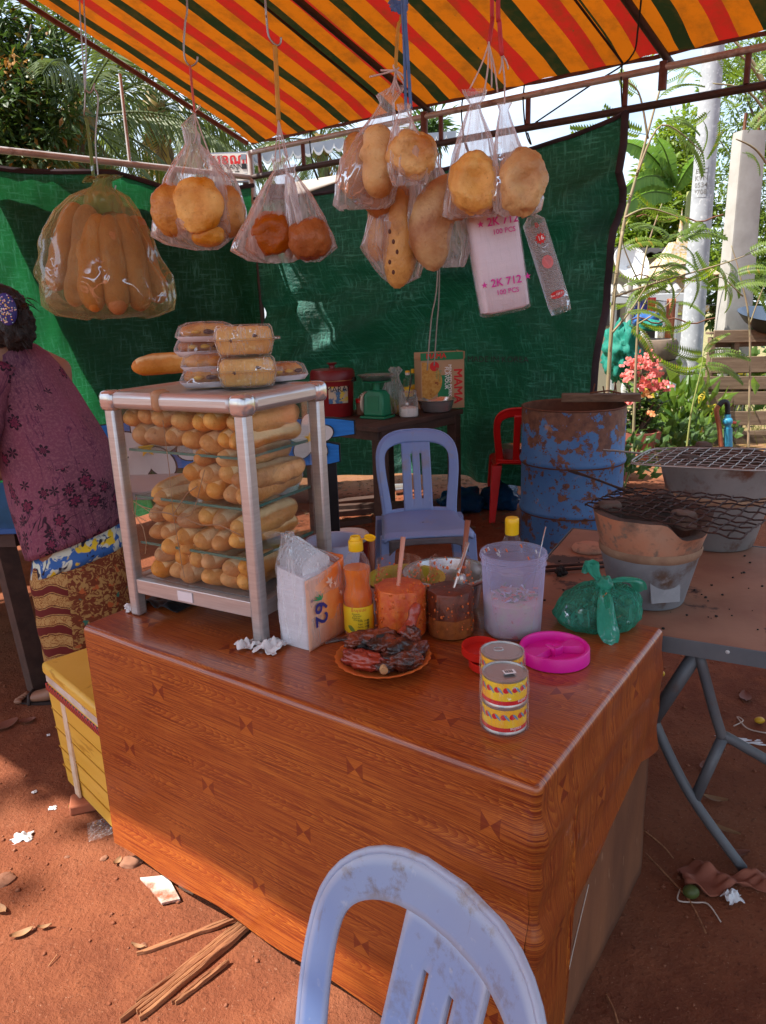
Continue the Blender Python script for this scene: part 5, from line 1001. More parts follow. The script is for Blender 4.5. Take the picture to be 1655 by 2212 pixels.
for k, pts in enumerate(([(602, 260), (598, 300), (594, 348)], [(602, 260), (603, 305), (606, 350)], [(602, 260), (610, 310), (627, 362)], [(602, 260), (612, 300), (622, 340)])):
    tag(string('', pts, YC-.01, .0018, m_rib_w, up=False), ('leftmost pale string fanning from yellow ribbon to the pair of bags', 'second pale string from left fanning from yellow ribbon', 'rightmost pale string fanning from yellow ribbon to the pair', 'third pale string from left fanning from yellow ribbon')[k], 'string', 'pale strings under the yellow ribbon')
# D: cluster
YD = 1.98
bag('clear bag of twisted rolls at left of the crowded cluster', [(186, 848, 878, .8), (205, 815, 862, .7), (222, 822, 850, .9), (240, 812, 852, 1), (290, 775, 862, 1), (340, 738, 862, 1), (400, 726, 858, .9), (440, 722, 850, .5), (452, 735, 835, .15)], YD, m_filmw, 7, .55, 12, .13)
bag('clear bag with a pale coiled bun at centre of the cluster', [(225, 858, 888, .9), (242, 862, 882, 1), (280, 848, 898, 1), (330, 840, 925, 1), (370, 842, 928, .9), (400, 852, 918, .3)], YD-.10, m_filmw, 8, .6, 10, .14)
bag('clear bag of long raisin loaves hanging lowest in the cluster', [(330, 845, 875, 1), (400, 822, 908, 1), (470, 800, 910, 1), (530, 782, 912, .9), (575, 810, 912, .7), (600, 832, 905, .5), (615, 848, 875, .2)], YD+.06, m_filmw, 9, .6, 10, .12)
bag('clear bag of a big curved loaf at right of the cluster', [(318, 918, 944, .8), (330, 915, 938, 1), (350, 905, 945, 1), (400, 890, 970, 1), (460, 885, 995, 1), (520, 888, 1016, .9), (555, 905, 1010, .6), (578, 935, 1000, .25)], YD+.01, m_filmw, 10, .6, 11, .14)
mD = mpp(at(860, 450, YD))
def roll(w, L, seed, curve=.1, amp=.05):
    g = G(); n = 18; rings = []
    for i in range(21):
        t = -cos(pi*i/20); r = w*max(.04, 1-abs(t)**3)**.5*(1+amp*noise.noise(V((t*3, seed, 0)))); ring = []
        for k in range(n):
            a = 2*pi*k/n; f = 1+amp*1.2*noise.noise(V((t*3.0, cos(a)*1.3+seed, sin(a)*1.3)))-(.16*exp(-((((a+t*4.2) % (2*pi))-pi)/.32)**2) if amp > .1 else .035*noise.noise(V((t*9, cos(a)*3, sin(a)*3)))+.07*exp(-(abs(noise.noise(V((t*4+seed, cos(a)*1.2, sin(a)*1.2+seed*2))))/.06)**2)); ring.append((curve*L*(1-t*t)+r*f*cos(a), r*f*sin(a), t*L/2))
        rings.append(ring)
    g.loft(rings); return g
for geo, m, nm, lab, px, py, dy, rot in ((roll(29*mD, 128*mD, 1, .02, .12), m_bun, 'twisted_roll', 'long twisted yellow roll in the left bag of the cluster', 817, 358, -.05, (0, .02, 0)), (roll(27*mD, 120*mD, 2, .06), m_roll, 'roll', 'brown roll behind the twisted roll in the cluster', 765, 355, .02, (0, .12, 0)), (roll(26*mD, 110*mD, 12, .03), m_roll, 'roll', 'orange roll low behind the twisted roll in the cluster', 800, 410, .04, (0, -.6, 0)),
                              (bun(38*mD, 40*mD, 30*mD, 21, .016, .14), m_bun, 'coiled_bun', 'pale coiled bun in the middle bag of the cluster', 887, 352, -.10, (0, .2, 0)), (roll(29*mD, 200*mD, 3, .02, .04), m_roll, 'long_loaf', 'long raisin loaf hanging lowest in the cluster', 862, 508, .05, (0, .06, 0)), (roll(24*mD, 160*mD, 4, .02, .04), m_roll, 'long_loaf', 'second long loaf left of the raisin loaf', 820, 470, .09, (0, .16, 0)), (roll(36*mD, 185*mD, 5, -.10, .05), m_bun, 'curved_loaf', 'big curved glossy loaf in the right bag of the cluster', 958, 482, -.0, (0, .30, 0))):
    geo.v = [(x*1.36, y*1.2, z*1.10) for x, y, z in geo.v]; inbag(geo, m, nm, lab, 'bread', px, py, YD, dy, rot)
for k in range(5): 
    p = at(842+8*(k % 3), 500+22*k, YD-.02); o = G().blob(p, (.004, .003, .006), 6).obj('raisin', m_filling, smooth=180); tag(o, 'dark raisin on the long loaf, '+('topmost of five', 'second from the top', 'middle one of five', 'fourth from the top', 'lowest of five')[k], 'raisin', 'raisins on the long loaf')
string('yellow ribbon above the cluster of bread bags', [(868, -6), (860, 60), (854, 158)], YD, .0042, m_rib_y, name='ribbon', cat='ribbon'); string('blue ribbon, longer strand, right of the yellow ribbon', [(874, -2), (880, 110), (888, 235)], YD-.06, .0040, m_rib_b, name='ribbon', cat='ribbon'); string('blue ribbon, shorter strand beside the longer one', [(869, -2), (873, 90), (877, 240)], YD-.055, .0036, m_rib_b, name='ribbon', cat='ribbon')
tag(crumple(MAT(at(863, 16, YD-.01), 0, 1.2), '', sz=.020, m=m_rib_b, seed=4, flat=.6), 'blue ribbon knot tied above the cluster', 'knot')
rs = random.Random(2)
for k in range(11):
    e = [(835, 205), (845, 200), (858, 195), (866, 200), (822, 152), (880, 200), (876, 168), (850, 140), (862, 145), (798, 166), (848, 208)][k]
    tag(string('', [(855, 152), (lerp(855, e[0], .5)+rs.uniform(-5, 5), lerp(152, e[1], .5)), e], YD-.02, .0022, m_rib_w, up=False), 'pale string of the tuft above the cluster, ending '+('down left of the neck', 'left at the bag neck', 'straight down at the neck', 'right at the bag neck', 'in a short tip to the left', 'far down right on the second bag', 'in a short curl to the right', 'up left', 'up right', 'in the longest left tip', 'between the left necks')[k], 'string', 'tuft of pale strings above the cluster')
for k, pts in enumerate(([(880, 240), (900, 280), (922, 322)], [(888, 235), (886, 270), (868, 330)])): string(('pale string down to the curved loaf bag', 'pale string down to the raisin loaf bag')[k], pts, YD, .002, m_rib_w, up=False)
# E: two bags of buns at right
YE = 1.88
bag('clear bag of plump buns, left of the pair under red ribbons', [(194, 1000, 1050, .8), (212, 1008, 1046, .7), (226, 1016, 1036, 1), (245, 1008, 1040, 1), (300, 990, 1062, 1), (370, 972, 1076, 1), (430, 962, 1082, .95), (460, 958, 1078, .6), (470, 975, 1065, .2)], YE, m_filmw, 12, .6, 12, .12)
bag('clear bag of plump buns, right of the pair under red ribbons', [(222, 1075, 1105, .8), (238, 1080, 1098, .9), (260, 1076, 1104, 1), (310, 1070, 1122, 1), (370, 1066, 1150, 1), (430, 1064, 1170, .95), (455, 1068, 1168, .6), (467, 1085, 1150, .2)], YE-.05, m_filmw, 13, .6, 12, .12)
mE = mpp(at(1060, 400, YE))
for k, (px, py, w, h, d, dy, lab) in enumerate(((1024, 398, 50, 56, 40, -.02, 'plump golden bun in the left bag under red ribbons'), (1118, 404, 46, 56, 40, -.06, 'plump golden bun in the right bag under red ribbons'), (995, 440, 34, 26, 30, .05, 'bun low at back in the left bag under red ribbons'), (1090, 440, 26, 22, 26, .03, 'bun low at back in the right bag under red ribbons'))):
    inbag(bun(w*mE*1.14, h*mE*1.12, d*mE*1.1, 31+k, .02 if k < 2 else 0, .14), m_bun if k < 2 else m_roll, 'bun', lab, 'bread', px, py, YE, dy, group='plump buns in hanging bags')
string('red ribbon, left of two, above the bag of plump buns', [(1063, -6), (1064, 40), (1056, 95)], YE, .0046, m_rib_r, name='ribbon', cat='ribbon'); string('red ribbon, right of two, above the bag of plump buns', [(1076, -6), (1079, 50), (1084, 120)], YE-.03, .0050, m_rib_r, name='ribbon', cat='ribbon')
for k, (a, b) in enumerate((((1056, 95), (1015, 192)), ((1056, 95), (1046, 200)), ((1056, 90), (1062, 190)), ((1056, 95), (1075, 200)), ((1084, 118), (1090, 225)), ((1084, 118), (1078, 160)), ((1084, 116), (1098, 150)))):
    tag(string('', [a, (lerp(a[0], b[0], .5)+3, lerp(a[1], b[1], .5)), b], YE-.02, .0020, m_rib_w, up=False), ('long pale string slanting left from the left red ribbon', 'pale string falling just left under the left red ribbon', 'pale string falling straight under the left red ribbon', 'pale string slanting right from the left red ribbon', 'long pale string falling under the right red ribbon', 'short pale tip left of the right red ribbon knot', 'short pale tip right of the right red ribbon knot')[k], 'string', 'pale strings under the red ribbons')
# cup bag sleeve and foam cup pack
YF = 1.99; mF = mpp(at(1080, 560, YF))
pk_ = thing('cup_lid_pack', 'white plastic pack printed 2K 712 100 PCS hanging below the buns', 'pack', M=MAT(at(1075, 565, YF), .08, 0, -.17))
g = G(); rings = []
for z, s in ((-.124, .75), (-.118, .97), (0, 1), (.112, 1.0), (.125, .8)):
    rings.append([((54*mF)*s*(1-.00*z)*math.copysign(abs(cos(a))**.45, cos(a)), .036*s*math.copysign(abs(sin(a))**.6, sin(a))+.002*noise.noise(V((a*2, z*20, 0))), z) for a in [2*pi*k/40 for k in range(40)]])
g.loft(rings); g.obj('pack', mat('white_stacked_pack', (.76, .66, .70), .5, stretch=(1, 1, 7), col2=(.70, .60, .65), scale=6, bump=.3, bscale=30), pk_, smooth=60)
g = G(); g.loft([[(x*1.04, y*1.10, z*1.06+.002*noise.noise(V((x*90, y*90, z*30)))) for x, y, z in r] for r in rings]+[[(x*.5-.03, y*.3, -.150) for x, y, z in rings[0]]][:0], cap=False); g.obj('clear_wrap', film('pack_wrap', haze=.03, gloss=.3, edge=.2, wr=30), pk_, smooth=180)
fr_ = lambda x, z: frame(V((x, -.0405, z)), V((1, 0, -.04)), V((0, 0, 1)))
for z, dx in ((.092, .018), (-.052, .004)):
    text('2K 712', .027, m_printmag, pk_, fr_(dx, z), bold=.03); text('100 PCS', .017, m_printmag, pk_, fr_(dx, z-.024), bold=.02)
    for s in (-1, 1): text('\u2605', .020, m_printmag, pk_, fr_(dx+s*.056, z+.001))
p0, p1 = at(1150, 470, YF+.02), at(1212, 672, YF+.02); ax = (p1-p0)
cs = thing('cup_sleeve', 'slanting clear sleeve of stacked plastic cups with red print', 'cups', M=frame(p0, ax.cross(V((0, 1, 0))), V((0, 1, 0)) if 0 else ax.cross(ax.cross(V((0, 1, 0))))*1))
CLn = ax.length; g = G(); pr = []
for k in range(46): z = .02+k*(CLn-.03)/46; pr += [(.0245, z), (.0268, z+.0012), (.0245, z+.003)]
zsg = 1 if (cs.matrix_world.to_3x3() @ V((0, 0, 1))).dot(ax) > 0 else -1
pr = [(r, z*zsg) for r, z in pr]
G().lathe(pr, 24).obj('stacked_cups', film('cup_plastic', (.9, .88, .88), (.72, .68, .68), haze=.26, gloss=.35, edge=.35, wr=60), cs, smooth=50)
G().lathe([(.012, -.004*zsg), (.028, .012*zsg), (.029, CLn*.5*zsg), (.029, (CLn-.02)*zsg), (.026, (CLn+.004)*zsg)], 24, fn=lambda r, z, a: r*(1+.04*noise.noise(V((a*2, z*40, 0))))).obj('clear_sleeve', m_film, cs, smooth=180)
X3 = cs.matrix_world.to_3x3(); fa2 = atan2((X3.inverted() @ V((-.1, -1, .1))).y, (X3.inverted() @ V((-.1, -1, .1))).x)
sgn = 1 if (X3 @ V((0, 0, 1))).z > 0 else -1
def cw2(z, dz=0):
    def f(p): a = fa2+sgn*p.x/.0295; return V((.0296*cos(a), .0296*sin(a), z*zsg+sgn*p.y))
    return f
def spl(z, r0, r1, n, m, sx=1, nm='print'):
    g = G(); w = cw2(z); g.add([w(V((sx*(r0 if k % 2 else r1)*cos(pi*k/n), (r0 if k % 2 else r1)*sin(pi*k/n), 0))) for k in range(2*n)], [tuple(range(2*n))]); o = g.obj(nm, m, cs, smooth=0)
spl(.055, .010, .015, 10, m_printred, 1, 'star_print'); spl(.115, .016, .017, 10, mat('faded_red_print', (.62, .16, .16), .6, bump=0), .9, 'faded_print'); spl(.200, .0095, .010, 12, m_printred, 2.0, 'oval_print')
def ofs(f, d): return lambda p: f(p)*1.0+V((f(p).x, f(p).y, 0)).normalized()*d
text('16', .015, m_printw, cs, wrap=ofs(cw2(.055), .0004), bold=.04); text('Box 100 Pcs', .0075, m_printw, cs, wrap=ofs(cw2(.200), .0004)); text('B', .017, m_printred, cs, wrap=ofs(cw2(.022), .0006))
string('thin hanging cord dropping behind the bread cluster to the noodle carton', [(948, 330), (945, 600), (932, 690), (923, 800)], 4.6, .004, mat('grey_cord', (.30, .30, .28), .7), up=False, name='cord', cat='cord'); string('second thin cord beside the first above the noodle carton', [(952, 330), (949, 620), (944, 700), (938, 790)], 4.62, .004, mat('grey_cord2', (.26, .27, .25), .7), up=False, name='cord', cat='cord')
# ------------------------------------------------------------------ plastic chairs
def chair(M, label, mb, ms=None, mg=None, sc=1.0, group=None, wide=1.0):
    t = thing('plastic_chair', label, 'chair', M=M, group=group)
    SZ, W, HB = .425, .205*wide, .415
    def bend(x, h):      # backrest surface
        return V((x, .175+.125*(h/HB)**1.15-.055*(x/W)**2, SZ-.012+h))
    def outer(tt):       # arch: tt 0..1 from left foot of the back to the right foot
        if tt < .34: k = tt/.34; return (-W*lerp(.90, 1.0, sst(0, 1, k)), lerp(0, .265, k))
        if tt > .66: x, h = outer(1-tt); return (-x, h)
        a = pi*(1-(tt-.34)/.32); return (W*math.copysign(abs(cos(a))**.62, cos(a)), .265+(HB-.265)*abs(sin(a))**.72)
    BW = .040; TOPB = HB-.062
    def inner(tt):
        if tt < .34: k = tt/.34; x, h = outer(tt); return (x+lerp(.046, BW, k), max(.028, h))
        if tt > .66: x, h = inner(1-tt); return (-x, h)
        a = pi*(1-(tt-.34)/.32); w = W-BW; return (w*math.copysign(abs(cos(a))**.62, cos(a)), .265+(TOPB-.265)*abs(sin(a))**.66)
    g = G(); n = 84
    def rimf(u, v):
        o, i = outer(u), inner(u); k = v; edge = -.010*(1-sst(0, .16, k)) + 0; p = bend(lerp(o[0], i[0], k), lerp(o[1], i[1], k)); p.y -= edge*.9; return p
    g.grid(rimf, n, 6)
    SX = [q*wide for q in (-.074, -.0285, -.0185, .0185, .0285, .074)]
    def htop(x): 
        w = W-BW; c = max(0, 1-(abs(x)/w)**(2/.62)); return .265+(TOPB-.265)*c**.33+.012
    ZS = TOPB-.055
    def strip(xa, xb, h0, h1f): 
        g.grid(lambda u, v: bend(lerp(xa, xb, u), lerp(h0, h1f(lerp(xa, xb, u)), v))+V((0, -.004*0, 0)), 8, 20)
    cols = []
    for a in range(5): cols += [lerp(SX[a], SX[a+1], k/(6 if a % 2 == 0 else 1)) for k in range(6 if a % 2 == 0 else 1)]
    cols.append(SX[5]); rows = [0, .03, .075]+[lerp(.075, ZS, k/12) for k in range(1, 13)]+[None, None, None]; bb = len(g.v)
    for r, h in enumerate(rows):
        for x in cols: hh = h if h is not None else lerp(ZS, htop(x), (r-len(rows)+4)/3); g.v.append(tuple(bend(x, hh)+V((0, .0016, 0))))
    nc = len(cols)
    for r in range(len(rows)-1):
        for q in range(nc-1):
            if q in (6, 13) and 2 <= r < 14: continue
            i = bb+r*nc+q; g.f.append((i, i+1, i+nc+1, i+nc))
    g.grid(lambda u, v: bend(lerp(-W*.9, W*.9, u), lerp(.0, .033, v))+V((0, .0032, 0)), 20, 4)
    b = g.obj('backrest', mb, t, smooth=180, solid=.008, solid_off=0, bevel=.0)
    G().tube([bend(*outer(k/60))+V((0, .004, 0)) for k in range(61)], .0058, 8).obj('rolled_edge', mb, b, smooth=180)
    g = G()
    def seatf(u, v):
        x = lerp(-1, 1, u); y = lerp(-.215, .185, v); w = lerp(.215, .188, v)*wide
        return V((x*w*(1-.05*(v < .03)), y+.015*x*x*(v < .5)*-1, SZ-.014*cos(x*pi/2)*sin(pi*min(1, v*1.1))-.020*sst(.10, 0, v)-.014*sst(.9, 1, abs(x))))
    g.grid(seatf, 28, 24); s = g.obj('seat', mb, t, smooth=180, solid=.010)
    for k in (-1, 0, 1):
        x = k*.062; G().box((x, .03, SZ-.0095), (.009, .070, .0025), -.10*k).obj('slot', m_black, s)
    def legf(sx, sy):
        g = G(); top = V((sx*.185*wide, -.185 if sy < 0 else .155, SZ-.018)); bot = V((sx*.220*wide, -.225 if sy < 0 else .215, .0))
        rings = []
        for q in range(9):
            k = q/8; p = lerp(top, bot, k); w, d = lerp(.036, .021, k), lerp(.034, .021, k)
            rings.append([(p.x+w*x, p.y+d*y, p.z) for x, y in ((-.9, -1), (.9, -1), (1, -.9), (1, .9), (.9, 1), (-.9, 1), (-1, .9), (-1, -.9))])
        g.loft(rings); return g
    for sx in (-1, 1):
        for sy in (-1, 1): legf(sx, sy).obj('leg', mb, t, smooth=40)
    g = G(); g.grid(lambda u, v: (lerp(-.185, .185, u)*wide, -.222-.004*sin(pi*u), lerp(SZ-.022, SZ-.050-.050*abs(2*u-1)**5, v)), 24, 4); g.obj('apron', mg or mb, t, smooth=180, solid=.006)
    for sx in (-1, 1):
        g = G(); g.grid(lambda u, v: (sx*lerp(.212, .190, u)*wide, lerp(-.19, .16, u), lerp(SZ-.016, SZ-.045-.045*abs(2*u-1)**5, v)), 18, 4); g.obj('apron', mb, t, smooth=180, solid=.006)
    return t
mc = onz(898, 1168, .41); chair(MAT((mc.x+.050, mc.y+.225, 0), .06, sc=1.05), 'lilac blue plastic chair with a white paper on its seat, behind the counter', m_chair, mg=m_grime, group='blue plastic chairs')
fc = V((-.158, .567, 0)); chair(MAT(fc, radians(-53.5), sc=.99), 'worn blue plastic chair in the foreground with scuffed arched back', m_chairw, group='blue plastic chairs')
rc = onz(1070, 1108, 0); rc = V((1.02, 5.30, 0)); chair(MAT(rc, pi-.1), 'bright red plastic chair half hidden behind the blue oil drum', m_red)
p = onz(960, 1142, .425); o = G(); o.grid(lambda u, v: V(((u-.5)*.15, (v-.5)*.11, .004+.008*sin(pi*u*1.2)+(-.10*max(0, u-.82)*3))), 20, 8)
o = o.obj('paper_sheet', m_paper, None, (p.x+.0, p.y+.0, .424), -.25, smooth=180, solid=.0008); tag(o, 'white paper sheet lying on the seat of the blue chair', 'paper')
p = onz(1092, 972, .45); basin(V((rc.x-.05, rc.y-.02, .425)), 'steel bowl of plastic-wrapped food on the red chair', .12, .09, m_steel)
# ------------------------------------------------------------------ oil drum
dp = onz(1228, 1222, 0); dd = V((dp.x, dp.y, 0)).normalized(); DR, DH = .308, .915; dc = V((dp.x+dd.x*DR, dp.y+dd.y*DR, 0))
t = thing('oil_drum', 'rusty blue oil drum with open top beside the grilling table', 'drum', dc, .4)
def drib(r, z, a): return r*(1+.006*noise.noise(V((a*1.3, z*3, 2)))+(.012*noise.noise(V((a*3, 9, 0))) if z > DH-.05 else 0))
G().lathe([(DR-.012, .012), (DR, .0), (DR, .004), (DR-.006, .012), (DR-.004, .05), (DR-.003, .265), (DR+.006, .283), (DR+.009, .295), (DR+.006, .307), (DR-.003, .325), (DR-.003, .565), (DR+.006, .583), (DR+.009, .595), (DR+.006, .607), (DR-.003, .625), (DR-.003, DH-.03), (DR-.006, DH-.01)], 72, fn=drib).obj('drum_body', m_drum, t, smooth=40)
for z in (.295, .595): G().lathe([(DR+.003, z-.022), (DR+.0078, z-.012), (DR+.0055, z-.017)], 72, fn=drib).obj('rust_ring', m_rust, t)
G().lathe([(DR-.010, DH-.19), (DR-.010, DH-.03), (DR-.006, DH-.012), (DR+.001, DH-.006), (DR-.004, DH), (DR-.012, DH-.006), (DR-.012, DH-.03), (DR-.012, .05), (.0004, .05)], 72, fn=lambda r, z, a: drib(r, z, a)).obj('rusty_rim', m_rust, t, smooth=50)
pa, pb_ = at(1214, 828, dc.y+.10), at(1384, 850, dc.y-.02); pa.z = pb_.z = DH+.030
g = G().bar(pa, pb_, .10, .045); o = g.obj('wooden_plank', m_plank, smooth=0, bevel=.004); tag(o, 'short weathered plank with nails laid across the drum top', 'plank')
for k, (q, h) in enumerate(((.40, .06), (.55, .045), (.66, .05), (.70, .07))): b = lerp(pa, pb_, q); G().tube([b+V((0, 0, .02)), b+V((.01*(-1)**k, 0, .022+h))], .0045, 5).obj('nail', m_rust, o)
tag(G().tube(catmull([lerp(pa, pb_, .35)+V((0, -.03, .03)), lerp(pa, pb_, .5)+V((.02, -.06, .045)), lerp(pa, pb_, .6)+V((0, -.03, .04)), lerp(pa, pb_, .72)+V((0, -.05, .03))], 5), .005, 5).obj('rusty_wire', m_rust, smooth=180), 'rusty bent wire lying on the plank over the drum', 'wire')
# ------------------------------------------------------------------ grilling table
FT = .68; f0 = V((.314, 1.918, 0)); fx, fy = V((.885, -.465, 0)).normalized(), V((.465, .885, 0)).normalized()
t = thing('folding_table', 'low folding table with greasy brown top and bent steel pipe legs', 'table', M=frame(f0, fx, fy)); TM = t.matrix_world.inverted()
FL_, FD = 1.55, .86
G().box((FL_/2, FD/2, FT-.012), (FL_-.008, FD-.008, .022)).obj('table_top', m_tabletop, t, bevel=.003)
for a, b in (((0, 0), (FL_, 0)), ((0, FD), (FL_, FD)), ((0, 0), (0, FD)), ((FL_, 0), (FL_, FD))):
    G().bar((*a, FT-.021), (*b, FT-.021), .004, .042).obj('edge_band', m_steelpaint, t)
p = onpl(1572, 1408, f0, fy); G().blob(TM @ p, (.006, .004, .006), 8).obj('bolt', m_galv, t, smooth=180)
def legpipe(pts, r=.0135):
    P = []
    for px, py, Y in pts: P.append(TM @ (at(px, py, Y) if Y > 0 else onz(px, py, .012)))
    G().tube(P if len(P) < 3 else catmull(P, 5), r, 10).obj('leg', m_steelpaint, t, smooth=180)
legpipe([(1512, 1400, 1.74), (1412, 1552, 1.78)], .019); legpipe([(1400, 1500, 1.80), (1415, 1560, 1.78), (1490, 1715, 1.72), (1605, 1876, 0)]); legpipe([(1510, 1412, 1.73), (1555, 1575, 1.72), (1580, 1597, 1.72), (1760, 1700, 1.72)]); legpipe([(1561, 1594, 1.72), (1502, 1724, 1.72)], .015)
G().tube([(FL_-.25, FD-.1, FT-.04), (FL_-.05, FD-.05, 0)], .0135, 8).obj('leg', m_steelpaint, t); G().tube([(.2, FD-.1, FT-.04), (.05, FD-.08, 0)], .0135, 8).obj('leg', m_steelpaint, t); G().tube([(FL_-.25, .1, FT-.04), (FL_-.05, .05, 0)], .0135, 8).obj('leg', m_steelpaint, t)
# clay stoves
def stove(c, label, Rb, Rt, H, rz, zinc, mclay, group):
    t = thing('clay_stove', label, 'stove', MAT(c, rz), group=group); zb = H*.56
    Rm = lerp(Rb, Rt, .58)
    G().lathe([(.0005, .001), (Rb, .001), (Rb+.003, .006), (Rm, zb), (Rm-.006, zb+.001), (Rb-.006, .008), (.0005, .006)], 48).obj('zinc_bucket', zinc, t, smooth=40)
    G().lathe([(Rm-.008, zb-.012), (Rm+.004, zb+.002), (Rm+.006, zb+.014), (Rm+.003, zb+.022)], 48, fn=lambda r, z, a: r*(1+.012*noise.noise(V((a*3, z*30, 0))))).obj('cement_band', m_cement, t, smooth=60)
    def topz(a): return H-.048*exp(-((((a+pi/2+pi) % (2*pi))-pi)/.42)**4)-.006*noise.noise(V((a*2, 1, 0)))
    g = G(); prof = [(Rm, 0, zb+.016), (lerp(Rm, Rt, .5), 0, lerp(zb, H, .5)), (Rt, 1, 0), (Rt-.016, 1, .004), (Rt-.034, 1, -.002), (Rt-.046, 1, -.02), (Rt-.060, 0, zb+.02), (.05, 0, zb-.02), (.0005, 0, zb-.02)]
    n = 72; vs = []
    for r, m, z in prof:
        for k in range(n): a = 2*pi*k/n; rr = r*(1+.012*noise.noise(V((a*1.5, r*9, 3)))); zz = topz(a)+z if m else min(z, topz(a)-.004); vs.append((rr*cos(a), rr*sin(a), zz))
    g.add(vs, [(i*n+k, i*n+(k+1) % n, (i+1)*n+(k+1) % n, (i+1)*n+k) for i in range(2) for k in range(n)]); g.obj('clay_body', mclay, t, smooth=60)
    g = G(); g.add(vs, [(i*n+k, i*n+(k+1) % n, (i+1)*n+(k+1) % n, (i+1)*n+k) for i in range(2, 8) for k in range(n)]); g.obj('fire_bowl', m_claydk, t, smooth=60)
    G().blob((0, 0, zb), (Rt-.07, Rt-.07, .022), 16, .4, 5, 3).obj('ash_bed', m_ash, t, smooth=180)
    for k in range(3): a = pi/6+k*2*pi/3; G().box(((Rt-.045)*cos(a), (Rt-.045)*sin(a), H-.002), (.06, .045, .05), a).obj('pot_rest', m_claydk, t, bevel=.01)
    return t
s0 = onz(1400, 1322, FT); s0 = V((s0.x+.03, s0.y+.098, FT+.001)); st = stove(s0, 'front clay charcoal stove in a grey zinc bucket with chipped orange rim', .097, .158, .262, .42, m_zinc, m_clay, 'clay stoves on the folding table')
G().loft([[(x, y, z) for x, z in ((-.045, .005), (.035, .005), (.042, .12), (.050, .165), (-.005, .195), (-.048, .16))] for y in (-.127, -.122)]).obj('metal_patch', m_zinc, st, rz=-.35, M=MAT((.0, -.0, 0), -.32, radians(-13.5)))
s1 = onz(1545, 1196, FT); s1 = V((s1.x+.05, s1.y+.13, FT+.001)); stove(s1, 'rear clay stove in rusted zinc bucket under the silver grill rack', .125, .195, .300, 1.0, m_zinc2, m_zinc2, 'clay stoves on the folding table')
def rack(c, label, m, na, nb, r, wav=.004, frame_r=None, rnd=0, seed=0, skip=()):
    """wire grid between four corners c = (left, near right, far right, far left)"""
    t = thing('grill_rack', label, 'grill rack', (c[0]+c[2])/2); O = (c[0]+c[2])/2; rs = random.Random(seed)
    def P(u, v): return lerp(lerp(c[0], c[1], u), lerp(c[3], c[2], u), v)-O
    def warp(u, v, s): return P(u, v)+V((wav*noise.noise(V((u*4, v*4, seed))), wav*noise.noise(V((u*4, v*4, seed+5))), wav*1.8*noise.noise(V((u*3, v*3, seed+9)))+s))
    for k in range(na+1):
        v = k/na; G().tube([warp(j/16, v, r*.9*(-1)**(j+k)) for j in range(17)], r, 5).obj('wire', m, t, smooth=180)
    for k in range(nb+1):
        u = k/nb; G().tube([warp(u, j/16, -r*.9*(-1)**(j+k)) for j in range(17)], r, 5).obj('wire', m, t, smooth=180)
    if frame_r:
        def q(a): return P(.5+.53*math.copysign(abs(cos(a))**.35, cos(a)), .5+.53*math.copysign(abs(sin(a))**.35, sin(a)))
        G().tube([q(2*pi*k/60) for k in range(61)], frame_r, 6).obj('rim_wire', m, t, smooth=180)
    return t, P
zr = FT+.262+.012
c = [onz(1264, 1090, zr), onz(1600, 1166, zr), onz(1700, 1082, zr+.02), onz(1350, 1053, zr+.015)]
rk, RP = rack(c, 'sooty black wire grill rack lying over the front clay stove', m_wiredk, 8, 13, .0024, .0045, seed=3)
a, b = RP(.10, .75), RP(-.16, 1.12)+V((-.10, .03, .035)); G().tube(catmull([a, lerp(a, b, .5)+V((0, 0, .005)), b, b+V((.012, -.012, .002)), lerp(a, b, .5)+V((.02, -.02, -.002)), a+V((.025, -.03, 0))], 4), .0032, 6).obj('handle', m_wiredk, rk, smooth=180)
zr2 = FT+.30+.016
c = [onz(1362, 1002, zr2), onz(1680, 1018, zr2), onz(1730, 972, zr2), onz(1418, 968, zr2)]
rk2, RP2 = rack(c, 'round-cornered silver wire grill rack on the rear stove', m_wire, 8, 13, .0018, .003, .0035, seed=6)
a = RP2(-.02, .62); G().tube([a, a+V((-.10, .01, .012)), a+V((-.135, .02, .014))], .0038, 6).obj('handle', m_wire, rk2)
for k in range(2):
    a, b = onz(1172, 1225+k*9, FT+.008), onz(1310, 1222+k*9, FT+.008); tag(G().tube([V((a.x, a.y, FT+.008)), V((b.x, b.y+.02, FT+.012))], .005, 6).obj('iron_rod', m_wiredk, smooth=180), ('upper', 'lower')[k]+' black iron tong rod lying left of the front stove', 'tongs', 'iron tongs on the folding table')
p = onz(1272, 1188, FT); o = G().lathe([(.0004, 0), (.055, 0), (.058, .006), (.052, .016), (.0004, .020)], 32).obj('terracotta_disc', m_clay, None, (p.x, p.y, FT+.001), smooth=60); tag(o, 'round terracotta disc on the folding table behind the front stove', 'disc')
p = onz(1212, 1243, FT); o = G().blob((0, 0, .012), (.022, .014, .014), 9, .6, 5, 4).obj('charcoal_lump', m_char, None, (p.x, p.y, FT+.001), .5, smooth=0); tag(o, 'black charcoal lump on the folding table beside the iron rods', 'charcoal')
rs = random.Random(31); g = G()
for k in range(150): 
    u, v = rs.uniform(.02, .95), rs.uniform(.02, .95); s = rs.uniform(.001, .0035); q = f0+fx*u*FL_+fy*v*FD; g.blob((q.x, q.y, FT+.001), (s*1.4, s, s), 4, .5, 3, k)
g.obj('charcoal_crumbs', m_char)['kind'] = 'stuff'
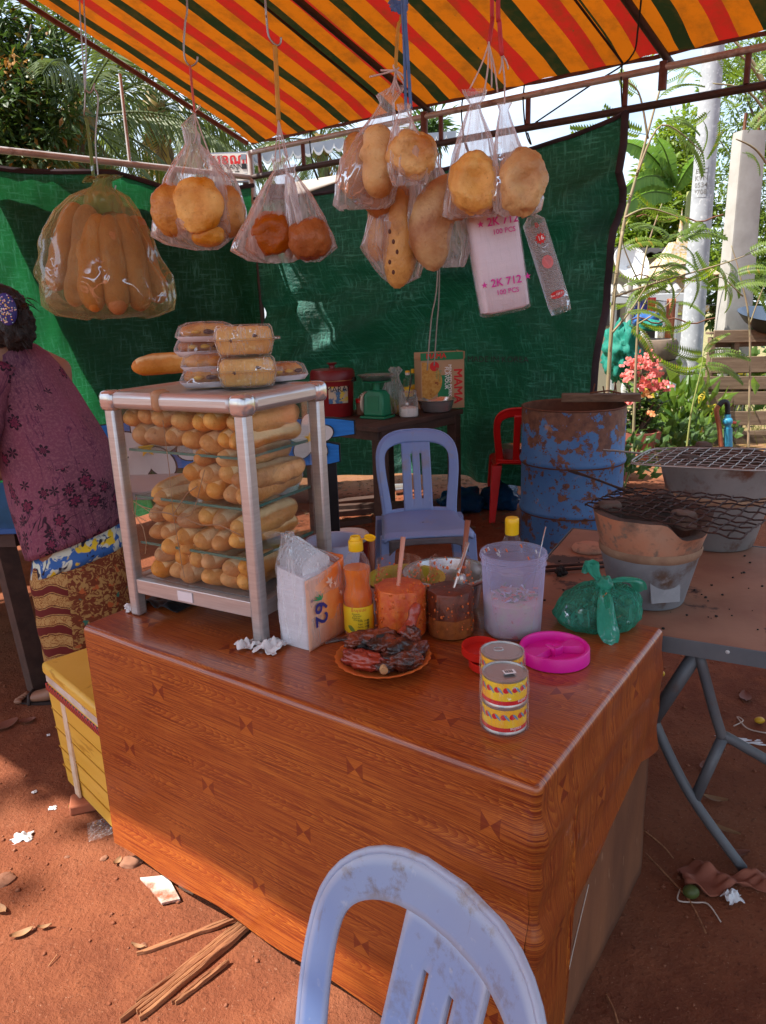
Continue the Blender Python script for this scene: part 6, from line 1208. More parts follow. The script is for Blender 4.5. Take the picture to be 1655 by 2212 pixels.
# ------------------------------------------------------------------ back table and what stands on it
BTZ = .80; k0 = onz(821, 922, BTZ); b1 = (onz(998, 884, BTZ)-k0); bx = V((b1.x, b1.y, 0)).normalized(); by = V((-bx.y, bx.x, 0)); BL = b1.length
t = thing('side_table', 'dark rough wooden side table against the back tarpaulin', 'table', M=frame(V((k0.x, k0.y, 0)), bx, by)); sm_ = t.matrix_world
SD = .72
for k in range(4):
    g = G(); y0, y1 = k*SD/4+.002, (k+1)*SD/4-.002; ex_ = .02*noise.noise(V((k*3.3, 0, 0)))
    g.box((BL/2+ex_, (y0+y1)/2, BTZ-.018), (BL+.04, y1-y0, .034)).obj('plank', m_darkwood, t, bevel=.003)
G().box((.02, SD/2, BTZ-.065), (.03, SD-.06, .055)).obj('apron', m_darkwood, t); G().box((BL/2, .03, BTZ-.065), (BL-.06, .028, .055)).obj('apron', m_darkwood, t)
for x, y in ((.06, .06), (BL-.03, .05), (.05, SD-.06), (BL-.05, SD-.06)): G().box((x, y, (BTZ-.036)/2), (.075, .07, BTZ-.036), .1).obj('leg', m_darkwood, t, bevel=.003)
G().bar(sm_.inverted() @ onz(700, 1098, .06), sm_.inverted() @ onz(1000, 1082, .06), .06, .04).obj('stretcher', m_darkwood, t)
def onbt(px, py): p = onz(px, py, BTZ); return V((p.x, p.y, BTZ+.001))
c = onbt(720, 904); r = 47*mpp(c); c = c+V((0, r, 0)); H = 104*mpp(c)
t = thing('water_cooler', 'dark red ribbed plastic water cooler drum with knobbed lid and sticker', 'cooler', c)
G().lathe([(.0005, .001), (r*.86, .001), (r*.89, .01), (r*.98, H*.72), (r*1.0, H*.74), (.0005, H*.74)], 48, fn=lambda q, z, a: q*(1+.006*(int(a*7) % 2))).obj('tank', m_redcool, t, smooth=50)
G().lathe([(r*1.0, H*.735), (r*1.05, H*.74), (r*1.05, H*.76), (r*1.03, H*.90), (r*.96, H*.945), (.05, H*.965), (.0005, H*.965)], 48).obj('lid', m_redlid, t, smooth=50)
G().lathe([(r*1.005, H*.728), (r*1.055, H*.735), (r*1.055, H*.745)], 48).obj('lid_edge', m_roll, t)
G().lathe([(.02, H*.96), (.018, H*1.02), (.034, H*1.06), (.034, H*1.075), (.0005, H*1.08)], 24).obj('knob', m_redlid, t, smooth=50)
st_ = G(); w = cyl(r*.975, H*.46, -pi/2+.32); st_.grid(lambda u, v: w(V(((u-.5)*r*.95, (v-.5)*H*.34, 0)))*1.0, 14, 6); sk_ = st_.obj('sticker', mat('pale_sticker', (.50, .42, .30), .5, col2=(.05, .14, .28), scale=14, thr=(.48, .54), dirt=(.6, .45, .05), dscale=16, dthr=(.56, .6), fine=(.5, .04, .04), fscale=20, bump=0), t)
text('MARAY', .055, m_printbk, t, wrap=cyl(r*.985, H*.57, -pi/2+.34)); G().box((r*1.04, 0, H*.74), (.02, .05, .03)).obj('handle', m_black, t, rz=-.3)
# scale
c = onbt(816, 905); m_ = mpp(c); t = thing('kitchen_scale', 'green kitchen scale with steel pan and round dial on the side table', 'scale', c+V((0, .06, 0)), -.55)
G().box((0, 0, .008), (.19, .15, .016)).obj('base', m_greenscale, t, bevel=.004); g = G()
g.loft([[(-.08, -.055, .016), (.08, -.055, .016), (.08, .055, .016), (-.08, .055, .016)], [(-.075, -.05, .15), (.075, -.05, .15), (.075, .05, .15), (-.075, .05, .15)], [(-.05, -.035, .185), (.05, -.035, .185), (.05, .035, .185), (-.05, .035, .185)]]); g.obj('body', m_greenscale, t, bevel=.010, smooth=40)
G().box((.0, -.054, .10), (.09, .004, .10)).obj('panel', m_greenscale, t, bevel=.002); G().lathe([(.0005, .0), (.07, 0), (.072, .012), (.0005, .012)], 36, M=MAT((-.079, 0, .095), 0, 0, -pi/2)).obj('dial', m_dial, t, smooth=40); G().box((-.093, 0, .11), (.002, .004, .05)).obj('pointer', m_printred, t)
G().tube([(0, 0, .185), (0, 0, .235)], .022, 10).obj('column', m_greenscale, t); G().lathe([(.0005, .235), (.095, .240), (.1, .248), (.0005, .248)], 32).obj('pan_plate', m_greenscale, t)
G().lathe([(.0005, .25), (.09, .25), (.12, .282), (.128, .285), (.118, .285), (.085, .256), (.0005, .255)], 40).obj('pan', m_steel, t, smooth=50)
c = onbt(783, 901); t = thing('spice_jar', 'small clear jar with red lid behind the kitchen scale', 'jar', c+V((-.01, .12, 0))); G().lathe([(.0005, .001), (.032, .001), (.034, .01), (.034, .085), (.0005, .085)], 24).obj('jar', mat('brown_spice', (.20, .10, .06), .4), t); G().lathe([(.036, .083), (.036, .11), (.0005, .112)], 24).obj('lid', m_red, t)
c = onbt(797, 893)+V((0, .22, 0)); bagc = at(797, 860, c.y); g = G(); g.blob((0, 0, .06), (.09, .06, .075), 20, .35, 4, 2); o = g.obj('food_bag', m_film, None, c, smooth=180); tag(o, 'clear bag of reddish food between cooler and scale', 'plastic bag'); o2 = G().blob((0, 0, .05), (.07, .045, .045), 14, .4, 5, 7).obj('food', m_pickle, o, smooth=180)
c = onbt(842, 900)+V((.03, .10, 0)); t = thing('produce_bag', 'tall clear plastic bag of green and yellow fruit behind the sugar jar', 'plastic bag', c)
g = G(); R = []
for z, w in ((0, .05), (.02, .075), (.10, .085), (.18, .07), (.24, .045), (.27, .022), (.30, .045), (.32, .03)):
    R.append([(w*(1+.25*noise.noise(V((cos(a)*3, sin(a)*3, z*9))))*cos(a)+.02*(z > .25), .7*w*sin(a), z+.02*noise.noise(V((a, z, 1)))) for a in [2*pi*k/40 for k in range(40)]])
g.loft(R, cap=False); g.obj('bag', m_filmw, t, smooth=180)
for k, (x, z, m) in enumerate(((-.03, .035, m_fruit_g), (.03, .032, m_fruit_y), (.0, .07, m_fruit_g), (-.035, .10, m_fruit_g))): G().blob((x, 0, z), (.032, .03, .034), 12).obj('fruit', m, t, smooth=180)
c = onbt(884, 903); r = 21*mpp(c); c = c+V((0, r, 0)); t = thing('sugar_jar', 'clear plastic jar half full of white sugar with a dark handled spoon', 'jar', c, .2)
sq = lambda q, z, a: q*min(1.12, 1/max(abs(cos(a)), abs(sin(a))))*.93 if z < .12 else q
G().lathe([(.0005, .001), (r*.93, .001), (r, .012), (r, .115), (r*.92, .132), (r*.86, .138), (r*.88, .15), (r*.86, .155), (r*.88, .17), (r*.86, .176)], 44, fn=sq).obj('jar', film('sugar_jar_plastic', (.93, .93, .93), (.8, .8, .8), haze=.14, gloss=.3, edge=.3, wr=20), t, smooth=40); G().lathe([(.0005, .005), (r*.88, .005), (r*.95, .015), (r*.95, .06), (r*.6, .068), (.0005, .064)], 44, fn=lambda q, z, a: sq(q, z, a)*(1+.03*noise.noise(V((a*2, z*20, 0))))).obj('sugar', m_sugar, t, smooth=60)
spoon(c+V((-.01, 0, .08)), c+V((.03, .01, .275)), 'dark handled spoon standing in the sugar jar', m_black, .010, bowl=1)
for k, (px, py, dx) in enumerate(((884, 876, 0), (897, 872, .01))):
    c = onbt(px, py+10)+V((.0, .12+.05*k, 0)); t = thing('seasoning_bottle', ('front clear bottle with white and yellow cap and yellow label', 'clear bottle with yellow cap peeking behind its twin')[k], 'bottle', c, group='seasoning bottles on the side table')
    G().lathe([(.0005, .001), (.033, .001), (.036, .01), (.036, .16), (.032, .19), (.018, .225), (.015, .24)], 32).obj('bottle', m_shell, t, smooth=50); G().lathe([(.0365, .085), (.0368, .15)], 32).obj('label', m_kp, t); G().lathe([(.0005, .004), (.033, .004), (.034, .05), (.0005, .05)], 24).obj('sauce', m_saucedk, t)
    G().lathe([(.017, .238), (.018, .255), (.0005, .257)], 20).obj('cap_ring', m_yel if k else m_white, t); G().lathe([(.017, .255), (.0165, .268), (.0005, .27)], 20).obj('cap', m_yel, t)
    text('Knccee', .026, m_printred, t, wrap=cyl(.0372, .118, -pi/2-.15), bold=.03)
c = onbt(945, 893); r = 41*mpp(c); c = c+V((0, r*.75, 0)); basin(c, 'shallow stainless bowl on the side table before the carton', r*1.02, .085, m_steel, rim=.010)
# noodle carton
kc = onbt(1004, 881); kl = onbt(909, 888); kr = onbt(1027, 878); cx_ = (kc-kl); cx_ = V((1, .05, 0)).normalized(); cy_ = V((-cx_.y, cx_.x, 0)); CWd = 95*mpp(kc); CHt = 119*mpp(kc); CDp = .20
t = thing('noodle_carton', 'opened instant noodle carton printed MAMA MINCED PORK FLAVOUR', 'carton', M=frame(kc+V((0, .02, 0)), V((.98, .18, 0)), V((-.18, .98, 0))))
bz = G().box((-CWd/2, CDp/2, CHt*.44), (CWd, CDp, CHt*.88)).obj('box', m_carton, t)
G().box((-CWd*.52, -.006, CHt*.935), (CWd*.98, .004, CHt*.13)).obj('flap', m_cgreen, t, rz=0); G().box((.004, CDp/2, CHt*.94), (.004, CDp, CHt*.13)).obj('flap', m_carton, t); G().box((-CWd/2, CDp+.004, CHt*.93), (CWd, .004, CHt*.12)).obj('flap', m_carton, t)
ff = lambda x, z, xx=(1, 0, 0), yy=(0, 0, 1), d=.0022: frame(V((x*CWd-CWd, -d, z*CHt)), V(xx), V(yy))
g = G(); g.add([(-CWd*.33, -.0012, CHt*.20), (-CWd*.33, -.0012, CHt*.60), (-CWd*.62, -.0012, CHt*.60), (-CWd*.62, -.0012, CHt*.20)], [(0, 1, 2, 3)]); g.obj('green_panel_print', m_cgreen, bz, smooth=0, loc=(0, 0, .0))
g = G(); n = 30; g.add([(-CWd*.98+CWd*.42*max(0, cos(a))*1.1, -.0016, CHt*.50+CHt*.34*sin(a)) for a in [-pi/2+pi*k/n for k in range(n+1)]], [tuple(range(n+1))]); g.obj('noodle_bowl_print', m_noodle, bz, smooth=0)
g = G(); g.add([(-CWd*.69+.034*cos(a), -.0019, CHt*.76+.034*sin(a)) for a in [2*pi*k/24 for k in range(24)]], [tuple(range(24))]); g.obj('red_seal_print', m_printred, bz, smooth=0)
dn = (0, 0, -1); rt = (1, 0, 0)
text('MAMA', .085, m_printred, t, ff(.84, .40, dn, rt), bold=.05); text('MINCED PORK', .034, m_printw, t, ff(.66, .50, dn, rt), bold=.03); text('FLAVOUR', .036, m_printw, t, ff(.58, .55, dn, rt), bold=.03)
text('MAMA', .050, m_printred, t, frame(V((-CWd*.66, -.0090, CHt*.935)), V((1, 0, 0)), V((0, 0, 1))), bold=.05)
for k in range(2): text('\u1791\u17b9\u1780\u1798\u17d2\u1791\u17c1\u179f', .022, m_printgreen, t, ff(.36+.07*k, .64-.05*k, dn, rt))
sf = lambda y, z, xx, yy: frame(V((.0018, y, z)), V(xx), V(yy))
g = G(); g.add([(.0012, .02, CHt*.28), (.0012, CDp*.9, CHt*.28), (.0012, CDp*.9, CHt*.55), (.0012, .02, CHt*.62)], [(0, 1, 2, 3)]); g.obj('green_panel_print', m_cgreen, bz, smooth=0); g = G(); g.add([(.0014, CDp*.5+.07*cos(a), CHt*.68+.10*sin(a)) for a in [2*pi*k/24 for k in range(24)]], [tuple(range(24))]); g.obj('noodle_bowl_print', m_noodle, bz, smooth=0)
text('MAMA', .055, m_printred, t, sf(CDp*.75, CHt*.45, (0, 0, -1), (0, 1, 0)), bold=.05)
# ------------------------------------------------------------------ on the ground behind the counter
p = onz(750, 1168, .29); R = 46*mpp(p); c = V((p.x, p.y+R, 0)); t = thing('lidded_bucket', 'dark red bucket with a white lid on the ground behind the cabinet', 'bucket', c)
G().lathe([(.0005, 0), (R*.82, 0), (R*.97, .27), (.0005, .27)], 36).obj('bucket', m_redcool, t, smooth=50); G().lathe([(R*.98, .262), (R*1.02, .266), (R*1.02, .29), (R*.97, .298), (R*.85, .300), (R*.8, .294), (.0005, .294)], 40).obj('lid', m_white, t, smooth=50)
for k, (px, py, rx, rz_, h) in enumerate(((1003, 1112, 52, .1, 55), (1085, 1106, 42, .3, 62))):
    p = onz(px, py, 0); m_ = mpp(p); g = G(); g.blob((0, 0, 0), (rx*m_, .13, h*m_*.55), 26, .32, 4.0, 11+k); g.v = [(x, y, max(z, -h*m_*.38)) for x, y, z in g.v]
    o = g.obj('blue_bag', m_bag_b, None, (p.x, p.y+.12, h*m_*.38), rz_, smooth=180); tag(o, ('blue plastic bag slumped on the ground right of the blue chair', 'blue plastic bag on the ground beneath the red chair')[k], 'plastic bag', 'blue plastic bags on the ground')
    f = G().blob((0, 0, 0), (rx*m_*.8, .1, h*m_*.4), 14, .3, 5, 4).obj('contents', m_bluecloth, o, smooth=180)
a, b = onz(846, 1060, .04), onz(888, 1055, .04); o = G().lathe([(.0005, 0), (.034, 0), (.045, .13), (.048, .132), (.043, .13), (.032, .005), (.0005, .005)], 28).obj('steel_cup', m_steel, smooth=50); o.matrix_world = frame(V((a.x, a.y, .05)), V((0, .2, 1)), V((0, 1, 0))) @ Matrix.Rotation(pi/2, 4, 'Y'); o.matrix_world = Matrix.Translation(V((b.x, b.y, .05))) @ Matrix.Rotation(-pi/2-.1, 4, 'Y'); tag(o, 'steel cup lying on its side behind the blue chair', 'cup')
for k, (a, b, w, h, lab) in enumerate((((695, 1090), (836, 1076), .09, .05, 'dark timber lying on the ground beside the side table, farther one'), ((690, 1112), (830, 1098), .10, .05, 'dark timber lying on the ground beside the side table, nearer one'), ((700, 1135), (800, 1122), .08, .04, 'dark timber behind the lidded red bucket'))):
    A_, B_ = onz(*a, h/2), onz(*b, h/2); tag(G().bar(A_, B_, w, h).obj('timber', m_darkwood, bevel=.004), lab, 'timber', 'timbers on the ground')
rs = random.Random(9); g = G()
for k in range(900):
    x, y = rs.uniform(-1.0, 1.4), rs.uniform(4.9, 6.6); a = rs.random()*6.28; l = rs.uniform(.02, .07); g.add([(x, y, gh(x, y)+.004), (x+l*.25*sin(a), y-l*.25*cos(a), gh(x, y)+.012), (x+l*cos(a), y+l*sin(a), gh(x, y)+.02*rs.random())], [(0, 1, 2)])
g.obj('leaf_litter', mat('leaf_litter', (.09, .05, .03), .9, rnd=.5, col2=(.16, .10, .05), scale=40), smooth=0)['kind'] = 'stuff'
# blue painted bench with frangipani flowers
YBk = 3.25
t = thing('painted_bench', 'blue painted bench with big white frangipani flowers behind the cabinet', 'bench', V((at(480, 1000, YBk).x, YBk, 0))); bo = t.location
def slat(x0, x1, y0, y1, dy, seed):
    P0, P1 = at(x0, (y0+y1)/2, YBk+dy), at(x1, (y0+y1)/2, YBk+dy); hh = (y1-y0)/2*mpp(P0); zc = (P0.z+P1.z)/2
    P0.z = lerp(zc, P0.z, .4); P1.z = lerp(zc, P1.z, .4)
    for nm, m, s, d, th in (('slat', m_bluewood, 1.0, 0, .035), ('outline', m_outline, 1.10, .003, .030)):
        g = G(); n = 24; up = [(lerp(P0.x, P1.x, u), hh*s*(1-.30*exp(-((u-1)/.05)**2)-.3*exp(-(u/.05)**2))*(1+.08*noise.noise(V((u*14, seed, s)))), lerp(P0.z, P1.z, u)) for u in [lerp(-.004 if s > 1 else 0, 1.006 if s > 1 else 1, k/n) for k in range(n+1)]]
        for y in (-th/2+d, th/2+d): g.add([(x-bo.x, y+dy, z+h) for x, h, z in up]+[(x-bo.x, y+dy, z-h) for x, h, z in reversed(up)], [tuple(range(2*n+2))])
        b = 2*n+2; g.f += [(i, (i+1) % b, b+(i+1) % b, b+i) for i in range(b)]; g.obj(nm, m, t, smooth=0)
slat(214, 765, 908, 948, 0, 1); slat(225, 733, 958, 1008, 0, 2)
def flower(px, py, R, rot):
    P = at(px, py, YBk-.030); r = R*mpp(P); f = None
    for k in range(5):
        a = rot+2*pi*k/5; c_ = V((P.x-bo.x+.62*r*cos(a), -.033, P.z+.62*r*sin(a)))
        for nm, m, s, th in (('petal', m_petal, 1.0, .014), ('petal_outline', m_outline, 1.10, .006)):
            g = G(); n = 20; ol = [(c_.x+s*r*(.56*cos(b)*cos(a)-.40*sin(b)*sin(a)), c_.z+s*r*(.56*cos(b)*sin(a)+.40*sin(b)*cos(a))) for b in [2*pi*i/n for i in range(n)]]
            y0 = -.030-.001*k-(.0012 if s == 1 else 0)
            g.loft([[(x, y0, z) for x, z in ol], [(x, y0+th, z) for x, z in ol]]); g.obj(nm, m, t, smooth=0)
    g = G(); n = 15; g.loft([[(P.x-bo.x+r*(.30 if i % 3 == 0 else .14)*cos(2*pi*i/n+rot), y, P.z+r*(.30 if i % 3 == 0 else .14)*sin(2*pi*i/n+rot)) for i in range(n)] for y in (-.040, -.034)]); g.obj('flower_centre', m_yel, t, smooth=0)
flower(318, 968, 66, .4); flower(670, 946, 44, .3); flower(450, 958, 60, .9)
for px in (250, 470, 710):
    P = at(px, 1000, YBk+.04); G().box((P.x-bo.x, .04, (P.z+.02)/2), (.07, .04, P.z+.02)).obj('leg', m_outline, t)
P = at(400, 1040, YBk-.22); G().box((P.x-bo.x+.0, -.2, P.z-.02), (.95, .34, .035)).obj('seat', mat('grey_white_board', (.42, .44, .48), .6), t, bevel=.004)
for sx in (-.42, .36): G().box((P.x-bo.x+sx, -.2, (P.z-.04)/2), (.06, .30, P.z-.04)).obj('leg', m_outline, t)
# ------------------------------------------------------------------ yellow cooler box left of the counter
q0, q1 = onz(135, 1690, .03), onz(243, 1806, .03); ex = (q1-q0).normalized(); ey = V((-ex.y, ex.x, 0))
t = thing('foam_box', 'yellow taped foam cooler box with dirty white rim left of the counter', 'box', M=frame(V((q0.x, q0.y, 0)), ex, ey)); BXL, BXD, BXH = .44, .30, .40
g = G(); g.loft([[(lerp(.012, 0, k)*1+0, lerp(.012, 0, k), z), (BXL-lerp(.012, 0, k), lerp(.012, 0, k), z), (BXL-lerp(.012, 0, k), BXD-lerp(.012, 0, k), z), (lerp(.012, 0, k), BXD-lerp(.012, 0, k), z)] for k, z in ((0, .03), (1, BXH))]); g.obj('box', m_yfoam, t, bevel=.012, smooth=40)
G().box((BXL/2, BXD/2, BXH-.018), (BXL+.004, BXD+.004, .024)).obj('red_tape', m_redtape, t, bevel=.003); G().box((BXL/2, BXD/2, BXH+.012), (BXL-.004, BXD-.004, .028)).obj('foam_rim', m_wfoam, t, bevel=.004); G().box((BXL/2, BXD/2, BXH+.046), (BXL+.008, BXD+.008, .042)).obj('lid', m_yfoam, t, bevel=.012)
G().box((.125, .0035, .205), (.035, .006, .33)).obj('tape_strip', m_cleartape, t, rz=0)
for z in (.10, .17, .24, .31): G().box((BXL/2, .0005+.011*(1-z/BXH), z), (BXL-.02, .004, .0035)).obj('groove', mat('dark_yellow_seam%d' % int(z*100), (.45, .22, .02), .4, bump=0), t)
p = onz(182, 1756, 0); o = G().box((0, 0, .018), (.10, .07, .034)).obj('brick_piece', m_brick, None, (p.x, p.y+.03, 0), .3, bevel=.006); tag(o, 'broken red brick wedged under the yellow foam box', 'brick')
o = G(); o.grid(lambda u, v: V(((u-.5)*.10, (v-.5)*.09, .004+.016*abs(noise.noise(V((u*5, v*5, 2)))))), 14, 14); p = onz(228, 1792, 0); o = o.obj('plastic_wrapper', m_film, None, (p.x, p.y, .002), .4, smooth=0); tag(o, 'crumpled clear wrapper on the earth by the counter corner', 'litter')
# ------------------------------------------------------------------ blue table at the left edge
lz = .72; c0 = onz(62, 1132, lz); t = thing('blue_table', 'blue painted table with white petals at the left edge behind the woman', 'table', V((c0.x-.62, c0.y+.40, 0)), -.05)
G().box((0, 0, lz-.012), (1.24, .86, .024)).obj('table_top', m_bluecloth, t, bevel=.004); G().box((0, 0, lz-.055), (1.18, .80, .06)).obj('apron', m_darkwood, t)
for sx in (-1, 1):
    for sy in (-1, 1): G().bar((sx*.50, sy*.34, lz-.05), (sx*(.585 if sx > 0 else .6), sy*.40, 0), .075, .06).obj('leg', m_darkwood, t)
for k, (px, py) in enumerate(((2, 1086), (8, 1062), (-30, 1075))):
    p = onz(px, py, lz); q = t.matrix_world.inverted() @ p; g = G(); n = 22; ox = [(q.x-.02+.055*cos(b), q.y+.032*sin(b)) for b in [2*pi*i/n for i in range(n)]]; q.z = lz
    g = G(); g.loft([[((x, y, lz+.0005)) for x, y in ox], [((x, y, lz+.0015)) for x, y in ox]]); g.obj('petal', m_petal, t, smooth=0); g = G(); g.loft([[(q.x-.02+.061*cos(b), q.y+.037*sin(b), z) for b in [2*pi*i/n for i in range(n)]] for z in (lz+.0002, lz+.0009)]); g.obj('petal_outline', m_outline, t, smooth=0)
G().box((-.3, .40, .42), (.9, .03, .05)).obj('stretcher', m_darkwood, t)
p = onz(-8, 1035, lz); o = G().lathe([(.0005, .001), (.07, .001), (.10, .02), (.095, .02), (.07, .006), (.0005, .006)], 30).obj('orange_plate', m_orange, None, (p.x-.04, p.y+.12, lz+.001), smooth=50); tag(o, 'orange plate on the blue table at the left edge', 'plate')
# ------------------------------------------------------------------ the woman
YW = 2.72
wo_ = at(165, 1200, YW); W0 = V((wo_.x, YW, 0)); per = thing('person', 'woman seen from behind in purple floral blouse and brown batik sarong, bending left', 'person', W0)
def wp(px, py, dy=0): p = at(px, py, YW+dy)-W0; return p
def skin_mesh(verts, edges, name, m, parent, sub=2):
    me = bpy.data.meshes.new(name); me.from_pydata([v[0] for v in verts], edges, []); me.materials.append(m)
    o = bpy.data.objects.new(name, me); COL.objects.link(o); o.parent = parent
    me.skin_vertices.new() if hasattr(me.skin_vertices, 'new') and not len(me.skin_vertices) else None
    md = o.modifiers.new('skin', 'SKIN'); md.use_smooth_shade = True
    for i, v in enumerate(verts):
        r = v[1]; me.skin_vertices[0].data[i].radius = r if isinstance(r, tuple) else (r, r)
    me.skin_vertices[0].data[0].use_root = True
    s = o.modifiers.new('sub', 'SUBSURF'); s.levels = sub; s.render_levels = sub; return o
B_ = [(wp(165, 1180), (.13, .10)), (wp(140, 1060), (.11, .085)), (wp(95, 900), (.12, .085)), (wp(55, 790), (.105, .075)), (wp(18, 742, -.02), .048), (wp(2, 700, -.03), .085), (wp(-2, 672, -.03), .080), (wp(-8, 645, -.02), .045),   # 0-7 spine, neck, skull
      (wp(120, 800, .06), .062), (wp(95, 930, .16), .045), (wp(20, 1010, .22), .036), (wp(-25, 1035, .25), .030),                                                                     # 8-11 right arm
      (wp(-30, 800, -.06), .060), (wp(-50, 920, -.10), .046), (wp(-75, 1035, -.02), .036), (wp(-95, 1060, .06), .030),                                                                 # 12-15 left arm
      (wp(205, 1240, .02), .085), (V((.07, .05, .46)), .062), (V((.075, .12, .085)), .038), (V((.03, .03, .035)), (.036, .03)), (V((-.01, .00, .028)), (.032, .02)),                     # 16-20 right leg
      (wp(120, 1240, -.02), .085), (V((-.075, -.01, .46)), .062), (V((-.085, .06, .085)), .038)]
f0_ = onz(112, 1508, .03)-W0; f1_ = onz(62, 1506, .025)-W0
B_ += [(V((f0_.x, f0_.y+.02, .040)), (.036, .03)), (V((f1_.x, f1_.y, .026)), (.038, .018))]
skin_mesh(B_, [(0, 1), (1, 2), (2, 3), (3, 4), (4, 5), (5, 6), (6, 7), (3, 8), (8, 9), (9, 10), (10, 11), (3, 12), (12, 13), (13, 14), (14, 15), (0, 16), (16, 17), (17, 18), (18, 19), (19, 20), (0, 21), (21, 22), (22, 23), (23, 24), (24, 25)], 'body', m_skin, per)
for k in range(5):
    p = V((f1_.x-.028-.004*(2-abs(k-1)), f1_.y-.028+.014*k, .022)); G().blob(p, (.017-.002*k*.6, .0085, .009), 8).obj('toe', m_skin, per, smooth=180)
def cloth(rows, m, name, df, tilt=0, seed=0, nring=64, folds=.02, nf=9, uvs=(1, 1), cap=False, dyf=None):
    g = G(); g.uv = []; fine = []
    for a, b in zip(rows, rows[1:]):
        st = max(1, int((b[0]-a[0])/12))
        for k in range(st): fine.append([lerp(x, y, k/st) for x, y in zip(a, b)])
    fine.append(list(rows[-1])); rings = []
    for j, (py, xl, xr) in enumerate(fine):
        c = wp((xl+xr)/2, py); hw = (xr-xl)/2*mpp(c+W0); ring = []; v = j/len(fine)
        for k in range(nring+1):
            a = 2*pi*k/nring+pi/2; a2 = 2*pi*(k % nring)/nring+pi/2; f = 1+folds*sin(nf*a2+3*noise.noise(V((v*2, cos(a2), seed))))*(.3+.7*v)+.05*noise.noise(V((cos(a2)*2, sin(a2)*2+seed, v*5)))
            x = hw*f*cos(a2); ring.append((c.x+x, c.y+hw*df*f*sin(a2), c.z+tilt*v*x)); g.uv.append(((k/nring)*uvs[0], v*uvs[1]))
        rings.append(ring)
    b = len(g.v); n = nring+1; vs = [p for r in rings for p in r]; g.v += vs
    g.f += [(i*n+k, i*n+k+1, (i+1)*n+k+1, (i+1)*n+k) for i in range(len(rings)-1) for k in range(nring)]
    return g.obj(name, m, per, smooth=180, solid=.003)
cloth([(1150, 82, 258), (1185, 76, 266), (1215, 72, 272), (1250, 70, 282), (1320, 80, 286), (1385, 92, 276), (1458, 105, 258)], m_batik, 'sarong', .66, 0, 2, folds=.03, nf=7, uvs=(1.2, .75))
cloth([(1110, 72, 256), (1150, 74, 260), (1180, 70, 268), (1212, 68, 272)], m_floral, 'undershirt', .66, .36, 5, folds=.010, uvs=(1.2, .2))
cloth([(728, 5, 40), (738, -4, 55), (748, -22, 78), (765, -45, 98), (800, -58, 126), (850, -48, 157), (900, -32, 184), (950, -10, 216), (1000, 8, 245), (1050, 22, 260), (1100, 36, 264), (1140, 46, 268), (1166, 54, 270)], m_blouse, 'blouse', .70, .36, 3, folds=.026, nf=8, uvs=(1.3, .85))
def sleeve(P, R, nm):
    Q = catmull(P, 6); n = len(Q); g = G(); g.uv = []; G_ = G().tube(Q, [interp(R, i/(n-1))*(1+.05*sin(i*2.1)) for i in range(n)], 20, cap=False); g.v, g.f = G_.v, G_.f; g.uv = [((i % 20)/20*.5, .2+i/20/n*.4) for i in range(len(g.v))]; g.obj(nm, m_blouse, per, smooth=180, solid=.003)
sleeve([wp(-10, 790, -.07), wp(-32, 860, -.12), wp(-45, 940, -.14), wp(-70, 1010, -.10)], [(0, .085), (.4, .075), (1, .062)], 'sleeve'); sleeve([wp(100, 800, .06), wp(110, 860, .14), wp(80, 950, .22)], [(0, .08), (1, .06)], 'sleeve')
# hair, clip, face
hc = wp(4, 690, -.03); g = G(); g.blob(hc+V((.0, -.012, .008)), (.098, .105, .112), 30, .10, 7, 2); hair = g.obj('hair', m_hair, per, smooth=180)
G().blob(wp(30, 700, -.13), (.068, .050, .085), 26, .22, 6, 5).obj('hair_bun', m_hair, hair, smooth=180)
g = G(); rs = random.Random(6)
for k in range(70):
    a = wp(rs.uniform(5, 62), rs.uniform(640, 735), -.15+rs.uniform(-.02, .05)); d = V((rs.uniform(.0, .04), rs.uniform(-.03, .02), rs.uniform(-.045, .02))); g.tube([a, a+d*.6, a+d+V((.006, 0, -.01))], [.0022, .0016, .0005], 4)
g.obj('loose_strands', m_hair, hair, smooth=180)['kind'] = 'stuff'
cl0 = wp(14, 668, -.195); clip = G().blob(cl0, (.034, .012, .052), 14).obj('hair_clip', m_printnavy, hair, smooth=180)
sq_c = [mat('sequin_%d' % k, c, .15, .5, bump=0) for k, c in enumerate(((.75, .60, .55), (.5, .35, .6), (.75, .55, .2), (.3, .5, .6)))]
for k in range(4):
    g = G()
    for i in range(24):
        a, r = rs.uniform(0, 6.28), sqrt(rs.random()); g.blob(cl0+V((.032*r*cos(a), -.0125*sqrt(max(0, 1-r*r))-.001, .049*r*sin(a))), (.0028, .0022, .0028), 5)
    g.obj('sequins', sq_c[k], clip)['kind'] = 'stuff'
fd = V((-.6, .75, -.2)).normalized()
for s in (-1, 1): G().blob(hc+fd*.080+V((.75, .6, 0))*.032*s+V((0, 0, .005)), (.011, .011, .008), 8).obj('eye', m_white, per, smooth=180)
G().blob(hc+fd*.095+V((0, 0, -.018)), (.014, .014, .020), 10).obj('nose', m_skin, per, smooth=180); G().blob(hc+fd*.085+V((0, 0, -.052)), (.022, .016, .007), 10).obj('mouth', mat('lips', (.32, .10, .08), .5), per, smooth=180)
for s in (-1, 1): G().blob(hc+V((.78, .62, 0))*.095*s+V((0, 0, -.02)), (.012, .02, .028), 8).obj('ear', m_skin, per, smooth=180)
sd = G(); n = 28; ol = [(f1_.x*.45+f0_.x*.55+.105*cos(b)-.01, f1_.y+.012+.042*sin(b)) for b in [2*pi*i/n for i in range(n)]]
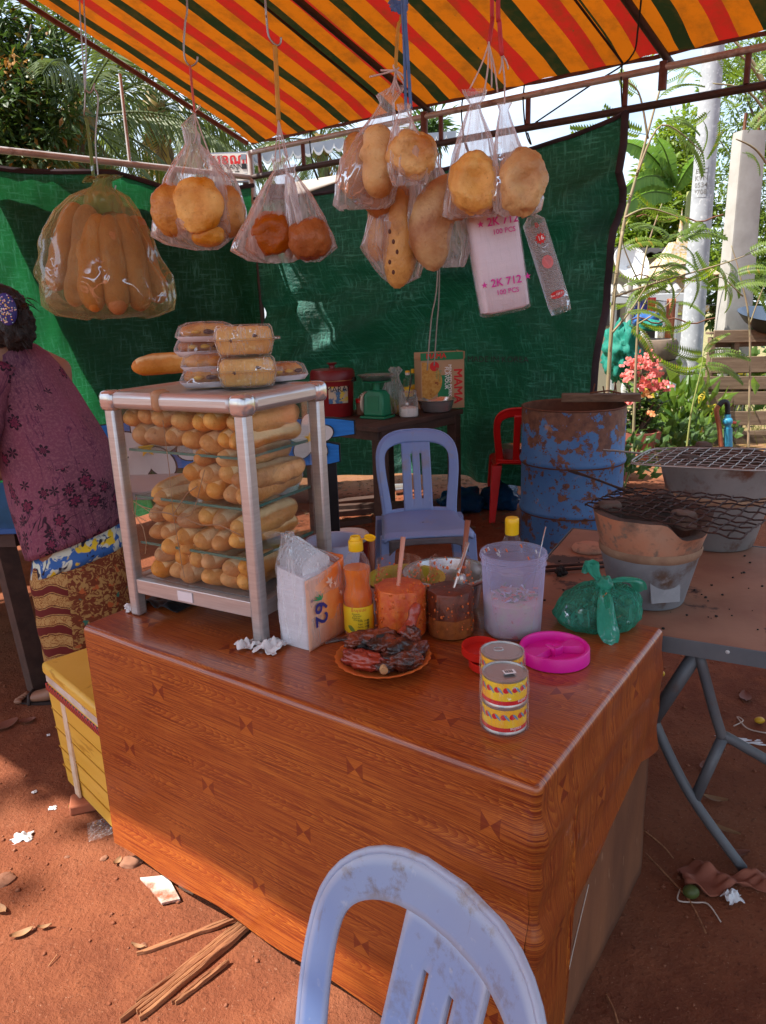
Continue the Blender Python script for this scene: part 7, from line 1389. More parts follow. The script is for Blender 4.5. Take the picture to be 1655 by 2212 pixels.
sd.loft([[(x, y, z) for x, y in ol] for z in (.0005, .014)]); sd.obj('sandal', m_sandal, per, smooth=30); G().tube([(f1_.x+.02, f1_.y-.045, .012), (f1_.x+.012, f1_.y-.02, .045), (f1_.x+.012, f1_.y+.02, .045), (f1_.x+.02, f1_.y+.055, .012)], .007, 6).obj('sandal_strap', m_sandal, per, smooth=180)
for hnd, dirx in ((11, V((-.6, .5, -.5))), (15, V((-.5, .7, -.4)))):
    h0 = B_[hnd][0]; dv = dirx.normalized(); G().blob(h0+dv*.05, (.042, .03, .022), 12).obj('hand', m_skin, per, smooth=180)
    sdv = dv.cross(V((0, 0, 1))).normalized()
    for k in range(5):
        L = (.055, .075, .08, .075, .06)[k]; b0 = h0+dv*(.08 if k else .04)+sdv*(.018*(k-2.2)); d2 = (dv+sdv*(.0 if k else -.9)).normalized(); G().tube([b0, b0+d2*L*.5, b0+d2*L*.85+V((0, 0, -.016)), b0+d2*L+V((0, 0, -.032))], [.009, .0085, .0075, .005], 8).obj('finger', m_skin, per, smooth=180)
# ------------------------------------------------------------------ buildings and sign behind
YH = 11.0
def roof_house(name, label, x0, y0, x1, y1, Y, depth, up, drop):
    a, b = at(x0, y0, Y), at(x1, y1, Y); L = (b-a).length; ex = V((b.x-a.x, b.y-a.y, 0)).normalized(); o = V((a.x, a.y, 0)); t = thing(name, label, 'building', M=frame(o, ex, V((-ex.y, ex.x, 0)))); z0 = a.z; z1 = b.z
    g = G(); n = int(L/.075)*4
    g.grid(lambda u, v: (u*L, v*depth, lerp(z0, z1, u)+v*up+.016*sin(u*n*pi/2)), n, 2); g.obj('roof', m_tin, t, smooth=60, solid=.004)
    g = G(); m = max(4, int(L/.13)); q = 10; top = [(u*L, -.02, lerp(z0, z1, u)+.012) for u in [k/(m*q) for k in range(m*q+1)]]; bot = [(u*L, -.02, lerp(z0, z1, u)-.07-drop*abs(sin(u*m*pi))**.7) for u in [k/(m*q) for k in range(m*q+1)]]
    N = m*q+1; g.add(top+bot, [(k, k+1, N+k+1, N+k) for k in range(N-1)]); f = g.obj('fascia', m_tin, t, smooth=0, solid=.012)
    g = G(); b1 = [(x, y-.012, z) for x, y, z in bot]; b2 = [(x, y-.012, z+.034) for x, y, z in bot]; g.add(b1+b2, [(k, k+1, N+k+1, N+k) for k in range(N-1)]); g.obj('scallop_trim', m_fascia, f, smooth=0, solid=.008)
    G().box((L/2, .9, (z0+z1)/4-.15), (L*.96, .10, (z0+z1)/2-.35)).obj('wall', m_dkroof, t); return t
roof_house('house', 'house with blue grey tin roof and white scalloped fascia behind the tarpaulin', 545, 334, 742, 300, YH, 4, .75, .085)
roof_house('house', 'small roof end with scalloped fascia right of the crowded bread bags', 900, 292, 985, 285, YH+1.2, 3.2, .55, .10)
a, b = at(618, 392, 8.0), at(742, 372, 8.0); o = G(); o.grid(lambda u, v: lerp(a, b, u)+V((0, -.1*v, -.02-.16*v*(1-u*.6))), 14, 4); o = o.obj('awning_sheet', m_beige, smooth=180, solid=.01); tag(o, 'pale beige awning sheet showing above the back tarpaulin', 'awning')
G().tube([b+V((0, 0, -.1)), V((b.x, b.y, 0))], .03, 6).obj('pole', m_pipedk, o); G().tube([a+V((0, 0, -.1)), V((a.x, a.y, 0))], .03, 6).obj('pole', m_pipedk, o)
YS = 8.2; s0_, s1_ = at(455, 392, YS), at(532, 330, YS); t = thing('shop_sign', 'white shop sign with red Khmer letters and OK VANNE behind the bags', 'sign', s0_)
w, h = s1_.x-s0_.x, s1_.z-s0_.z; G().box((w/2, .03, h/2), (w, .05, h)).obj('board', m_sign, t); G().box((w/2, .034, h/2), (w+.03, .045, h+.03)).obj('sign_frame', m_tin, t)
sf2 = lambda x, z: frame(V((w*x, .002, h*z)), V((1, 0, 0)), V((0, 0, 1)))
text('\u179f\u17bb\u1781\u178e\u17b6', .13, m_printred, t, sf2(.52, .76), bold=.05); text('OK VANNE', .062, m_printbk, t, sf2(.55, .50), bold=.02); text('\u1785\u17b6\u1780\u17cb', .10, m_printbk, t, sf2(.60, .22), bold=.03); text('\u1791\u17b9\u1780\u1798\u17d2\u1791\u17c1\u179f', .06, m_printbk, t, sf2(.4, .05))
for k, z in enumerate((.86, .52, .16)): gg = G(); gg.box((w*.92, .0015, h*z), (.05, .002, .05)); gg.obj('tyre_print', m_tin if k != 1 else m_printbk, t)
for x in (.1, .9): G().tube([(w*x, .06, .1), (w*x, .06, -s0_.z)], .03, 6).obj('post', m_pipedk, t)
# ------------------------------------------------------------------ leaves and trees
def card(g, p, d, n, L, w, fold=.25):
    """one leaf: a bent diamond of two halves"""
    d = d.normalized(); s = d.cross(n)
    if s.length < .01: s = d.cross(V((1, 0, .3)))
    s.normalize(); n2 = s.cross(d); a = p; b = p+d*L*.45+n2*L*.06; c = p+d*L-n2*L*.10
    g.add([a, b+s*w-n2*w*fold, c, b-s*w-n2*w*fold, b], [(0, 4, 1), (4, 2, 1), (0, 3, 4), (4, 3, 2)])
def tree(name, label, base_, blobs, m, nleaf, L, w, seed, trunk=.12, mtr=None, cat='tree', droop=.35, limbs=6, clump=9):
    rs = random.Random(seed); t = thing(name, label, cat, V(base_)); b0 = V(base_); g = G(); tot = sum(b[1][0]*b[1][1]*b[1][2] for b in blobs)
    for (c, r) in blobs:
        c = V(c)-b0; n = int(nleaf*r[0]*r[1]*r[2]/tot)//clump
        for _ in range(n):
            d = V((rs.gauss(0, 1), rs.gauss(0, 1), rs.gauss(0, 1))).normalized(); q = rs.random()**.45
            p = c+V((d.x*r[0]*q, d.y*r[1]*q, d.z*r[2]*q))
            if noise.noise(p*1.3/max(.4, r[0])+V((seed, 0, 0))) < -.18: continue
            cr = L*1.1
            for _k in range(clump):
                dl = V((rs.gauss(0, 1), rs.gauss(0, 1), rs.gauss(-droop, .8))).normalized(); card(g, p+dl*cr*rs.random(), dl+d*.3, V((rs.gauss(0, .5), rs.gauss(0, .5), 1)), L*rs.uniform(.6, 1.2), w*rs.uniform(.7, 1.2))
    g.obj('crown', m, t, smooth=0)
    g = G(); big = max(blobs, key=lambda q: q[1][0])[0]; top = V(big)-b0; mid = top*.5+V((rs.uniform(-.2, .2), 0, 0)); g.tube(catmull([V((0, 0, -.05)), top*.3, mid, top], 4), [lerp(trunk, trunk*.35, k/12) for k in range(13)], 8); g.obj('trunk', mtr or m_bark, t, smooth=180)
    for k in range(limbs):
        c = V(blobs[k % len(blobs)][0])-b0; r = blobs[k % len(blobs)][1]; e = c+V((rs.uniform(-.7, .7)*r[0], rs.uniform(-.7, .7)*r[1], rs.uniform(-.2, .7)*r[2])); s = top*rs.uniform(.35, .8)
        G().tube(catmull([s, lerp(s, e, .5)+V((0, 0, .1)), e], 4), [lerp(trunk*.4, .008, q/8) for q in range(9)], 6).obj('limb', mtr or m_bark, t, smooth=180)
    return t
def bl(px, py, Y, rx, rz, ry=None):
    c = at(px, py, Y); m_ = mpp(c); return (tuple(c), (rx*m_, (ry or rx)*m_, rz*m_))
tree('mango_tree', 'dark leafy tree at the upper left beyond the tarpaulin', (-4.6, 8.6, 0), [bl(20, 150, 8.6, 110, 100), bl(90, 120, 8.8, 70, 80), bl(70, 260, 8.2, 110, 85), bl(-70, 300, 8.4, 120, 120), bl(140, 330, 8.6, 60, 60), bl(-60, 60, 8.8, 100, 120), bl(40, 340, 8.2, 90, 50)], m_lf_dark, 15000, .13, .022, 4, .16)
for k, (px, py) in enumerate(((20, 130), (55, 355), (88, 365), (15, 185), (60, 340), (25, 350))):
    pass
g = G(); rs = random.Random(17)
for k in range(140):
    c = at(rs.gauss((15, 60)[k % 2], 22), rs.gauss((140, 345)[k % 2], 20), 7.9+rs.random()*.4); card(g, c, V((rs.gauss(0, 1), rs.gauss(0, 1), -.6)), V((0, 0, 1)), .10, .018)
mtree = [o for o in COL.objects if o.name.startswith('mango_tree')][0]; g.v = [tuple(V(p)-mtree.location) for p in g.v]; g.obj('withered_leaves', mat('orange_dead_leaf', (.34, .16, .03), .7, translu=.3), mtree, smooth=0)['kind'] = 'stuff'
def frond_mesh(L, m, seed, leafL=.42, n=44, droop=.75, stiff=.3, ragged=.2):
    g = G(); rs = random.Random(seed); P = []; k = 16
    for i in range(k+1): s = i/k; P.append(V((L*(s-.16*droop*s**3), .05*sin(s*3+seed)*L*.3, L*(.16*s-droop*.55*s**2.2))))
    g.tube(P, [lerp(.020, .004, i/k) for i in range(k+1)], 5)
    for i in range(n):
        s = .16+.84*i/n; f = s*k; j = min(k-1, int(f)); p = lerp(P[j], P[j+1], f-j); tn = (P[j+1]-P[j]).normalized(); ll = leafL*L/2.2*(sin(pi*min(1, .12+s*.86)))**.6
        for sd in (-1, 1):
            side = V((0, 1, 0))*sd; d = (tn*(.45+.4*s)+side*.8+V((0, 0, -.22-.3*rs.random()))).normalized(); q = ll*rs.uniform(.8, 1.1); w = .017*L/2.2; sv = d.cross(V((0, 0, 1))).normalized()
            m1 = p+d*q*.55+V((0, 0, -.05*q)); e = p+d*q+V((0, 0, -.38*q*(1+rs.random()*ragged*2)))
            g.add([p, m1+sv*w, m1-sv*w, e, m1+V((0, 0, w*.6))], [(0, 4, 1), (0, 2, 4), (4, 3, 1), (4, 2, 3)])
    o = g.obj('frond', m, smooth=0); me = o.data; bpy.data.objects.remove(o); return me
FM = [frond_mesh(2.3, m_lf_palm, k, droop=dr) for k, dr in enumerate((.35, .6, .9, 1.2))]; FD_ = [frond_mesh(2.2, m_lf_palmdry, 9, droop=1.5)]
def palm(label, crown, Y, n, sc, seed, trunk=.16, nuts=0, name='coconut_palm', dry=3):
    rs = random.Random(seed); c = at(*crown, Y); t = thing(name, label, 'palm tree', V((c.x+.2, c.y+.2, 0))); o0 = t.location; cc = c-o0
    G().tube(catmull([V((0, 0, -.1)), V((.03, .02, cc.z*.5)), cc], 8), [lerp(trunk, trunk*.72, k/16)*(1+.04*(k % 2)) for k in range(17)], 12).obj('trunk', m_bark, t, smooth=180)
    G().blob(cc+V((0, 0, -.05)), (trunk*1.3, trunk*1.3, trunk*1.6), 10, .3, 5, seed).obj('crown_heart', m_lf_palmdry, t, smooth=180)
    for k in range(n+dry):
        az = k*2.39996+rs.uniform(-.2, .2); q = k/max(1, n-1); el = lerp(1.15, -.45, min(1, q)) if k < n else -.9
        o = bpy.data.objects.new('frond', (FD_[0] if k >= n else FM[min(3, int(lerp(0, 3.9, min(1, q))))])); COL.objects.link(o); o.parent = t
        o.matrix_local = Matrix.Translation(cc) @ Matrix.Rotation(az, 4, 'Z') @ Matrix.Rotation(-el, 4, 'Y') @ Matrix.Rotation(rs.uniform(-.5, .5), 4, 'X') @ Matrix.Scale(sc*rs.uniform(.85, 1.1), 4)
    for k in range(nuts):
        a = rs.uniform(0, 6.28); G().blob(cc+V((.22*cos(a), .22*sin(a), -.22-.30*rs.random())), (.085, .085, .11), 10, .1, 3, k).obj('coconut', (m_yel if 0 else m_mango, mat('brown_coconut%d' % k, (.20, .10, .04), .7))[k % 2], t, smooth=180)
    return t
palm('tall coconut palm with upright fronds left of the canopy edge', (165, 262), 9.6, 20, 1.0, 2)
palm('coconut palm hung with coconuts below the canopy corner', (332, 238), 12.5, 22, 1.05, 5, nuts=9)
palm('distant palm showing above the rail behind the fried buns', (690, 310), 17, 16, 1.0, 8, dry=1)
palm('far low palm crown behind the crowded bread cluster', (470, 330), 19, 16, 1.1, 12, dry=1)
tree('spiky_bush', 'small dark bush top above the scalloped roof end', tuple(V((at(930, 275, 13).x, 13, 0))), [bl(930, 278, 13, 28, 26)], m_lf_mid, 900, .22, .02, 21, .08, cat='bush')
# right-hand side greenery
tree('acacia_tree', 'feathery light green tree at the upper right behind the grey pole', (7.6, 13.0, 0), [bl(1640, 210, 12.6, 130, 130), bl(1700, 380, 12.4, 130, 120), bl(1600, 330, 13.2, 70, 110), bl(1600, 140, 13, 70, 60), bl(1640, 500, 12.5, 90, 90)], m_lf_acacia, 17000, .105, .017, 31, .15, droop=.1)
tree('shade_tree', 'bright green bushy tree between tarpaulin edge and grey pole', (5.6, 14.5, 0), [bl(1440, 400, 14, 75, 70), bl(1400, 470, 13.6, 80, 60), bl(1470, 300, 14.5, 50, 70), bl(1500, 450, 14, 60, 90), bl(1380, 540, 13.5, 70, 50), bl(1480, 570, 13.5, 80, 60)], m_lf_bright, 13000, .15, .034, 32, .14)
tree('hedge', 'mid green hedge of bushes behind the pallets at right', (9.0, 15.0, 0), [bl(1590, 560, 14.8, 90, 70), bl(1660, 640, 14.4, 90, 80), bl(1560, 650, 14.8, 80, 60), bl(1440, 620, 15.5, 90, 60), bl(1340, 600, 16, 80, 60), bl(1700, 560, 14.4, 80, 90)], m_lf_mid, 9000, .18, .04, 33, .12, cat='hedge', limbs=3)
tree('shade_tree', 'broad leafy tree left of the stall throwing dappled shade', (-6.4, -2.8, 0), [((-5.75, -1.35, 9.4), (1.25, 1.05, .8)), ((-5.0, -1.2, 9.6), (1.2, 1.0, .8)), ((-7.8, .2, 9.2), (.9, .24, .3)), ((-6.3, -2.6, 9.4), (1.3, 1.0, .9)), ((-8.3, -.9, 9.4), (.7, .3, .3))], m_lf_mid, 4200, .26, .075, 41, .14, limbs=6)
tree('shade_tree', 'unseen leafy tree added right of the stall to darken the trodden earth', (4.6, -2.2, 0), [((3.4, -1.2, 5.2), (2.0, 1.7, 1.2)), ((2.6, -2.6, 5.6), (2.0, 1.5, 1.2)), ((4.6, -.4, 5.4), (1.6, 1.6, 1.2)), ((1.2, -3.2, 6.2), (2.0, 1.5, 1.0)), ((-1.2, -3.6, 6.6), (2.0, 1.4, 1.0))], m_lf_mid, 6000, .34, .11, 43, .16, limbs=8)  # out-of-view tree, added to cut skylight on the right-hand ground
def banana(base, label, lv):
    t = thing('banana_plant', label, 'banana plant', V(base)); b0 = V(base)
    top = V((0, 0, at(*lv[0][0], base[1]).z-.1)); G().tube([V((0, 0, 0)), top*.5, top], [.14, .11, .07], 10).obj('stem', m_greenstem, t, smooth=180)
    for k, (a, b, w) in enumerate(lv):
        A_, B2 = at(*a, base[1])-b0, at(*b, base[1]-.4)-b0; L = (B2-A_).length; g = G(); rs = random.Random(k); n = 30
        sdv = (B2-A_).cross(V((0, 1, .25))).normalized(); P = [lerp(A_, B2, s)+V((0, 0, .22*L*sin(pi*s)*.6)) for s in [i/n for i in range(n+1)]]
        for sd in (-1, 1):
            for i in range(n):
                s = (i+.5)/n; hw = w*mpp(A_+b0)*(sin(pi*min(1, .05+s*.95))**.55)*rs.uniform(.9, 1.02); dn_ = V((0, -.05, -hw*.35*(1+.3*rs.random()))); q = sdv*sd*hw; g.add([P[i], P[i+1], P[i+1]+q+dn_, P[i]+q*(1.0 if rs.random() > .12 else .7)+dn_], [(0, 1, 2, 3)])
        g.tube(P, [.018-.014*i/n for i in range(n+1)], 5); g.obj('leaf', m_lf_banana, t, smooth=0)
banana((4.9, 12.2, 0), 'banana plant with broad drooping leaves behind the bare stems', [((1455, 400), (1335, 305), 20), ((1450, 390), (1345, 410), 24), ((1455, 400), (1420, 300), 18), ((1450, 420), (1340, 455), 22), ((1460, 410), (1520, 330), 18)])
# pole and post
p0, p1 = at(1484, 880, 9.3), at(1541.5, 85, 9.3); o0 = V((p0.x, 9.3, 0)); t = thing('utility_pole', 'tall round light grey concrete utility pole with stamped plate', 'pole', o0)
r0 = 21.5*mpp(p0); zt_ = 9.0
G().lathe([(.0005, -.1), (r0*1.10, -.1), (r0*1.06, .3), (r0*1.0, p1.z*.5), (r0*.92, p1.z), (r0*.75, zt_), (.0005, zt_)], 40).obj('pole', m_concrete, t, smooth=60)
zp = at(1505, 395, 9.3).z; fz = r0*.975
pl = G(); w = cyl(fz+.004, zp, -pi/2-.62); pl.grid(lambda u, v: w(V(((u-.5)*.13, (v-.5)*.34, 0))), 8, 4); pl.obj('stamped_plate', m_concrete, t, smooth=60)
for k, tt in enumerate(('EDC', 'KVN', '0534', '*708')): text(tt, .075, mat('stamp_shadow%d' % k, (.20, .195, .19), .9, bump=0), t, wrap=cyl(fz+.006, zp+.11-.075*k, -pi/2-.62), bold=.02)
q0, q1 = at(1583, 712, 8.3), at(1603, 285, 8.3); o0 = V((q0.x, 8.3, 0)); t = thing('concrete_post', 'square pale concrete post with rusty rebar ends beside the pole', 'post', o0, .22)
hw = 38*mpp(q0)*.86; HT = q1.z; g = G(); tp = .86
g.loft([[(x*k, y*k*.55, z) for x, y in ((-hw, -hw*.9), (-hw*.86, -hw), (hw*.9, -hw), (hw, -hw*.85), (hw, hw), (-hw, hw))] for k, z in ((1.06, 0), (tp, HT-.05), (tp*.96, HT))]); g.obj('post', m_concrete2, t, smooth=30)
for x in (-.45, .55): G().tube([(hw*x, 0, HT-.1), (hw*x+.01, 0, HT+.17)], .018, 6).obj('rebar', m_rust, t)
for bw in (475, 600, 690):
    z = at(1583, bw, 8.3).z
    P = [V((o0.x-1.2+k*.08, 8.05+.1*sin(k*.3), z+.03*sin(k*1.3)+.04*(k/12-1)**2)) for k in range(12)]; tag(G().tube(P, .008, 5).obj('barbed_wire', m_rust, smooth=180), ('top', 'middle', 'lowest')[[475, 600, 690].index(bw)]+' strand of rusty barbed wire strung past the concrete post', 'wire', 'barbed wire strands at the concrete post')
# satellite dish, shrine, clutter
c = at(1365, 566, 10.5); t = thing('satellite_dish', 'white round satellite dish half hidden by twigs', 'satellite dish', V((c.x, c.y, 0))); R = 42*mpp(c); T_ = Matrix.Translation(V((0, 0, c.z))) @ Matrix.Rotation(radians(62), 4, 'X') @ Matrix.Rotation(radians(18), 4, 'Y')
G().lathe([(.001, -.13*R/.35), (R*.4, -.105*R/.35), (R*.75, -.05*R/.35), (R, 0), (R*1.02, .01), (R*1.01, -.02), (R*.7, -.08*R/.35), (.001, -.15*R/.35)], 40, M=T_).obj('dish', m_dish, t, smooth=60); G().tube([T_ @ V((0, 0, -.1)), V((.05, .15, c.z-.25)), V((.05, .15, 0))], .035, 8).obj('mast', m_galv, t); G().tube([T_ @ V((0, R*.9, 0)), T_ @ V((0, 0, R*.9))], .012, 6).obj('arm', m_galv, t)
c = at(1460, 660, 11.5); t = thing('spirit_house', 'small ornate white and gold spirit house behind the pole', 'shrine', V((c.x, c.y, 0)), .1); zc = c.z
G().box((0, 0, zc*.45), (.30, .3, zc*.9)).obj('pedestal', m_fascia, t, bevel=.02); G().box((0, 0, zc-.05), (.75, .6, .10)).obj('platform', m_ybrown, t, bevel=.02)
for sx in (-.28, .28): G().lathe([(.05, 0), (.035, .04), (.035, .36), (.055, .42), (.0005, .42)], 12, M=Matrix.Translation(V((sx, -.2, zc)))).obj('column', m_ybrown, t)
G().box((0, .05, zc+.2), (.44, .34, .40)).obj('chamber', m_ybrown, t, bevel=.02); g = G()
for k in range(3): s = 1-.28*k; g.loft([[(x*s, y*s, z) for x, y in ((-.48, -.36), (.48, -.36), (.48, .36), (-.48, .36))] for z in (zc+.42+.16*k,)]+[[(x*s*.6, y*s*.6, z) for x, y in ((-.48, -.36), (.48, -.36), (.48, .36), (-.48, .36))] for z in (zc+.58+.16*k,)])
g.obj('tiered_roof', m_ybrown, t, smooth=0); G().lathe([(.06, 0), (.03, .2), (.0005, .5)], 10, M=Matrix.Translation(V((0, 0, zc+.88)))).obj('spire', m_ybrown, t)
a = at(1440, 640, 11.0); t = thing('fence_wall', 'white balustrade with grey tiled cap behind the tyres', 'wall', V((a.x-.3, 11.0, 0))); G().box((0, 0, a.z-.02), (1.1, .12, .12)).obj('rail', m_fascia, t, bevel=.01)
for k in range(9): G().tube([(-.45+.115*k, 0, a.z+.06), (-.45+.115*k, .2, a.z+.16)], .045, 8).obj('cap_tile', m_concrete2, t)
for k in range(5): G().lathe([(.03, 0), (.06, .25), (.03, .45), (.05, a.z-.08)], 10, M=Matrix.Translation(V((-.45+.22*k, 0, 0)))).obj('baluster', m_fascia, t, smooth=60)
c = at(1365, 670, 12.5); t = thing('shed', 'cream walled shed with sloping tin roof behind the twigs', 'shed', V((c.x, c.y, 0))); zz = at(1365, 530, 12.5).z
G().box((0, .6, zz*.46), (1.3, 1.2, zz*.92)).obj('wall', m_hwall, t); g = G(); g.grid(lambda u, v: (lerp(-.9, .95, u), lerp(-.3, 1.4, v), zz*.94+v*.25+.015*sin(u*80)), 60, 1); g.obj('roof', m_dkroof, t, solid=.01); G().box((.25, -.01, zz*.35), (.4, .04, zz*.5)).obj('door', m_dkroof, t); G().box((-.35, -.01, zz*.55), (.3, .04, .35)).obj('window', m_dkroof, t)
for k, (px, py, m, lab, w, h) in enumerate(((1408, 660, m_red, 'red cloth hanging on the line behind the twigs', 9, 34), (1432, 672, m_white, 'white cloth hanging on the line behind the twigs', 8, 40), (1450, 668, m_orangepipe, 'brown cloth hanging on the line beside the pole', 10, 44), (1385, 655, m_printnavy, 'dark cloth hanging on the line by the shed', 14, 22))):
    c = at(px, py, 10.6); m_ = mpp(c); g = G(); g.grid(lambda u, v: V(((u-.5)*2*w*m_, .02*sin(u*9), -v*2*h*m_+.5*h*m_)), 8, 6); tag(g.obj('hanging_cloth', m, None, c, smooth=180, solid=.005), lab, 'cloth')
a, b = at(1335, 640, 10.62), at(1475, 655, 10.62); tag(G().tube([a-V((1.2, 0, -.2)), a, b, b+V((1.0, 0, -.1))], .006, 4).obj('clothes_line', m_rope), 'thin clothes line behind the twigs', 'line')
c = at(1340, 760, 8.4); m_ = mpp(c); g = G(); g.blob((0, 0, 0), (34*m_, .3, 60*m_), 30, .40, 6, 6); g.v = [(x, y, max(z, -c.z)) for x, y, z in g.v]; o = g.obj('net_bundle', m_net, None, c, smooth=180); tag(o, 'bundle of green shade netting beside the tarpaulin edge', 'netting'); g = G(); g.blob((0, 0, 0), (22*m_, .16, 12*m_), 20, .3, 4, 9); p = at(1405, 703, 8.7); o = g.obj('net_bundle', m_net, None, p, smooth=180); o.location.z = max(.3, p.z); tag(o, 'small heap of green netting on top of the tyres', 'netting')
c = at(1395, 690, 9.2); o = G().blob((0, 0, 0), (.16, .14, .10), 16, .35, 4, 2).obj('blue_bundle', m_bluecloth, None, c, smooth=180); tag(o, 'dark blue cloth bundle lying on the netting', 'bundle')
for k, (py, px, R, lab) in enumerate(((733, 1408, 62, 'topmost dusty tyre of the stack by the grey pole'), (778, 1412, 62, 'middle dusty tyre of the stack by the grey pole'), (822, 1400, 66, 'lowest dusty tyre of the stack by the grey pole'))):
    c = at(px, py, 8.55); m_ = mpp(c); r = R*m_; h = 22*m_; t = thing('tyre', lab, 'tyre', V((c.x, c.y+.1, c.z-h if k < 2 else h*.2)), group='tyres stacked by the grey pole')
    G().lathe([(r*.62, -h*.8), (r*.75, -h), (r*.93, -h*.95), (r*1.0, -h*.6), (r*1.0, h*.6), (r*.93, h*.95), (r*.75, h), (r*.62, h*.8), (r*.60, 0), (r*.62, -h*.8)], 48, fn=lambda q, z, a: q*(1+.01*(int(a*14) % 2)*(q > r*.9))).obj('tread', m_tyre, t, smooth=40)
bz_ = COL.objects
for o in [q for q in COL.objects if q.name.startswith('tyre') and q.type == 'EMPTY']: pass
# pallet fence
PY = 7.7; t = thing('pallet', 'weathered wooden pallet standing upright at the right', 'pallet', V((at(1640, 960, PY).x, PY, 0)), -.06); o0 = t.location
X0 = at(1512, 900, PY).x-o0.x
for k, (py, h) in enumerate(((728, 13), (789, 17), (829, 14), (862, 14), (905, 15), (946, 14), (966, 10))):
    zc = max(.05, at(1585, py, PY).z); hh = h*mpp(at(1585, py, PY)); xl = X0+.03*noise.noise(V((k*2.1, 0, 0)))+.07*(k < 2)
    g = G(); g.box((xl+.75, 0, zc), (1.5, .022, 2*hh)); g.obj('slat', m_pallet, t, rz=0, bevel=.004).rotation_euler = (0, .02*noise.noise(V((k*1.7, 3, 0)))+.018, 0)
for k, py in enumerate((742, 800, 850, 915)): zc = at(1585, py, PY).z; G().box((X0+.82, .13, zc), (1.45, .02, .09)).obj('slat', m_pallet, t, bevel=.004)
for x in (.10, .34, .80, 1.3): G().box((X0+x, .065, at(1585, 728, PY).z*.5), (.05, .095, at(1585, 728, PY).z)).obj('stringer', m_pallet, t, bevel=.003)
G().box((X0+.60, .06, at(1585, 722, PY).z+.015), (1.1, .12, .022)).obj('top_board', m_pallet, t, bevel=.003)
c = at(1672, 681, 7.70); R = 72*mpp(c); t = thing('wok', 'big dark metal wok resting on top of the upright pallet', 'wok', MAT((c.x, c.y, c.z), .2, .24))
G().lathe([(.0005, -R*.55), (R*.45, -R*.47), (R*.8, -R*.22), (R, .0), (R*1.03, .012)], 48).obj('outer_bowl', m_wok, t, smooth=60); G().lathe([(R*1.03, .014), (R*.985, .003), (R*.78, -R*.20), (R*.43, -R*.44), (.0005, -R*.52)], 48).obj('inner_bowl', m_wokin, t, smooth=60); G().tube(catmull([(-.08, -R*.93, -.06), (-.085, -R*1.05, -.02), (0, -R*1.09, .0), (.085, -R*1.05, -.02), (.08, -R*.93, -.06)], 5), .010, 6).obj('handle', m_wire, t, smooth=180)
# pipe standpipe
a = onz(1575, 990, .0); p0 = at(1574, 985, 6.2); t = thing('standpipe', 'blue plastic tap standpipe bent over a brown pipe', 'pipe', V((p0.x, 6.2, 0))); o0 = t.location; q = lambda px, py: at(px, py, 6.2)-o0
G().tube([q(1574, 1010), q(1573, 925)], .034, 12).obj('pvc_pipe', m_pvc, t); G().tube([q(1573, 930), q(1572, 895)], .026, 12).obj('pvc_pipe', m_pvc, t); G().tube(catmull([q(1572, 895), q(1571, 872), q(1562, 868), q(1553, 877)], 5), .022, 10).obj('black_bend', m_black, t, smooth=180); G().tube(catmull([q(1553, 876), q(1548, 890), q(1555, 930), q(1561, 1010)], 5), .020, 10).obj('brown_pipe', m_orangepipe, t, smooth=180); G().blob(q(1572, 910), (.042, .04, .04), 10).obj('valve', m_pvc, t, smooth=180); G().tube([q(1574, 911), q(1590, 913)], .012, 6).obj('tap_handle', m_rib_p, t)
# potted crown of thorns and shrubs
def octpot(c, R, H, label):
    t = thing('plant_pot', label, 'plant pot', V((c.x, c.y, 0)), .3, group='terracotta pots behind the drum'); n = 8
    G().lathe([(.0005, .001), (R*.7, .001), (R*.86, H*.72), (R*.95, H*.74), (R*1.0, H), (R*.90, H), (R*.84, H*.85), (.0005, H*.85)], 8).obj('pot', m_pot, t, smooth=0); G().lathe([(R*.86, H*.87), (.0005, H*.90)], 8).obj('soil', m_earth, t); return t
ca = onz(1386, 1004, 0); ca.y += .15; octpot(ca, .215, .30, 'octagonal terracotta pot holding the pink flowering plant'); cb_ = onz(1336, 1040, 0); cb_.y += .12; octpot(cb_, .19, .22, 'terracotta pot edge showing low behind the oil drum')
def rosette(g, p, n, L, w, rs, up=.3):
    for k in range(n): a = rs.uniform(0, 6.28); card(g, p, V((cos(a), sin(a), up+rs.uniform(-.4, .4))), V((0, 0, 1)), L*rs.uniform(.7, 1.2), w, .1)
rs = random.Random(44); t = thing('flowering_plant', 'crown of thorns plant with clusters of pink flowers in terracotta pot', 'plant', V((ca.x, ca.y, .26)), 0); o0 = t.location; gl = G()
tops = [(1386, 795), (1352, 815), (1410, 820), (1430, 845), (1400, 862), (1350, 880), (1402, 905), (1368, 850), (1420, 890), (1380, 900), (1345, 920), (1432, 870)]
for k, (px, py) in enumerate(tops):
    e = at(px, py, ca.y+rs.uniform(-.15, .15))-o0; G().tube(catmull([V((rs.uniform(-.05, .05), rs.uniform(-.05, .05), 0)), V((e.x*.45, e.y*.3, e.z*.5)), e], 4), [lerp(.016, .007, i/8) for i in range(9)], 6).obj('stem', m_thorn, t, smooth=180)
    for q in range(6): rosette(gl, lerp(V((e.x*.45, e.y*.3, e.z*.5)), e, q/5), 7, .10, .022, rs)
gl.obj('leaves', m_lf_mid, t, smooth=0)['kind'] = 'stuff'
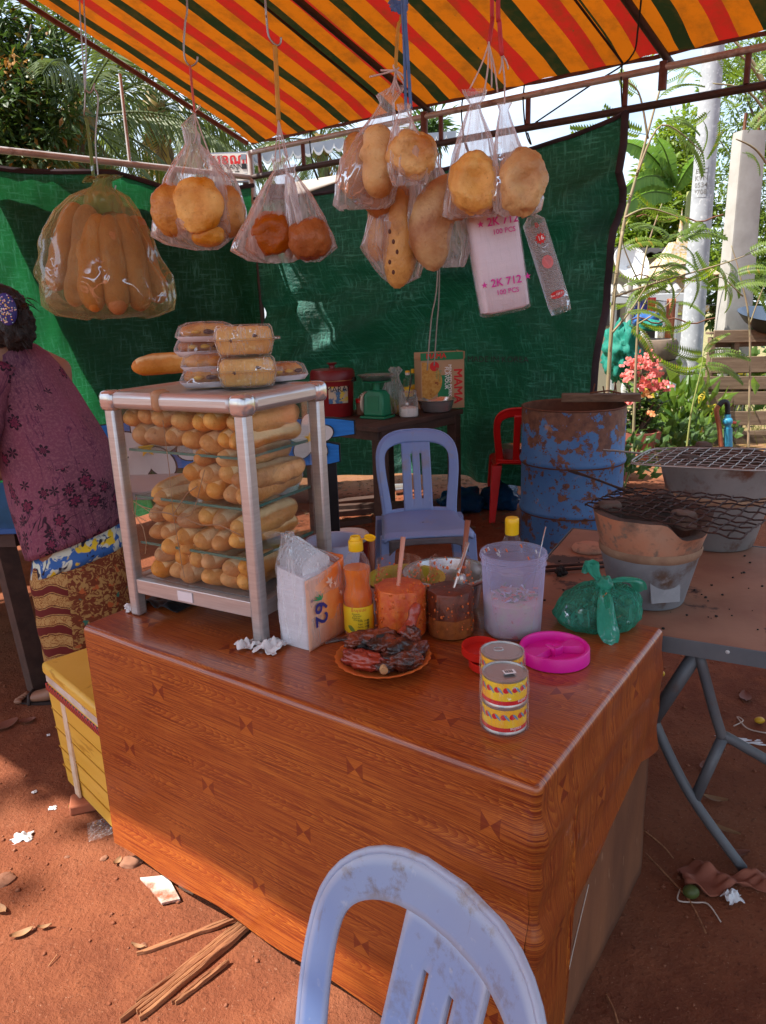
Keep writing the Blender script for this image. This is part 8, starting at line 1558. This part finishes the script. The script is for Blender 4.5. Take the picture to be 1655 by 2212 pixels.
for k, (px, py, n, rr, yel) in enumerate(((1362, 786, 7, 20, 0), (1388, 776, 11, 24, 0), (1412, 785, 7, 18, 0), (1352, 813, 8, 15, 0), (1407, 808, 12, 22, 0), (1392, 832, 8, 18, 0), (1418, 838, 9, 18, 0), (1432, 830, 5, 12, 0), (1396, 852, 4, 10, 1), (1350, 868, 8, 17, 0), (1404, 892, 4, 9, 1))):
    g = G(); c = at(px, py, ca.y-.12)-o0; m_ = mpp(c+o0)
    for q in range(n*2):
        p = c+V((rs.gauss(0, .5)*rr*m_, rs.gauss(0, .04), rs.gauss(0, .38)*rr*m_)); f = V((rs.gauss(0, .4), -1, rs.gauss(.3, .4))).normalized(); s1 = f.cross(V((0, 0, 1))).normalized(); s2 = s1.cross(f)
        for sd in (-1, 1): 
            c2 = p+s1*sd*.012; g.add([c2+f*.004*sd]+[c2+(s1*cos(b)*.015+s2*sin(b)*.018) for b in [2*pi*i/8 for i in range(8)]], [(0, 1+i, 1+(i+1) % 8) for i in range(8)])
    g.obj('flower_cluster', m_flower2 if yel else m_flower, t, smooth=0)['kind'] = 'stuff'
def leafy(name, label, px, py, Y, n, L, w, m, spread, seed, up=1.0, cat='plant', stems=True):
    rs = random.Random(seed); c = at(px, py, Y); t = thing(name, label, cat, V((c.x, Y, 0))); g = G(); H = c.z
    for k in range(n):
        p = V((rs.gauss(0, spread), rs.gauss(0, spread*.7), rs.uniform(.08, H))); d = V((p.x*1.2/spread*.3+rs.gauss(0, .4), rs.gauss(0, .5), up+rs.gauss(0, .4))); card(g, p, d, V((rs.gauss(0, 1), -1, .4)), L*rs.uniform(.6, 1.2), w, .2)
    g.obj('leaves', m, t, smooth=0)
    for k in range(5): G().tube([V((rs.gauss(0, spread*.4), rs.gauss(0, .05), 0)), V((rs.gauss(0, spread*.7), rs.gauss(0, .1), H*.9))], .008, 5).obj('stem', m_greenstem, t)
leafy('croton_shrub', 'glossy green shrub with some yellow leaves at the pole foot', 1462, 845, 7.6, 190, .26, .034, m_lf_croton, .22, 51, 1.0); leafy('leafy_plant', 'dark green leafy plant between flowering pot and pallet', 1448, 910, 7.2, 260, .14, .035, m_lf_mid, .26, 52, .4); leafy('leafy_plant', 'young green plant growing behind the top slats of the pallet', 1590, 770, 8.0, 60, .22, .06, m_lf_bright, .22, 53, .0); leafy('leafy_plant', 'green weeds showing at the drum right side', 1345, 950, 6.0, 130, .12, .025, m_lf_mid, .16, 54, .6); leafy('leafy_plant', 'green plant between pallet top and concrete post', 1620, 745, 8.9, 80, .20, .05, m_lf_mid, .3, 55, .2)
# feathery saplings: compound leaves are parts
def pinnate(L, seed, n=17, m=None):
    g = G(); rs = random.Random(seed); P = [V((L*s, 0, .10*L*sin(pi*s)-.34*L*s**2)) for s in [i/12 for i in range(13)]]; g.tube(P, [lerp(.0045, .0015, i/12) for i in range(13)], 4)
    for i in range(n):
        s = .12+.88*i/n; f = s*12; j = min(11, int(f)); p = lerp(P[j], P[j+1], f-j); tn = (P[j+1]-P[j]).normalized()
        for sd in (-1, 1): card(g, p, tn*.35+V((0, sd, -.12)), V((0, 0, 1)), L*.21*(sin(pi*min(1, .2+s*.75)))**.5, L*.032, .1)
    o = g.obj('leaf', m, smooth=0); me = o.data; bpy.data.objects.remove(o); return me
PL = [pinnate(.46, k, m=m_lf_acacia) for k in range(2)]+[pinnate(.42, 3, m=m_lf_bright)]
def sapling(label, Y, stems, leaves, r=.018, m=None):
    rs = random.Random(int(Y*100)); b = at(*stems[0][0], Y); t = thing('feathery_sapling', label, 'sapling', V((b.x, Y, 0))); o0 = t.location
    for st_ in stems:
        P = [at(px, py, Y+.1*i*((-1)**len(st_))*.3)-o0 for i, (px, py) in enumerate(st_)]
        if st_ is stems[0]: P[0].z = 0
        Q = catmull(P, 6); G().tube(Q, [lerp(r, r*.3, i/(len(Q)-1))*(1 if st_ is stems[0] else .55) for i in range(len(Q))], 7).obj('stem', m or m_stem, t, smooth=180)
    for (px, py, ang, sc) in leaves:
        o = bpy.data.objects.new('leaf', PL[rs.randrange(3)]); COL.objects.link(o); o.parent = t; p = at(px, py, Y+rs.uniform(-.2, .2))-o0
        o.matrix_local = Matrix.Translation(p) @ Matrix.Rotation(-radians(ang), 4, 'Y') @ Matrix.Rotation(rs.uniform(-.6, .6), 4, 'Z') @ Matrix.Rotation(rs.uniform(.2, 1.2), 4, 'X') @ Matrix.Scale(sc, 4)
    return t
rs = random.Random(77)
sapling('thin pinkish sapling with bare seed pods arching beside the tarpaulin edge', 5.9, [[(1310, 880), (1322, 700), (1345, 500), (1375, 380), (1418, 220), (1440, 150)], [(1345, 500), (1330, 620), (1318, 760)], [(1375, 380), (1430, 270), (1520, 330)], [(1400, 300), (1380, 200), (1340, 170)], [(1330, 640), (1420, 610), (1560, 570), (1640, 540)], [(1350, 470), (1400, 450), (1470, 470)], [(1322, 720), (1370, 660), (1430, 560)]],
        [(1395, 290, 160, .8), (1380, 205, 130, .7), (1420, 215, 30, .7), (1440, 160, 20, .7), (1360, 270, 190, .9), (1430, 270, -30, .8), (1470, 290, -40, .8), (1345, 620, 10, .8), (1400, 610, 25, .8), (1440, 600, -60, .6), (1500, 585, -70, .6), (1560, 565, -20, .7), (1610, 550, 20, .7), (1340, 540, 20, .8), (1370, 500, 10, .9), (1400, 560, 5, .9), (1420, 530, 25, .9), (1345, 680, 5, .8), (1365, 650, 30, .7), (1390, 655, -15, .7), (1330, 590, 160, .7), (1425, 590, 20, .8), (1450, 520, 15, .9), (1480, 520, 40, .7)])
rr_ = [(rs.uniform(1340, 1500), rs.uniform(440, 720), rs.uniform(-50, 60)+(180 if rs.random() < .4 else 0), rs.uniform(.55, .9)) for k in range(15)]
sapling('sapling with broad feathery leaves before the satellite dish', 6.6, [[(1372, 900), (1378, 700), (1392, 560), (1430, 440)], [(1378, 700), (1440, 660), (1500, 600)], [(1385, 620), (1350, 540), (1335, 470)], [(1380, 680), (1430, 590), (1470, 560)]], rr_, .014)
rr_ = [(rs.uniform(1540, 1640), rs.uniform(560, 625), rs.uniform(-60, 50)+(180 if rs.random() < .4 else 0), rs.uniform(.6, 1.0)) for k in range(12)]
sapling('sapling with feathery leaves in front of the concrete post', 6.9, [[(1625, 900), (1620, 720), (1600, 600), (1580, 530)], [(1620, 700), (1650, 620), (1680, 580)], [(1605, 640), (1560, 600), (1530, 610)]], rr_, .012)
sapling('slender fern-like sapling with drooping leaves before the grey pole', 6.4, [[(1480, 1000), (1492, 900), (1512, 810), (1520, 765)]], [(1520, 768, 10, .8), (1518, 770, 170, .75), (1516, 790, -8, .85), (1514, 790, 188, .8), (1520, 766, 60, .6), (1522, 785, -70, .7), (1512, 805, 175, .9), (1520, 800, 5, .8)], .010, m_greenstem)
rr_ = [(rs.uniform(1430, 1660), rs.uniform(90, 330), rs.uniform(-90, 60)+(180 if rs.random() < .4 else 0), rs.uniform(.4, .7)) for k in range(18)]
sapling('tall feathery sapling drooping twigs over the rails at the right', 6.2, [[(1720, 900), (1700, 500), (1660, 200), (1560, 60)], [(1690, 300), (1620, 200), (1540, 180)], [(1670, 220), (1600, 120), (1500, 130)], [(1695, 420), (1640, 330), (1590, 300)]], rr_, .025)
g = G(); rs = random.Random(90)
for k in range(500):
    x, y = rs.uniform(1.6, 5.5), rs.uniform(6.2, 10.5); a = rs.random()*6.28; h = rs.uniform(.08, .3); g.add([(x, y, 0), (x+.008, y, 0), (x+.12*cos(a), y+.12*sin(a), h)], [(0, 1, 2)])
g.obj('grass', m_grass, smooth=0)['kind'] = 'stuff'
# ------------------------------------------------------------------ litter on the red earth
def ground_leaf(px, py, L, w, rz, label, m=None, curl=.005, group=None):
    p = onz(px, py, 0); g = G(); n = 12
    g.grid(lambda u, v: V(((u-.5)*L, (v-.5)*2*w*(sin(pi*min(1, .03+u*.95))**.7), .005+curl*(2*v-1)**2+curl*1.2*(2*u-1)**2)), n, 4); o = g.obj('fallen_leaf', m or m_dryleaf, None, (p.x, p.y, gh(p.x, p.y)), rz, smooth=180); return tag(o, label, 'leaf', group)
ground_leaf(48, 2022, .055, .011, .5, 'curled dry leaf on the earth near the lower left corner'); ground_leaf(2, 1970, .05, .012, -.6, 'dry leaf at the left picture edge on red earth'); ground_leaf(98, 2010, .035, .006, .2, 'narrow dry leaf right of the curled leaf'); ground_leaf(300, 2052, .04, .006, -.3, 'thin dry leaf scrap above the split sticks'); ground_leaf(12, 1570, .10, .03, .9, 'brown leaf litter at the left edge near the sandal', m_dryred); ground_leaf(60, 1560, .06, .02, .3, 'second brown leaf near the sandal', m_dryred)
ground_leaf(1610, 1510, .08, .022, 1.2, 'reddish dry leaf on the earth below the folding table', m_dryred); ground_leaf(1545, 1730, .07, .013, -.4, 'pale dry leaf beside the table pipe leg brace'); ground_leaf(1560, 1795, .10, .010, -.7, 'long narrow dry leaf below the pipe leg knee'); ground_leaf(1592, 1850, .07, .013, .0, 'dull dry leaf beside the table pipe foot', m_dryred); ground_leaf(1420, 1480, .05, .014, .5, 'small dry leaf behind the counter corner', m_dryred); ground_leaf(1575, 1390, .06, .014, .4, 'dry leaf on shaded earth under the folding table', m_dryred); ground_leaf(1525, 1660, .05, .02, 1.3, 'red brown leaf between the table pipe legs', m_dryred)
ground_leaf(188, 1612, .03, .008, .6, 'dry leaf scrap near the yellow box'); ground_leaf(255, 1865, .03, .010, 1.2, 'dry leaf scrap below the counter cloth corner')
p = onz(50, 1813, 0); crumple(MAT((p.x, p.y, .002), .3), 'torn white paper on sunlit red earth at left', sz=.028, seed=21, flat=.7, m=m_paper, name='paper_scrap'); p = onz(112, 1770, 0)
for k, (px, py, sz, lab) in enumerate(((114, 1748, .011, 'small curl of white paper left of the yellow box'), (75, 1713, .008, 'tiny white paper bit near the yellow box'), (105, 1590, .007, 'tiny white scrap on the shaded earth at left'))): p = onz(px, py, 0); crumple(MAT((p.x, p.y, .003), k), lab, sz=sz, seed=30+k, flat=.8, m=m_paper, name='paper_scrap')
p = onz(1580, 1945, 0); crumple(MAT((p.x, p.y, .004), .3), 'balled white paper on the earth at the right', sz=.022, seed=41, flat=1.5, m=m_paper, name='paper_ball'); p = onz(1610, 1603, 0); crumple(MAT((p.x, p.y, .002), -.2, sc=(2.6, .7, .5)), 'flat strip of white paper under the folding table', sz=.035, seed=43, m=m_paper, name='paper_strip')
g = G(); g.grid(lambda u, v: V(((u-.5)*.24, (v-.5)*.075*(1+.5*sin(u*7)), max(.002, .010+.030*noise.noise(V((u*5, v*4, 3)))+.014*sin(u*14+v*4)))), 36, 14); p = onz(1572, 1908, 0); tag(g.obj('brown_rag', m_browncloth, None, (p.x, p.y, .002), -.12, smooth=180, solid=.002), 'crumpled brown rag on the earth at the right', 'cloth')
p = onz(1492, 1937, 0); tag(G().blob((0, 0, .017), (.021, .018, .017), 12).obj('fallen_fruit', m_mango, None, (p.x, p.y, gh(p.x, p.y)-.002), smooth=180), 'small green fruit lying by the brown rag', 'fruit'); p = onz(1640, 1567, 0); tag(G().blob((0, 0, .013), (.018, .013, .012), 12).obj('fallen_fruit', m_fruit_y, None, (p.x, p.y, gh(p.x, p.y)), smooth=180), 'small yellow fruit by tangled white string', 'fruit'); p = onz(1428, 1462, 0); tag(G().blob((0, 0, .013), (.016, .012, .012), 12).obj('fallen_fruit', m_fruit_y, None, (p.x, p.y, gh(p.x, p.y)), smooth=180), 'small yellow fruit beside the counter back corner', 'fruit')
def gline(label, pts, r, m, name='twig', cat='twig'): 
    P = [onz(px, py, .006) for px, py in pts]; P = [V((q.x, q.y, gh(q.x, q.y)+r+.002+.004*(i % 2))) for i, q in enumerate(P)]; return tag(G().tube(catmull(P, 5), r, 6).obj(name, m, smooth=180), label, cat)
gline('pale straw string curled by the small green fruit', [(1470, 1918), (1465, 1945), (1500, 1948), (1530, 1952), (1558, 1985)], .0020, m_wfoam, 'string', 'string'); gline('white string tangled by the yellow fruit', [(1585, 1570), (1605, 1562), (1592, 1552), (1610, 1575), (1630, 1582), (1655, 1590)], .0022, m_wfoam, 'string', 'string'); gline('long thin twig on the earth right of the counter', [(1395, 1838), (1440, 1890), (1490, 1945), (1525, 2015)], .0024, m_stick); gline('short twig on the earth beside the counter board', [(1392, 1795), (1430, 1825), (1455, 1850)], .0022, m_stick); gline('twig at the lower right foot of the counter', [(1310, 2150), (1325, 2185), (1335, 2212)], .0024, m_stick); gline('thin twig on sunlit earth left of the sticks', [(105, 2085), (125, 2065)], .0016, m_stick)
def wood(a, b, w0, w1, h, label, seed, n=5):
    A_, B2 = onz(*a, 0), onz(*b, 0); d = (B2-A_).normalized(); s = V((-d.y, d.x, 0)); L = (B2-A_).length; t = thing('split_stick', label, 'stick', V((A_.x, A_.y, .0)), atan2(d.y, d.x)); rs = random.Random(seed)
    for k in range(n):
        y0 = lerp(-w0/2, w0/2, (k+.5)/n); y1 = lerp(-w1/2, w1/2, (k+.5)/n); ww = max(w0, w1)/n*.62; e0, e1 = rs.uniform(-.02, .03), L*rs.uniform(.82, 1.03); g = G(); R = []
        for i in range(13):
            u = i/12; x = lerp(e0, e1, u); y = lerp(y0, y1, u)+.003*noise.noise(V((u*5, k, seed))); hh = h*(.7+.5*noise.noise(V((u*4, k*3, seed+2)))+.2); q = ww*(.85+.3*noise.noise(V((u*6, k*2, seed)))) * (1 if 0 < i < 12 else .4)
            R.append([(x, y-q, .003), (x, y-q*.8, hh*.8+.004), (x, y+q*.1, hh+.004), (x, y+q*.85, hh*.7+.004), (x, y+q, .003)])
        g.loft(R); g.obj('splinter', m_stick, t, smooth=30)
wood((282, 2205), (545, 1992), .050, .034, .016, 'thick split wooden stick lying on earth before the counter', 5); wood((385, 2165), (492, 2082), .016, .010, .012, 'short splinter beside the thick split stick', 8, 2); wood((292, 2068), (520, 1985), .008, .017, .010, 'thin split stick lying above the thick one', 6, 2)
p = [onz(*q, .004) for q in ((303, 1902), (362, 1896), (390, 1948), (350, 1957), (325, 1925))]; g = G(); g.loft([[(q.x-p[0].x, q.y-p[0].y, z) for q in p] for z in (0, .008)]); tag(g.obj('tile_shard', m_tile, None, (p[0].x, p[0].y, .006), smooth=0, bevel=.001), 'dirty broken white tile under the counter leg', 'tile')
for k, (px, py, r, lab) in enumerate(((285, 1865, .032, 'half buried brown stone below the counter cloth'), (8, 1905, .035, 'half buried stone at the left picture edge'), (310, 2045, .012, 'little stone wedge at the thin stick end'), (145, 1852, .008, 'tiny pebble near the torn paper'), (225, 1855, .012, 'small dark twig piece at the cloth corner'))):
    p = onz(px, py, 0); tag(G().blob((0, 0, r*.1), (r, r*.75, r*.42), 12, .3, 3, k).obj('stone', m_stone, None, (p.x, p.y, 0), k, smooth=60), lab, 'stone')
p = onz(157, 1744, 0); crumple(MAT((p.x, p.y, .003), .3), 'tiny green wrapper beside the yellow box', sz=.010, seed=61, flat=.9, m=m_lf_bright, name='wrapper')
S.frame_set(1)
